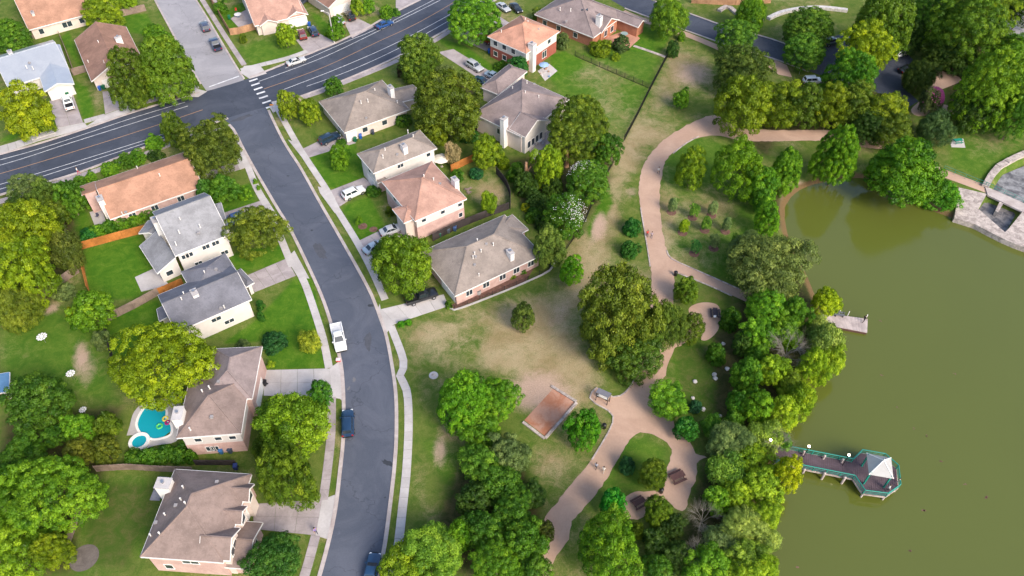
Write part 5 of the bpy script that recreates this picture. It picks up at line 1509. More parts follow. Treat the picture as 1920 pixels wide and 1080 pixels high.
# ------------------------------------------------------------------ fences
def wood_fence_run(label, px, mat, h=1.8, step=2.4, group=None):
    pts = resample(ppts(px), step)
    f = wthing('wooden_fence', label, 'fence', pts[0], group)
    for i, (a, b) in enumerate(zip(pts, pts[1:])):
        t = (b - a); L = t.length; t.normalize(); n = Vector((-t.y, t.x, 0))
        MB().obox(a - t * .05 - n * .05, t * .10, n * .10, Vector((0, 0, h + .06))).build('post', M[mat], f)
        # boards alternate a little in depth and height: one connected panel
        k = max(4, int(L / .3)); mb = MB()
        top, fr = [], []
        for j in range(k):
            x0, x1 = .06 + (L - .12) * j / k, .06 + (L - .12) * (j + 1) / k
            dd = .025 if j % 2 else .0; hh = h + random.uniform(-.03, .03)
            for x in (x0, x1): fr.append((x, dd, hh))
        b0 = len(mb.v); m_ = len(fr)
        for (x, dd, hh) in fr:
            mb.v += [a + t * x + n * (dd - .03), a + t * x + n * (dd - .03) + Vector((0, 0, hh)), a + t * x + n * (dd + .03) + Vector((0, 0, hh)), a + t * x + n * (dd + .03)]
        for j in range(m_ - 1):
            p, q_ = b0 + 4 * j, b0 + 4 * j + 4
            mb.f += [(p, p + 1, q_ + 1, q_), (p + 1, p + 2, q_ + 2, q_ + 1), (p + 2, p + 3, q_ + 3, q_ + 2)]
        mb.f += [(b0, b0 + 3, b0 + 2, b0 + 1), tuple(b0 + 4 * (m_ - 1) + e for e in (0, 1, 2, 3))]
        mb.build('panel', M[mat], f)
        MB().obox(a + n * .035 + Vector((0, 0, .4)), t * L, n * .04, Vector((0, 0, .09))).build('rail', M[mat], f)
        MB().obox(a + n * .035 + Vector((0, 0, h - .35)), t * L, n * .04, Vector((0, 0, .09))).build('rail', M[mat], f)
    return f
def iron_fence(label, px, h=1.3, step=2.4, smooth=False, r=.03):
    pts = ppts(px)
    if smooth: pts = spline(pts, 4)
    pts = resample(pts, step)
    f = wthing('iron_fence', label, 'fence', pts[0])
    for a, b in zip(pts, pts[1:]):
        t = b - a; L = t.length; t.normalize(); n = Vector((-t.y, t.x, 0))
        MB().obox(a - t * .04 - n * .04, t * .08, n * .08, Vector((0, 0, h + .1))).build('post', M['black_metal'], f)
        mb = MB()
        for z in (.15, h - .08): mb.obox(a - n * r, t * L, n * 2 * r, Vector((0, 0, .06)))
        k = int(L / .13)
        for j in range(1, k): mb.obox(a + t * (L * j / k) - n * .012 - t * .012, t * .024, n * .024, Vector((0, 0, h)))
        tag(mb.build('pickets', M['black_metal'], f), kind='stuff')
    return f
wood_fence_run('bright orange cedar fence along the green back yard', [(152, 468), (218, 450), (284, 433)], 'fence_orange')
wood_fence_run('narrow orange cedar fence running down the back yard side', [(152, 470), (160, 515), (168, 548)], 'fence_orange')
wood_fence_run('weathered grey fence behind the golden trees', [(62, 574), (105, 540), (150, 510)], 'fence_grey')
wood_fence_run('brown fence between the two back yards above the huge golden tree', [(200, 604), (250, 580), (300, 552)], 'fence_grey'); wood_fence_run('short rust fence between grey house patio and slate roof', [(290, 556), (345, 532)], 'fence_orange', 1.5)
wood_fence_run('dark fence beside the back yard bushes left of the golden tree', [(196, 606), (206, 645), (216, 690)], 'fence_dark')
wood_fence_run('dark fence left of the terracotta bungalow yard', [(108, 386), (122, 420), (130, 455)], 'fence_grey')
wood_fence_run('weathered fence below the tan brick house', [(45, 78), (110, 60), (190, 40), (275, 20)], 'fence_grey')
wood_fence_run('short fence between white and rusty roofed houses', [(138, 142), (165, 134)], 'fence_grey'); 
wood_fence_run('grey side fence between white roofed house and its neighbour', [(112, 66), (126, 100), (140, 138)], 'fence_grey', 1.2)
wood_fence_run('tan fence along the side road and corner lawn', [(390, -8), (412, 30), (434, 68), (484, 54)], 'fence_tan')
wood_fence_run('orange fence panels behind the pink roofed house', [(846, 322), (888, 302)], 'fence_orange')
wood_fence_run('dark fence between pink roofed house and wide brown house', [(812, 452), (860, 428), (910, 408), (955, 392)], 'fence_dark'); 
wood_fence_run('dark fence curving round the dry back lawn', [(957, 392), (957, 368), (948, 346), (930, 325)], 'fence_dark', 1.8, 1.6)
wood_fence_run('dark fence at the end of the wide brown house', [(995, 398), (1008, 425), (1018, 440)], 'fence_dark', 1.5)
wood_fence_run('tan fence at the top edge beyond the loop road', [(1296, 6), (1370, 10), (1445, 6)], 'fence_tan')
wood_fence_run('brown fence below the swimming pool bushes', [(182, 884), (240, 880), (300, 884), (365, 886)], 'fence_grey', 1.6)
wood_fence_run('brown fence beside the bottom back yard', [(152, 958), (140, 995), (128, 1030)], 'fence_grey', 1.6)
wood_fence_run('low dark gate fence beside the bins of the hipped house', [(368, 872), (445, 872)], 'fence_dark', 1.4)
iron_fence('black iron fence along the park side of the green yard', [(1170, 264), (1196, 215), (1220, 166), (1240, 128), (1252, 105)], 1.5, r=.05)
iron_fence('black iron fence dividing the two green yards', [(1078, 105), (1130, 128), (1180, 150), (1221, 167)])
iron_fence('low iron fence along the field side of the wide brown house', [(852, 580), (920, 556), (985, 528), (1028, 508), (1038, 488)], 1.1)
iron_fence('low iron fence behind the tall flowering trees', [(1150, 305), (1120, 360), (1095, 420), (1060, 470)], 1.1)
tag(MB().strip(resample(spline(ppts([(840, 575), (848, 582), (870, 576), (930, 553), (985, 530), (1030, 508), (1042, 488)])), 1.5), .3, -.02, .18).build('garden_kerb', M['concrete']), kind='structure')
sheet('mulch_bed', ppts([(846, 572), (850, 580), (985, 528), (1003, 500), (1000, 488)]), .012, M['mulch'])
tag(MB().strip(resample(spline(ppts([(1440, 37), (1465, 26), (1500, 19), (1540, 17), (1588, 22)])), 1.5), 1.1, -.05, .7).build('retaining_wall', M['white_stone']), 'curved pale stone retaining wall behind the loop road', 'wall')
tag(MB().strip(resample(spline(ppts([(1348, 22), (1365, 14), (1390, 32), (1432, 38)])), 1.5), 1.2, -.05, .5).build('retaining_wall', M['stone']), 'low grey stone wall on the verge above the loop road', 'wall')
tag(MB().strip(resample(ppts([(60, 262), (105, 248)]), .8), .7, -.02, .25).build('rock_border', M['white_stone']), 'row of pale rocks along the sidewalk of the white roofed house', 'border')

# ------------------------------------------------------------------ vehicles (x forward, built about the origin)
def loft(mb, st):
    """st: list of (x, [(y, z), ...]) half sections, mirrored into rings"""
    k = len(st[0][1]); n = 2 * k; b = len(mb.v)
    for x, sec in st:
        for y, z in sec: mb.v.append(Vector((x, y, z)))
        for y, z in reversed(sec): mb.v.append(Vector((x, -y, z)))
    for i in range(len(st) - 1):
        for j in range(n):
            j2 = (j + 1) % n
            mb.f.append((b + i * n + j, b + i * n + j2, b + (i + 1) * n + j2, b + (i + 1) * n + j))
    mb.f.append(tuple(b + j for j in reversed(range(n)))); e = b + (len(st) - 1) * n
    mb.f.append(tuple(e + j for j in range(n)))
    return mb
SPEC = {  # length, width, hood z, roof z, cabin base x0..x1, roof x0..x1
    'sedan': (4.75, 1.82, .92, 1.46, (-1.75, .95), (-.95, .15)),
    'suv': (4.75, 1.92, 1.08, 1.76, (-2.22, .95), (-1.95, .30)),
    'pickup': (5.75, 2.02, 1.16, 1.90, (-.75, 1.35), (-.45, .65))}
CARS = {}
def make_car(kind):
    L, Wd, hz, rz, (b0, b1), (r0, r1) = SPEC[kind]
    h = Wd / 2; x0, x1 = -L / 2, L / 2
    root = bpy.data.objects.new('proto', None)
    parts = []
    def sec(w, zt, zb=.30): return [(w * .90, zb), (w, zb + .18), (w, zt - .22), (w * .95, zt - .06), (w * .80, zt)]
    mb = MB()
    if kind == 'pickup':
        loft(mb, [(x0, sec(h * .96, .95, .45)), (x0 + .06, sec(h, .98, .40)), (b0 - .08, sec(h, .98, .38)), (b0, sec(h, hz, .36)), (b1, sec(h, hz, .36)), (x1 - .5, sec(h * .98, hz - .05, .36)), (x1 - .08, sec(h * .92, hz - .16, .4)), (x1, sec(h * .86, hz - .36, .45))])
    else:
        tail = hz + (.0 if kind == 'suv' else .03)
        loft(mb, [(x0, sec(h * .84, tail - .28, .42)), (x0 + .07, sec(h * .93, tail - .06, .36)), (x0 + .45, sec(h, tail, .30)), (b1, sec(h, hz, .28)), (x1 - .6, sec(h * .97, hz - .10, .28)), (x1 - .12, sec(h * .88, hz - .24, .34)), (x1, sec(h * .74, hz - .42, .42))])
    body = obj('body', mesh('body', mb.v, mb.f, 38), M['paint'], root)
    # cabin
    cw, rw = h * .86, h * .70
    base = [(b0, cw), (b1, cw)]; 
    cb = MB().add([(b0, cw, hz - .08), (b1, cw, hz - .08), (b1, -cw, hz - .08), (b0, -cw, hz - .08), (r0, rw, rz - .05), (r1, rw, rz - .05), (r1, -rw, rz - .05), (r0, -rw, rz - .05)],
                  [(0, 3, 2, 1)[::-1], (0, 1, 5, 4)[::-1], (1, 2, 6, 5)[::-1], (2, 3, 7, 6)[::-1], (3, 0, 4, 7)[::-1], (4, 5, 6, 7)[::-1]])
    obj('cabin', mesh('cabin', cb.v, cb.f), M['paint'], root)
    rm = MB().add([(r0 - .03, rw * .98, rz - .06), (r1 + .05, rw * .98, rz - .06), (r1 + .05, -rw * .98, rz - .06), (r0 - .03, -rw * .98, rz - .06), (r0 + .12, rw * .86, rz), (r1 - .10, rw * .86, rz), (r1 - .10, -rw * .86, rz), (r0 + .12, -rw * .86, rz)],
                  [(0, 1, 2, 3), (4, 7, 6, 5), (0, 4, 5, 1), (1, 5, 6, 2), (2, 6, 7, 3), (3, 7, 4, 0)])
    obj('roof', mesh('roof', rm.v, rm.f, 40), M['paint'], root)
    V = [Vector(v) for v in cb.v]
    def pane(name, i, j, k, l, u0, u1, v0, v1):
        a, b, c, d = V[i], V[j], V[k], V[l]
        f = lambda u, v: (a * (1 - u) + b * u) * (1 - v) + (d * (1 - u) + c * u) * v
        n = (b - a).cross(d - a).normalized()
        if n.dot(f(.5, .5) - Vector(((b0 + b1) / 2, 0, hz))) < 0: n = -n
        q_ = [f(u0, v0), f(u1, v0), f(u1, v1), f(u0, v1)]
        m = MB().add([p - n * .01 for p in q_] + [p + n * .016 for p in q_], [(0, 3, 2, 1), (4, 5, 6, 7), (0, 1, 5, 4), (1, 2, 6, 5), (2, 3, 7, 6), (3, 0, 4, 7)])
        obj(name, mesh(name, m.v, m.f), M['glass'], root)
    pane('windscreen', 1, 2, 6, 5, .06, .94, .10, .95)
    pane('rear_window', 3, 0, 4, 7, .08, .92, .20, .92)
    for i, j, k, l in ((0, 1, 5, 4), (3, 2, 6, 7)):
        pane('side_window', i, j, k, l, .08, .46, .22, .92); pane('side_window', i, j, k, l, .50, .93, .22, .92)
    wr = .33 if kind == 'sedan' else .38
    fx, rx_ = x1 - .92, x0 + (.95 if kind != 'pickup' else 1.15)
    tm = MB().tube((0, -.11, 0), (0, .11, 0), wr, n=16); tme = mesh('wheel', tm.v, tm.f, 40); tme.materials.append(M['tyre'])
    rmm = MB().tube((0, -.115, 0), (0, .115, 0), wr * .62, n=10); rme = mesh('rim', rmm.v, rmm.f); rme.materials.append(M['rim'])
    for x in (fx, rx_):
        for s in (-1, 1):
            w = obj('wheel', tme, None, root); w.location = (x, s * (h - .09), wr)
            obj('rim', rme, None, w)
    for s in (-1, 1):
        m = MB().box(x1 - .30, x1 - .06, min(s * h * .52, s * h * .84), max(s * h * .52, s * h * .84), hz - .40, hz - .22); obj('headlight', mesh('headlight', m.v, m.f), M['lamp_clear'], root)
        m = MB().box(x0 - .015, x0 + .10, min(s * h * .62, s * h * .88), max(s * h * .62, s * h * .88), hz - .38, hz - .12); obj('tail_light', mesh('tail_light', m.v, m.f), M['lamp_red'], root)
        m = MB().box(b1 - .28, b1 - .12, min(s * h * .96, s * (h + .16)), max(s * h * .96, s * (h + .16)), hz - .02, hz + .13); obj('mirror', mesh('mirror', m.v, m.f), M['paint'], root)
    m = MB().box(x1 - .12, x1 + .05, -h * .78, h * .78, .38, .58); obj('bumper', mesh('bumper', m.v, m.f), M['black_metal'], root)
    m = MB().box(x0 - .05, x0 + .08, -h * .82, h * .82, .40, .58); obj('bumper', mesh('bumper', m.v, m.f), M['black_metal'], root)
    if kind == 'pickup':
        m = MB().box(x0 + .10, b0 - .12, -h * .80, h * .80, .975, .985); obj('bed_liner', mesh('bed_liner', m.v, m.f), M['matt_colour'], root)
        for s in (-1, 1):
            m = MB().box(x0, b0, min(s * h * .82, s * h * .98), max(s * h * .82, s * h * .98), .9, 1.20); obj('bed_side', mesh('bed_side', m.v, m.f), M['paint'], root)
        m = MB().box(x0, x0 + .10, -h * .82, h * .82, .9, 1.20); obj('tailgate', mesh('tailgate', m.v, m.f), M['paint'], root)
    return root
def car(label, kind, px, to, col, cat='car', z=.03, bed=(.014, .014, .016)):
    """px: centre, to: a pixel further along its nose"""
    if kind not in CARS: CARS[kind] = make_car(kind)
    c = copy_tree(CARS[kind])
    p, q_ = P(*px, .7), P(*to, .7)
    c.name = 'parked_' + ('pickup_truck' if kind == 'pickup' else 'car')
    c.location = (p.x, p.y, z); c.rotation_euler = (0, 0, math.atan2(q_.y - p.y, q_.x - p.x))
    for ch in c.children: ch.color = (*(bed if ch.name.startswith('bed_liner') else col), 1)
    return tag(c, label, cat)
NAVY, BLACK, SILVER, WHITE, RED, BLUE = (.012, .03, .075), (.012, .013, .016), (.42, .43, .45), (.74, .74, .74), (.30, .012, .012), (.015, .06, .20)
car('dark sport utility car on the pale side road, ahead of a pickup', 'suv', (384, 49), (375, 30), (.05, .055, .09), z=.02)
car('dark navy pickup on the pale side road', 'pickup', (404, 83), (394, 64), (.02, .03, .07), 'pickup', .02)
car('white pickup with black bed on the driveway of the white roofed house', 'pickup', (128, 192), (122, 174), WHITE, 'pickup', .05)
car('silver sedan parked on the main road', 'sedan', (555, 114), (585, 104), (.5, .5, .5))
car('blue sedan on the main road', 'sedan', (721, 45), (750, 33), BLUE)
car('dark red car on the drive beside a navy car', 'suv', (566, 64), (560, 50), (.16, .02, .015), z=.05)
car('navy car on the drive beside a dark red car', 'suv', (587, 58), (578, 44), NAVY, z=.05)
car('silver car on the drive beside a black car', 'sedan', (637, 36), (628, 20), SILVER, z=.05)
car('black car on the drive beside a silver car', 'suv', (656, 29), (646, 14), BLACK, z=.05)
car('silver car under the large bright green tree', 'sedan', (944, 13), (960, 24), SILVER, z=.02)
car('red car half hidden by the red brick house', 'sedan', (910, 72), (924, 82), RED, z=.05)
car('silver sport utility car on the long driveway', 'suv', (890, 124), (910, 136), SILVER, z=.05)
car('blue black sedan on the long driveway by the mauve roof', 'sedan', (905, 152), (925, 162), (.012, .05, .09), z=.05)
car('car under a pale blue cover beside the blue black sedan', 'sedan', (926, 142), (945, 150), (.25, .33, .42), z=.05)
car('dark navy car on the drive of the beige hip house', 'suv', (618, 259), (642, 248), (.012, .03, .06), z=.05)
car('white sport utility car on the drive of the pink roofed house', 'suv', (663, 361), (690, 349), WHITE, z=.05)
car('silver sedan nose in by the pink brick wall', 'sedan', (735, 430), (762, 421), SILVER, z=.05)
car('pale blue car mostly hidden under the clumpy front tree', 'sedan', (703, 462), (730, 448), (.4, .48, .55), z=.05)
car('black pickup on the concrete drive of the wide brown house', 'pickup', (790, 556), (815, 548), BLACK, 'pickup', .05)
car('white pickup parked on the curving residential road', 'pickup', (635, 633), (641, 660), WHITE, 'pickup', bed=(.55, .55, .56))
car('navy sport utility car parked on the curving residential road', 'suv', (652, 793), (652, 770), (.01, .035, .085))
car('navy car half hidden by the yellow green tree at the road bend', 'sedan', (697, 1068), (702, 1045), (.012, .05, .12))
car('white car in the car park under the yellow lime tree', 'sedan', (1687, 100), (1704, 94), WHITE)
car('white van roof behind the row of olive trees', 'suv', (1525, 151), (1545, 150), WHITE)
car('blue car tucked under the olive tree at the grey house drive', 'suv', (438, 412), (415, 420), (.06, .12, .32), z=.05)
car('dark car between houses at the top edge', 'sedan', (566, 2), (580, -8), (.05, .06, .09), z=.02)
car('black car in the car park under the dark olive tree', 'sedan', (1702, 128), (1720, 122), BLACK)
car('dark utility buggy in the shade of the loop road bend', 'suv', (1560, 78), (1575, 75), (.03, .06, .06))
car('black car beside the orange roof at the top', 'sedan', (968, 14), (980, 26), BLACK, z=.02)
for pr in CARS.values():
    for ch in list(pr.children_recursive): bpy.data.objects.remove(ch)
    bpy.data.objects.remove(pr)

# ------------------------------------------------------------------ pier with pavilion
ZD, ZR = .25, 1.25
RAIL = [(1452, 831), (1600, 860), (1617.5, 843), (1660, 850.5), (1685, 872.5), (1689, 908), (1665.5, 924.5), (1622, 919), (1603, 891), (1452, 861)]
rp = [P(x, y, ZR) for x, y in RAIL]
pier = wthing('pier', 'purple brown pier with teal railings and octagonal end in the green lake', 'pier', Vector((rp[1].x, rp[1].y, WATER_Z)))
dk = [Vector((p.x, p.y, 0)) for p in rp]
MB().prism(dk, ZD - .10, ZD - .02).build('deck_frame', M['brown_wood'], pier)
# deck boards across the walkway and the platform
ax = (dk[1] - dk[0]).normalized(); ay = Vector((-ax.y, ax.x, 0))
poly2 = [((p - dk[0]).dot(ax), (p - dk[0]).dot(ay)) for p in dk]
def clip_span(x):
    ys = []
    for (x0, y0), (x1, y1) in zip(poly2, poly2[1:] + poly2[:1]):
        if (x0 - x) * (x1 - x) < 0: ys.append(y0 + (y1 - y0) * (x - x0) / (x1 - x0))
    return (min(ys), max(ys)) if len(ys) >= 2 else None
xm = max(p[0] for p in poly2); x = .05; bw = .30
while x < xm - .1:
    s0, s1 = clip_span(x + .02), clip_span(x + bw - .03)
    if s0 and s1:
        z = ZD + random.uniform(0, .012)
        MB().prism([dk[0] + ax * (x + .01) + ay * s0[0], dk[0] + ax * (x + bw - .02) + ay * s1[0], dk[0] + ax * (x + bw - .02) + ay * s1[1], dk[0] + ax * (x + .01) + ay * s0[1]], ZD - .02, z).build('board', M['deck_wood'], pier)
    x += bw
for a, b in list(zip(rp, rp[1:]))[:9]:
    if (a - rp[9]).length < .01: continue
    t = b - a; L = t.length
    MB().tube(a + Vector((0, 0, 0)), b, .09, n=6).build('top_rail', M['teal'], pier)
    MB().tube(a - Vector((0, 0, .45)), b - Vector((0, 0, .45)), .035, n=5).build('mid_rail', M['teal'], pier)
    MB().tube(a - Vector((0, 0, .8)), b - Vector((0, 0, .8)), .035, n=5).build('mid_rail', M['teal'], pier)
    n = max(1, int(L / 1.8))
    for k in range(n):
        p = a.lerp(b, k / n); MB().box(p.x - .05, p.x + .05, p.y - .05, p.y + .05, ZD - .1, ZR + .02).build('railing_post', M['teal'], pier)
    MB().obox(Vector((a.x, a.y, ZD - .34)), Vector((t.x, t.y, 0)), Vector((-t.y, t.x, 0)).normalized() * .08, Vector((0, 0, .30))).build('skirt_beam', M['stone'], pier)
for x, y in ((1508, 843), (1547, 851), (1581, 858)):
    p = P(x, y, ZR - .1) - ay * .28; MB().lathe([(.17, WATER_Z - 1.8), (.17, ZR - .1), (.05, ZR)], 10, (p.x, p.y, 0)).build('pile', M['pale_wood'], pier)
for x, y in ((1509, 875), (1547, 882), (1585, 890)):
    p = P(x, y, ZR - .4) - ay * .38; MB().lathe([(.19, WATER_Z - 1.8), (.19, ZR - .5), (.06, ZR - .4)], 10, (p.x, p.y, 0)).build('pile', M['pale_wood'], pier)
for q_ in (rp[2], rp[3], rp[4], rp[5], rp[6], rp[7]):
    c0 = sum((Vector((p.x, p.y, 0)) for p in rp[2:8]), Vector()) / 6; p = Vector((q_.x, q_.y, 0)).lerp(c0, .06)
    MB().lathe([(.15, WATER_Z - 1.8), (.15, ZD - .1)], 8, p).build('pile', M['pale_wood'], pier)
# pavilion
ZE = 3.3
gc = [P(x, y, ZE) for x, y in ((1624.5, 850), (1670.5, 858.8), (1675, 898), (1629, 890))]
cc = sum(gc, Vector()) / 4
pav = wthing('pavilion', 'square pavilion with white pyramid roof and teal posts at the pier end', 'pavilion', Vector((cc.x, cc.y, ZD)))
ap = Vector((cc.x, cc.y, ZE + 1.55))
M['pav_roof'] = surf('white_panel_roof', (.40, .395, .39), (.34, .335, .33), .5, 5, .55, .8, .04)
for i in range(4):
    a, b = gc[i], gc[(i + 1) % 4]
    up = Vector((0, 0, .07))
    MB().add([a, b, ap, a + up, b + up, ap + up], [(0, 2, 1), (3, 4, 5), (0, 1, 4, 3), (1, 2, 5, 4), (2, 0, 3, 5)]).build('roof_panel', M['pav_roof'], pav)
    MB().tube(a + up * 1.3, ap + up * 1.3, .07, n=5).build('hip_cap', M['white_trim'], pav)
    p = a.lerp(Vector((cc.x, cc.y, ZE)), .16)
    MB().box(p.x - .10, p.x + .10, p.y - .10, p.y + .10, ZD, ZE + .35).build('post', M['teal'], pav)
    a2, b2 = a.lerp(Vector((cc.x, cc.y, ZE)), .16), b.lerp(Vector((cc.x, cc.y, ZE)), .16)
    MB().tube(a2, b2, .09, n=4).build('beam', M['teal'], pav)
MB().lathe([(.12, 0), (.10, .2), (.02, .45)], 8, ap).build('finial', M['white_trim'], pav)

m, nt, bs = newmat('lamp_globe')
bs.inputs['Base Color'].default_value = (.9, .85, .7, 1); bs.inputs['Emission Color'].default_value = (1, .82, .55, 1); bs.inputs['Emission Strength'].default_value = 9.0
M['globe'] = m
def lamp(label, px, zt, base=None, z0=0.0):
    p = P(*px, zt)
    l = wthing('lamp_post', label, 'lamp', Vector((p.x, p.y, z0)))
    MB().lathe([(.14, 0), (.14, .2), (.06, .3), (.05, zt - z0 - .35), (.10, zt - z0 - .28)], 8, (p.x, p.y, z0)).build('pole', M['black_metal'], l)
    MB().lathe([(.08, -.16), (.16, -.04), (.17, .05), (.11, .15), (.03, .19)], 12, (p.x, p.y, zt)).build('globe', M['globe'], l, 40)
lamp('lit globe lamp at the shore end of the pier railing', (1517, 837), 3.2, z0=WATER_Z - 1); lamp('lit globe lamp midway along the pier railing', (1592, 853), 3.2, z0=WATER_Z - 1); lamp('lit globe lamp among the trees by the pier', (1445, 825), 4.5)

# floating dock
dq = [P(x, y, -.45) for x, y in ((1553, 588), (1627, 598), (1626, 624), (1568, 613))]
dock = wthing('floating_dock', 'pale floating dock at the lake shore', 'dock', Vector((dq[0].x, dq[0].y, WATER_Z)))
f = lambda u, v: (dq[0] * (1 - u) + dq[1] * u) * (1 - v) + (dq[3] * (1 - u) + dq[2] * u) * v
MB().prism([f(.01, .01), f(.99, .01), f(.99, .99), f(.01, .99)], WATER_Z - .15, -.5).build('float', M['brown_wood'], dock)
nb = 26
for k in range(nb):
    MB().prism([f(k / nb + .002, 0), f((k + 1) / nb - .002, 0), f((k + 1) / nb - .002, 1), f(k / nb + .002, 1)], -.5, -.44 + random.uniform(0, .01)).build('board', M['pale_wood'], dock)
gp = [P(x, y, -.42) for x, y in ((1535, 588), (1556, 590), (1562, 605), (1540, 602))]; MB().prism(gp, -.6, -.425).build('gangway', M['pale_wood'], dock)
for x, y in ((1590, 590), (1573, 588), (1624, 596)):
    p = P(x, y, -.4); MB().lathe([(.07, WATER_Z - 1.5), (.07, .45), (.03, .5)], 8, (p.x, p.y, 0)).build('mooring_pole', M['white_trim'], dock)
def bench(label, px, to, col=(.12, .13, .15), z=0.0, w=1.6):
    p, q_ = P(*px, z), P(*to, z)
    b = thing('bench', label, 'bench', p, math.atan2(q_.y - p.y, q_.x - p.x))
    for k in range(3): MB().box(-w / 2, w / 2, -.22 + k * .15, -.09 + k * .15, .42, .46).build('seat_slat', M['matt_colour'], b, color=col)
    for k in range(2): MB().box(-w / 2, w / 2, .25, .29, .58 + k * .18, .72 + k * .18).build('back_slat', M['matt_colour'], b, color=col)
    for s in (-1, 1):
        MB().box(s * (w / 2 - .2) - .04, s * (w / 2 - .2) + .04, -.2, .24, 0, .42).build('leg', M['black_metal'], b)
        MB().box(s * (w / 2 - .2) - .04, s * (w / 2 - .2) + .04, .2, .26, .42, .95).build('back_post', M['black_metal'], b)
    return b
bench('small dark bench on the floating dock', (1573, 593), (1590, 595), z=-.44)

def table(label, px, to, col, s=1.0, z=.03):
    p, q_ = P(*px, z), P(*to, z)
    t = thing('picnic_table', label, 'table', p, math.atan2(q_.y - p.y, q_.x - p.x)); t.scale = (s, s, s)
    for k in range(5): MB().box(-.95, .95, -.40 + k * .165, -.25 + k * .165, .72, .76).build('top_plank', M['matt_colour'], t, color=col)
    for s_ in (-1, 1):
        for k in range(2): MB().box(-.95, .95, min(s_ * (.58 + k * .15), s_ * (.71 + k * .15)), max(s_ * (.58 + k * .15), s_ * (.71 + k * .15)), .42, .46).build('seat_plank', M['matt_colour'], t, color=col)
        for e in (-1, 1): MB().tube((s_ * .7, e * .62, 0), (s_ * .7, e * .22, .73), .045, n=4).build('leg', M['matt_colour'], t, color=col)
        MB().box(s_ * .7 - .04, s_ * .7 + .04, -.78, .78, .36, .42).build('brace', M['matt_colour'], t, color=col)
BR = (.10, .05, .045)
table('dark brown picnic table on the wide path loop', (1269, 897), (1285, 890), BR, 1.15); table('dark brown picnic table half under a tree beside the path loop', (1197, 945), (1210, 938), BR, 1.0)
table('dark picnic table with pale papers on the round clearing', (1340, 590), (1341, 600), (.05, .04, .05), 1.0); 
sheet('picnic_pad', ppts([(1780, 262), (1806, 260), (1810, 277), (1784, 276)]), .04, M['concrete'], thick=.06); table('teal picnic table on a concrete pad above the spillway', (1795, 267), (1806, 266), (.01, .22, .16), .9, .05)
sheet('paper', ppts([(1338, 591), (1343, 591), (1343, 595), (1338, 595)], .83), .83, M['white_trim'], kind=None, thick=.02); tag(bpy.data.objects['paper'], 'white papers lying on the dark picnic table', 'paper')

def bin_(label, px, col, z=.03, kind='drum'):
    p = P(*px, .5)
    b = thing('litter_bin' if kind == 'drum' else 'wheeled_bin', label, 'bin', (p.x, p.y, z), random.uniform(-.3, .3))
    if kind == 'drum':
        MB().lathe([(.28, 0), (.31, .1), (.31, .85)], 12).build('drum', M['plastic'], b, 40, col); MB().lathe([(.34, .85), (.34, .92), (.20, 1.05), (.06, 1.08)], 12).build('lid', M['plastic'], b, 40, tuple(c * .7 for c in col))
    else:
        MB().add([(-.24, -.28, .08), (.24, -.28, .08), (.24, .26, .08), (-.24, .26, .08), (-.30, -.36, 1.0), (.30, -.36, 1.0), (.30, .34, 1.0), (-.30, .34, 1.0)], [(0, 3, 2, 1), (4, 5, 6, 7), (0, 1, 5, 4), (1, 2, 6, 5), (2, 3, 7, 6), (3, 0, 4, 7)]).build('body', M['plastic'], b, None, col)
        MB().add([(-.32, -.40, 1.0), (.32, -.40, 1.0), (.32, .38, 1.0), (-.32, .38, 1.0), (-.28, -.30, 1.10), (.28, -.30, 1.10), (.28, .34, 1.08), (-.28, .34, 1.08)], [(0, 3, 2, 1), (4, 5, 6, 7), (0, 1, 5, 4), (1, 2, 6, 5), (2, 3, 7, 6), (3, 0, 4, 7)]).build('lid', M['plastic'], b, None, col)
        for s in (-1, 1): MB().tube((s * .30, .28, .12), (s * .36, .28, .12), .12, n=10).build('wheel', M['tyre'], b)
        MB().tube((-.25, .42, .98), (.25, .42, .98), .025).build('handle', M['tyre'], b)
BK = (.012, .012, .014); BB = (.02, .10, .40); GB = (.01, .13, .06)
bin_('black litter bin between the two brown picnic tables', (1240, 920), BK); bin_('black litter bin on the grass beside the granite path', (1133, 799), BK); bin_('dark litter bin at the side path fork', (1267, 513), BK)
bin_('blue wheeled bin at the rusty roofed house garage', (187, 166), BB, .05, 'w'); bin_('green wheeled bin at the rusty roofed house garage', (194, 164), GB, .05, 'w'); bin_('green wheeled bin beside the white pickup', (127, 177), GB, .05, 'w')
bin_('blue wheeled bin at the white garage door', (580, 46), BB, .05, 'w'); bin_('blue wheeled bin beside the beige hip house', (676, 256), BB, .02, 'w'); bin_('green wheeled bin beside the beige hip house', (666, 262), GB, .02, 'w'); bin_('dark wheeled bin by the beige hip house fence', (699, 248), (.04, .05, .08), .02, 'w')
bin_('blue bin among the clutter below the pink brick wall', (853, 429), (.05, .09, .2), .02, 'w'); bin_('grey bin among the clutter below the pink brick wall', (841, 433), (.10, .12, .15), .02, 'w'); bin_('dark green bin among the clutter below the pink brick wall', (824, 440), (.02, .1, .07), .02, 'w')
bin_('blue wheeled bin beside the red brick house', (917, 96), BB, .02, 'w'); bin_('black bin at the driveway corner of the hipped house', (496, 719), BK, .05, 'w'); bin_('blue bin under the hipped house wall', (415, 846), (.03, .12, .3), .02, 'w'); bin_('dark bin under the hipped house wall', (432, 845), (.04, .06, .10), .02, 'w'); bin_('blue bin beyond the low gate fence', (442, 876), (.02, .04, .16), .02, 'w')

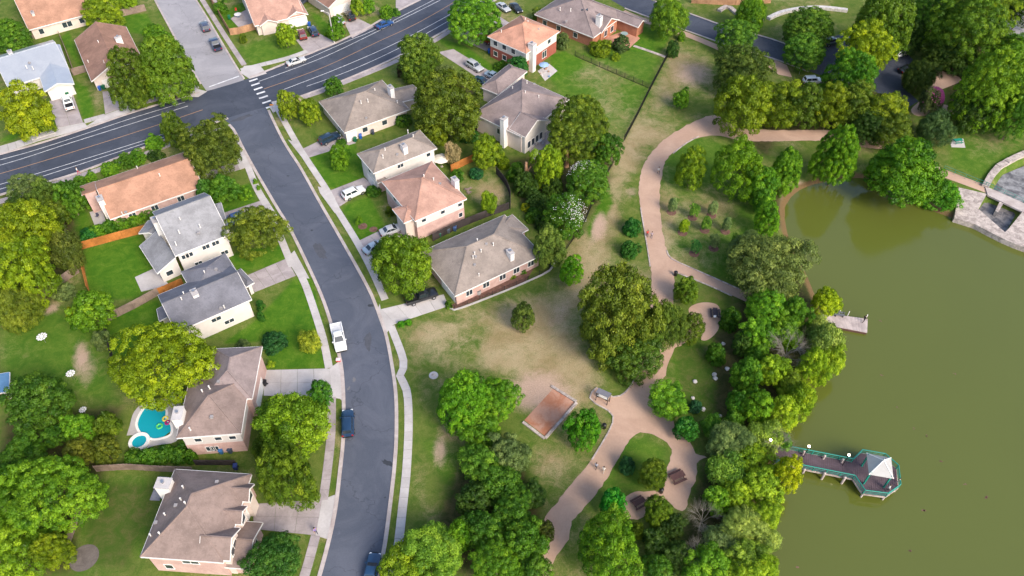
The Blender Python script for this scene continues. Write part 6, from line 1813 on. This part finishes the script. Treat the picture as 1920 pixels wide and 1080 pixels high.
# shelter with a bench at the path bulge
sp = [P(x, y, 2.2) for x, y in ((1122, 727), (1147, 738), (1141, 746), (1117, 736))]
shl = wthing('shelter', 'small shelter with grey slatted roof beside the granite path', 'shelter', P(1131, 745))
for k in range(6):
    g = lambda u, v: (sp[0] * (1 - u) + sp[1] * u) * (1 - v) + (sp[3] * (1 - u) + sp[2] * u) * v
    MB().prism([g(0, k / 6 + .01), g(1, k / 6 + .01), g(1, (k + 1) / 6 - .01), g(0, (k + 1) / 6 - .01)], 2.2, 2.26).build('roof_slat', M['matt_colour'], shl, None, (.17, .17, .20))
for u in (.06, .94):
    for v in (.1, .9):
        p = g(u, v); MB().box(p.x - .05, p.x + .05, p.y - .05, p.y + .05, 0, 2.2).build('post', M['black_metal'], shl)
    MB().tube(g(u, 0), g(u, 1), .05, n=4).build('beam', M['black_metal'], shl)
bench('pale bench under the grey slatted shelter', (1130, 747), (1146, 754), (.6, .58, .55), .03, 1.8)

# spillway at the lake head
spw = tag(bpy.data.objects.new('spillway', None), 'pale stone spillway apron with two weir bays at the lake head', 'spillway'); COL.objects.link(spw); p = P(1860, 400); spw.location = p; spw['_w'] = 1
AP = [(1797, 352), (1850, 364), (1838, 386), (1834, 392), (1884, 436), (1892, 428), (1918, 396), (1960, 415), (1965, 480), (1903, 458), (1880, 448), (1827, 421), (1789, 409), (1793, 385)]
MB().prism(ppts(AP, 0), -1.6, .10).build('apron', M['stone'], spw)
MB().prism(ppts([(1836, 388), (1852, 366), (1914, 394), (1888, 434)], 0), -1.9, -1.1).build('bay_floor', surf('wet_stone', (.20, .19, .19), (.07, .07, .08), .8, 3, .6, 1.6, .2), spw)
MB().prism(ppts([(1874, 379), (1881, 382), (1871, 399), (1866, 396)], 0), -1.6, .12).build('bay_pier', M['stone'], spw)
MB().prism(ppts([(1846, 350), (1851, 367), (1972, 425), (1972, 406)], 0), -.12, .22).build('footbridge', M['kerb'], spw)
for a, b in (((1846, 350), (1972, 406)), ((1768, 319), (1850, 352))):
    a, b = P(*a), P(*b); t = b - a; L = t.length; n = max(2, int(L / 1.8))
    for k in range(n + 1): MB().tube(a + t * (k / n), a + t * (k / n) + Vector((0, 0, 1.15)), .04, n=5).build('railing_post', M['teal'], spw)
    for z in (.6, 1.15): MB().tube(a + Vector((0, 0, z)), b + Vector((0, 0, z)), .035, n=5).build('rail', M['teal'], spw)
pts = resample(ppts([(1846, 352), (1858, 330), (1872, 314), (1905, 296), (1960, 275)]), 1.3)
for a, b in zip(pts, pts[1:]):
    d = (b - a) * .97; n = Vector((-d.y, d.x, 0)).normalized() * 1.3; MB().obox(a - n / 2 - Vector((0, 0, 1.8)), d, n, (0, 0, 2.3 + random.uniform(0, .12))).build('wall_block', M['stone'], spw)
MB().prism(ppts([(1862, 354), (1882, 322), (1960, 290), (1980, 400), (1930, 384)], 0), -2.2, -.9).build('channel_bed', surf('grey_gravel_channel', (.26, .26, .27), (.09, .09, .10), .5, 2, .8, 1.6, .25), spw)

# ------------------------------------------------------------------ swimming pool
pool = wthing('swimming_pool', 'turquoise free form swimming pool with round spa and pale deck', 'pool', P(290, 790))
DECK_PX = [(350, 738), (330, 744), (300, 748), (275, 752), (252, 772), (243, 800), (236, 822), (231, 838), (238, 850), (262, 846), (290, 836), (330, 828), (345, 800), (362, 755)]
def ring(outer, inner, z0, z1):
    """paved surface with a hole, as one bridged polygon"""
    mb = MB()
    o, i = list(outer), list(inner)
    k = min(range(len(o)), key=lambda a: (o[a] - i[0]).length)
    o = o[k:] + o[:k]
    ar = lambda ps: sum(p.x * q_.y - q_.x * p.y for p, q_ in zip(ps, ps[1:] + ps[:1]))
    if ar(o) < 0: o = [o[0]] + o[:0:-1]
    if ar(i) > 0: i = [i[0]] + i[:0:-1]
    poly = o + [o[0]] + i + [i[0]]
    mb.add([(p.x, p.y, z1) for p in poly], [tuple(range(len(poly)))])
    for ps in (o, i):
        n = len(ps); b = len(mb.v)
        mb.v += [Vector((p.x, p.y, z1)) for p in ps] + [Vector((p.x, p.y, z0)) for p in ps]
        mb.f += [(b + n + j, b + n + (j + 1) % n, b + (j + 1) % n, b + j) for j in range(n)]
    return mb
import bmesh
pw = spline(ppts(POOL_PX), 4, True); dkp = spline(ppts(DECK_PX), 4, True)
spc = P(262, 829); 
circ = lambda c, r, n=24: [c + Vector((math.cos(2 * math.pi * k / n) * r, math.sin(2 * math.pi * k / n) * r, 0)) for k in range(n)]
def fill_between(outer, holes, z):
    bm = bmesh.new(); es = []
    for lp in [outer] + holes:
        vs_ = [bm.verts.new((p.x, p.y, z)) for p in lp]
        es += [bm.edges.new((vs_[k], vs_[(k + 1) % len(vs_)])) for k in range(len(vs_))]
    r = bmesh.ops.triangle_fill(bm, use_beauty=True, use_dissolve=False, edges=es)
    for f_ in bm.faces:
        if f_.normal.z < 0: f_.normal_flip()
    mb = MB(); bm.verts.ensure_lookup_table(); bm.verts.index_update()
    mb.v = [v.co.copy() for v in bm.verts]; mb.f = [tuple(v.index for v in f_.verts) for f_ in bm.faces]; bm.free()
    return mb
fill_between(dkp, [pw, circ(spc, 1.30)], .06).build('deck', M['concrete'], pool)
for lp, nm in ((pw, 'coping'), (circ(spc, 1.30), 'spa_wall')):
    cl = lp + lp[:1]
    MB().strip(cl, .35 if nm == 'coping' else .5, -.25, .10 if nm == 'coping' else .30).build(nm, M['white_trim'], pool)
MB().add([(p.x, p.y, -.06) for p in pw], [tuple(range(len(pw)))][:1] if sum(p.x * q_.y - q_.x * p.y for p, q_ in zip(pw, pw[1:] + pw[:1])) > 0 else [tuple(reversed(range(len(pw))))]).build('water', M['pool'], pool)
cs = circ(spc, 1.2); MB().add([(p.x, p.y, .15) for p in cs], [tuple(range(len(cs)))]).build('spa_water', M['pool'], pool)
def torus(name, label, px, R, r, col, z):
    p = P(*px, z); mb = MB(); n, m_ = 16, 8
    for i in range(n):
        a = 2 * math.pi * i / n
        for j in range(m_):
            b = 2 * math.pi * j / m_; mb.v.append(Vector((math.cos(a) * (R + r * math.cos(b)), math.sin(a) * (R + r * math.cos(b)), r * math.sin(b))))
    for i in range(n):
        for j in range(m_): mb.f.append((i * m_ + j, ((i + 1) % n) * m_ + j, ((i + 1) % n) * m_ + (j + 1) % m_, i * m_ + (j + 1) % m_))
    o = mb.build(name, M['plastic'], None, 60, col); o.location = p
    return tag(o, label, 'float')
torus('swim_ring', 'yellow swim ring floating in the pool', (310, 785), .38, .14, (.75, .65, .10), 0.02); torus('swim_ring', 'green swim ring floating in the pool', (299, 799), .40, .13, (.10, .55, .15), 0.02); torus('swim_ring', 'small magenta swim ring floating in the pool', (314, 792), .30, .16, (.35, .02, .15), 0.02)

# ------------------------------------------------------------------ young trees in mulch rings
YT = [(1262, 382, 1259, 398, 'mint'), (1302, 392, 1298, 409, 'bright'), (1338, 388, 1334, 405, 'mint'), (1283, 421, 1279, 438, 'lime'), (1325, 416, 1321, 432, 'bright'), (1364, 418, 1360, 433, 'mint'), (1305, 460, 1301, 476, 'vivid'), (1342, 450, 1337, 466, 'mint'), (1381, 449, 1375, 464, 'bright'), (1302, 468, 1300, 477, 'x')]
for i, (x, y, mx, my, c) in enumerate(YT[:9]):
    t, o, R, rz, zz = tree('young_tree', 'tree', 'young staked tree in a mulch ring on the lawn inside the path bend', x, y, 11, 14, 'm', {'vivid': (.07, .19, .05), 'mint': (.16, .21, .09), 'bright': (.12, .21, .03), 'lime': (.2, .26, .01)}.get(c, c), 'young trees in mulch rings', clear=.8)
    o.scale.x *= .9
    mp = t.location
    ring_ = MB().lathe([(.95, 0), (.85, .07), (.3, .10)], 12, (0, 0, .0)).build('mulch_ring', M['mulch'], t)
for x, y, r in ((680, 424, .9), (700, 430, .8)): 
    p = P(x, y); tag(MB().lathe([(r, 0), (r * .85, .05), (r * .3, .08)], 12, p).build('mulch_ring', M['mulch']), kind='structure')

# ------------------------------------------------------------------ poles, signs and small things
def street_lamp(label, px_top, px_base, arm, hgt=7.5):
    b = P(*px_base); l = wthing('street_lamp', label, 'street lamp', b)
    MB().lathe([(.18, 0), (.15, .3), (.12, hgt - .2), (.10, hgt)], 8, b).build('pole', M['concrete'], l)
    tp = b + Vector((0, 0, hgt - .1)); e = tp + Vector((arm[0], arm[1], .35))
    MB().tube(tp, e, .07, .06, 6).build('arm', M['concrete'], l)
    MB().obox(e - Vector((.3, .15, .08)), (.75, 0, 0), (0, .3, 0), (0, 0, .14)).build('lamp_head', M['white_trim'], l)
street_lamp('grey street lamp rising through the corner tree', (322, 128), (345, 172), (1.8, -.6), 9.0); street_lamp('pale leaning street lamp beside the main road', (616, 30), (627, 81), (-1.6, .4), 8.0)
def sign(label, px, z, w, h_, col, post=2.2):
    p = P(*px); s = wthing('road_sign', label, 'sign', p)
    MB().tube(p, p + Vector((0, 0, post)), .035).build('post', M['rim'], s)
    MB().box(p.x - w / 2, p.x + w / 2, p.y - .06, p.y - .035, post - h_, post).build('plate', M['matt_colour'], s, None, col)
sign('orange and white street sign at the crosswalk corner', (514, 214), 0, .8, .3, (.6, .22, .03), 2.6); sign('yellow post sign at the side road corner', (366, 158), 0, .4, .5, (.55, .38, .06), 2.2)
sign('small red sign post on the loop road island', (1498, 140), 0, .5, .5, (.4, .03, .03), 2.0)
b = P(635, 677); mb_ = wthing('cooler_box', 'small red and white box at the kerb below the white pickup', 'box', b); MB().box(b.x - .35, b.x + .35, b.y - .25, b.y + .25, .12, .42).build('box', M['plastic'], mb_, None, (.55, .05, .06)); MB().box(b.x - .37, b.x + .37, b.y - .27, b.y + .27, .42, .52).build('lid', M['plastic'], mb_, None, (.75, .6, .6))
mh = P(813, 704); o = wthing('manhole', 'round concrete manhole on the grass field', 'manhole', mh); MB().lathe([(.75, 0), (.72, .10)], 20, mh).build('collar', M['concrete'], o); MB().lathe([(.36, .10), (.36, .14)], 16, mh).build('cover', M['stone'], o)
ac = P(897, 550); o = wthing('air_conditioner', 'round grey air conditioner beside the wide brown house', 'air conditioner', ac); MB().lathe([(.45, 0), (.45, .85)], 14, ac).build('casing', M['matt_colour'], o, 40, (.35, .34, .34)); MB().lathe([(.47, .85), (.47, .92), (.1, .95)], 14, ac).build('grille', M['matt_colour'], o, 40, (.12, .12, .12)); 
def disc_ornament(label, px, R, tip=None, hgt=1.6):
    p = P(*px, hgt); o = wthing('garden_ornament', label, 'ornament', Vector((p.x, p.y, 0)))
    MB().tube((p.x, p.y, 0), (p.x, p.y, hgt), .03).build('pole', M['rim'], o)
    for k in range(10):
        a = 2 * math.pi * k / 10; c = Vector((math.cos(a), math.sin(a), 0)); n = Vector((-c.y, c.x, 0)); b = Vector((p.x, p.y, hgt))
        MB().add([b + c * R * .25, b + c * R * .8 + n * R * .24, b + c * R, b + c * R * .8 - n * R * .24, b + c * R * .6 + Vector((0, 0, .06))], [(0, 3, 4), (3, 2, 4), (2, 1, 4), (1, 0, 4), (0, 1, 2, 3)]).build('petal', M['white_trim'], o)
    MB().lathe([(R * .30, -.03), (R * .30, .05)], 12, (p.x, p.y, hgt)).build('hub', M['white_trim'], o)
disc_ornament('white round lattice ornament on a slim pole in the green yard', (78, 631), .9); disc_ornament('white round lattice ornament on the bare patch of the yard', (132, 700), .75); disc_ornament('white metal ornament by the bushes above the pool thicket', (155, 768), .6, None, 1.0)
sheet('gravel_circle', spline([p for p in circ(P(158, 1046), 1.9, 10)], 3, True), .02, surf('grey_gravel', (.16, .135, .12), (.10, .085, .075), 1.0, 5, .95))
bench('small brown bench in the left yard corner', (18, 612), (30, 602), (.18, .10, .08), 0, 2.0)
def boulder(px, r):
    p = P(*px); rn = random.Random(int(px[0] * 7 + px[1]))
    bm = bmesh.new(); bmesh.ops.create_icosphere(bm, subdivisions=2, radius=r)
    for v in bm.verts: v.co *= rn.uniform(.78, 1.12); v.co.z *= .7
    me = bpy.data.meshes.new('boulder'); bm.to_mesh(me); bm.free()
    o = obj('boulder', me, M['white_stone']); o.location = p + Vector((0, 0, r * .3))
    return tag(o, 'pale boulder on the shady grass between path and lakeside wood', 'boulder', 'pale boulders')
for x, y in ((1356, 645), (1382, 645), (1363, 692), (1341, 710), (1303, 716), (1299, 747), (1294, 765), (1350, 780), (1339, 703), (1318, 768)): boulder((x, y), random.uniform(.25, .45))
def patio_set(label, px, r=.7, col=(.7, .7, .72), z=.05):
    p = P(*px); o = thing('patio_table', label, 'table', (p.x, p.y, z), random.uniform(0, 3))
    MB().lathe([(r, .70), (r, .74)], 16).build('top', M['matt_colour'], o, None, col); MB().tube((0, 0, 0), (0, 0, .70), .05).build('column', M['rim'], o); MB().lathe([(r * .5, 0), (r * .4, .04)], 12).build('foot', M['rim'], o)
def chair(label, px, col, z=.05, rot=0, group=None):
    p = P(*px); o = thing('garden_chair', label, 'chair', (p.x, p.y, z), rot, group)
    MB().box(-.25, .25, -.25, .25, .40, .45).build('seat', M['matt_colour'], o, None, col); MB().box(-.25, .25, .22, .27, .45, .95).build('backrest', M['matt_colour'], o, None, col)
    for x in (-.22, .22):
        for y in (-.22, .22): MB().tube((x, y, 0), (x, y, .4), .025, n=5).build('leg', M['rim'], o)
patio_set('round white table on the terrace of the mauve house', (1010, 268)); patio_set('round glass table on the brick terrace', (1170, 68), .9, (.25, .35, .35)); patio_set('white round table on the patio behind the cedar fence corner', (447, 32), .9, (.75, .72, .7))
for lab, x, y, c in (('grey chairs round the terrace table of the mauve house', 1002, 274, (.35, .35, .4)), ('grey chairs round the terrace table of the mauve house', 1018, 272, (.35, .35, .4)), ('grey chairs round the terrace table of the mauve house', 1012, 258, (.35, .35, .4))): chair(lab.replace('chairs', 'chair'), (x, y), c, .05, x, 'terrace chairs')
chair('white chair by the poolside deck edge', (325, 745), (.7, .7, .7)); chair('dark chair on the bungalow patio', (184, 408), (.06, .06, .10)); chair('red chair on the patio behind the tan fence', (443, 22), (.55, .06, .03)); chair('blue cushioned chair on the brick terrace', (1152, 60), (.04, .08, .3))
bin_('green box bin on the patio behind the tan fence', (430, 33), GB, .05, 'w')
def parasol(label, px, col, R=1.5, zt=2.5):
    p = P(*px, zt); o = wthing('parasol', label, 'parasol', Vector((p.x, p.y, 0)))
    MB().tube((p.x, p.y, 0), (p.x, p.y, zt + .1), .03).build('pole', M['rim'], o); MB().lathe([(R, zt - .45), (R * .55, zt - .18), (.04, zt)], 8, (p.x, p.y, 0)).build('canopy', M['matt_colour'], o, None, col); MB().lathe([(.3, 0), (.25, .1)], 10, (p.x, p.y, 0)).build('base', M['stone'], o)
parasol('cream parasol behind the beige two storey house', (827, 294), (.72, .66, .56), 1.7); parasol('blue parasol on the rubble patio of the red brick house', (1020, 118), (.25, .38, .6), 1.2)
# clutter on the rubble patio
for k in range(9):
    p = P(1012 + random.uniform(-4, 24), 134 + random.uniform(-8, 12)); s = random.uniform(.2, .45)
    o = MB().obox((0, 0, 0), (s, .1, 0), (-.1, s, 0), (.02, 0, s * random.uniform(.5, 1.0))).build('storage_box', M['matt_colour'], None, None, random.choice([(.5, .5, .52), (.35, .22, .16), (.2, .3, .45), (.6, .55, .5)])); o.location = (p.x, p.y, .05)
    tag(o, 'small box in the clutter on the patio of the red brick house', 'box', 'clutter on the brick house patio')
for k in range(6):
    p = P(875 + random.uniform(-3, 12), 358 + random.uniform(-8, 12)); s = random.uniform(.25, .5)
    o = MB().obox((0, 0, 0), (s * 1.8, .1, 0), (-.1, s, 0), (.02, 0, s * .5)).build('timber_stack', M['fence_grey']); o.location = (p.x, p.y, .0); o.rotation_euler = (0, 0, random.uniform(0, 3))
    tag(o, 'piece of timber in the pile behind the pink roofed house', 'timber', 'timber pile behind the pink roofed house')
# tall pale trunks by the mauve house
for lab, x, y, hgt, r in (('tall pale bare trunk below the mauve house terrace', 986, 345, 5.5, .42), ('tall pale bare trunk right of the yellow green tree', 1062, 312, 4.0, .4), ('orange brown dead palm trunk beside the mauve house wall', 917, 250, 4.5, .25)):
    b = P(x, y); t = thing('dead_tree', lab, 'dead tree', b)
    MB().lathe([(r * 1.3, 0), (r, .6), (r * .9, hgt * .6), (r * .6, hgt)], 10).build('trunk', M['fence_tan'], t, 40)
    MB().tube((0, 0, hgt * .5), (.9, -.3, hgt * .85), r * .5, r * .3, 7).build('stub_branch', M['fence_tan'], t)
# palm with drooping dry fronds
b = P(562, 206); pm = thing('palm_tree', 'palm with drooping dry fronds at the crosswalk corner', 'tree', b)
MB().lathe([(.22, 0), (.16, .8), (.15, 3.4)], 8).build('trunk', M['bark'], pm, 40)
for k in range(16):
    a = 2 * math.pi * k / 16 + random.uniform(-.15, .15); L = random.uniform(1.5, 2.0); up = random.uniform(.2, .9); mb = MB(); c = Vector((math.cos(a), math.sin(a), 0)); n = Vector((-c.y, c.x, 0)); prev = None
    for s in range(5):
        f_ = s / 4; q_ = Vector((0, 0, 3.4)) + c * L * f_ + Vector((0, 0, up * f_ * 1.2 - 2.0 * f_ * f_)); w = .28 * math.sin(math.pi * (.12 + .83 * f_))
        mb.v += [q_ + n * w - Vector((0, 0, w * .5)), q_, q_ - n * w - Vector((0, 0, w * .5))]
        if s: i = len(mb.v) - 6; mb.f += [(i, i + 3, i + 4, i + 1), (i + 1, i + 4, i + 5, i + 2)]
    mb.build('frond', M['matt_colour'], pm, None, (.34, .27, .17) if k % 3 else (.14, .18, .04))
# white blossom on the two flowering trees
def blossom(lab_part):
    for o in list(bpy.data.objects):
        lab = str(o.get('label', '')) if o.parent is None else ''
        if lab.startswith(('white flowering tree', 'pink flowering tree')):
            pink = lab.startswith('pink')
            cr = [c for c in o.children if c.name.startswith('crown')][0]
            rn = np.random.default_rng(len(o.name)); mb = MB()
            for k in range(900 if pink else 260):
                d = rn.normal(size=3); d = d * .45 + np.array([.55, -.45, .75]); d /= np.linalg.norm(d); d *= rn.uniform(.86, 1.0)
                p = Vector((d[0] * cr.scale.x, d[1] * cr.scale.y, d[2] * cr.scale.z + cr.location.z)); s = rn.uniform(.08, .18) if pink else rn.uniform(.05, .11)
                mb.add([p + Vector((s, 0, 0)), p + Vector((0, s, .05)), p - Vector((s, 0, 0)), p - Vector((0, s, -.05)), p + Vector((0, 0, s))], [(0, 1, 4), (1, 2, 4), (2, 3, 4), (3, 0, 4)])
            tag(mb.build('blossom', plain('pink_petals', (.42, .06, .20), .7) if pink else M['white_trim'], o), kind='stuff')
blossom(0)

# ------------------------------------------------------------------ people
def person(label, px, z=.03, face=0.0, shirt=(.6, .6, .6), legs=(.05, .06, .1), walk=.25, hgt=1.72, sit=False, arm=.15):
    p = P(*px, z); o = thing('person', label, 'person', (p.x, p.y, z), face)
    s = hgt / 1.72
    hip = .93 if not sit else .52
    def V3(x, y, zz): return (x * s, y * s, zz * s)
    if sit: kn = [(.42, .10, .50), (.42, -.10, .50)]; ft = [(.44, .10, .06), (.44, -.10, .06)]
    else: kn = [(walk * .45 + .03, .10, .50), (-walk * .25 + .03, -.10, .50)]; ft = [(walk * .8, .11, .06), (-walk * .9, -.11, .08)]
    sh = hip + .50
    J = [(0, 0, hip), (0, 0, hip + .22), (0, 0, sh - .04), (.01, 0, sh + .09), (.02, 0, sh + .20), (.02, 0, sh + .31),
         (0, .10, hip - .05), kn[0], ft[0], (ft[0][0] + .15, ft[0][1], .04), (0, -.10, hip - .05), kn[1], ft[1], (ft[1][0] + .15, ft[1][1], .04),
         (0, .19, sh - .03), (-arm * .5, .25, sh - .30), (-arm + .14, .25, sh - .52), (-arm + .19, .25, sh - .62), (0, -.19, sh - .03), (arm * .5, -.25, sh - .30), (arm + .14, -.25, sh - .52), (arm + .19, -.25, sh - .62)]
    E_ = [(0, 1), (1, 2), (2, 3), (3, 4), (4, 5), (0, 6), (6, 7), (7, 8), (8, 9), (0, 10), (10, 11), (11, 12), (12, 13), (2, 14), (14, 15), (15, 16), (16, 17), (2, 18), (18, 19), (19, 20), (20, 21)]
    Rr = [.15, .14, .16, .06, .095, .085, .095, .065, .045, .04, .095, .065, .045, .04, .07, .05, .035, .035, .07, .05, .035, .035]
    me = bpy.data.meshes.new('body'); me.from_pydata([V3(*j) for j in J], E_, [])
    b = obj('body', me, None, o)
    sk = b.modifiers.new('skin', 'SKIN'); sk.use_smooth_shade = True
    b.modifiers.new('sub', 'SUBSURF').levels = 1
    for i, v in enumerate(me.skin_vertices[0].data): v.radius = (Rr[i] * s, Rr[i] * s); v.use_root = (i == 0)
    dg = bpy.context.evaluated_depsgraph_get(); dg.update()
    nm = bpy.data.meshes.new_from_object(b.evaluated_get(dg)); b.modifiers.clear(); b.data = nm
    nm.materials.clear()
    for col, nme in ((None, 'skin'), (shirt, 'shirt'), (legs, 'legs')):
        nm.materials.append(M['skin'] if col is None else plain('cloth', col, .8))
    for f_ in nm.polygons:
        c = f_.center / s
        f_.material_index = 2 if c.z < hip + .02 and abs(c.y) < .2 else (1 if c.z < sh + .04 and not (abs(c.y) > .21 and c.z < sh - .25) else 0)
        if c.z < .10: f_.material_index = 2
    hm = MB().lathe([(.10 * s, (sh + .20) * s), (.105 * s, (sh + .28) * s), (.08 * s, (sh + .37) * s), (.02 * s, (sh + .41) * s)], 10, (-.012, 0, 0)); hm.build('hair', M['hair'], o, 60)
    return o
person('walker in a red shirt on the park path beside a companion', (1213, 444), .04, 1.6, (.55, .05, .04), (.10, .05, .06)); person('walker in grey pink on the park path beside the red shirt', (1221, 447), .04, 1.4, (.40, .32, .36), (.12, .12, .16))
person('lone walker in pale top on the upper path bend', (1234, 326), .04, -1.2, (.5, .5, .5), (.06, .05, .05)); person('person in dark clothes on the grass by the path edge', (1172, 715), 0, .5, (.20, .08, .07), (.02, .03, .04))
person('walker with dark hair on the lower path', (1117, 879), .03, 1.0, (.4, .42, .5), (.03, .03, .04)); person('walker in white near the lower path edge', (1131, 886), .03, 1.0, (.75, .72, .68), (.5, .45, .4)); person('walker in white top and red skirt on the roadside sidewalk', (148, 326), .08, .3, (.75, .75, .75), (.55, .05, .10))
person('person in violet top where the driveway meets the sidewalk', (593, 1000), .07, -.8, (.22, .16, .40), (.05, .05, .09)); person('person in white shirt at the pier end railing', (1663, 920), ZD, -.6, (.8, .8, .78), (.04, .05, .06)); person('person in black on the floating dock', (1618, 604), -.44, .3, (.02, .02, .03), (.02, .02, .03)); person('seated looking child in pale shirt by the octagon railing', (1683, 905), ZD, 2.5, (.7, .55, .45), (.3, .3, .35), hgt=1.3)
for o in list(bpy.data.objects):
    if '_w' in o: del o['_w']
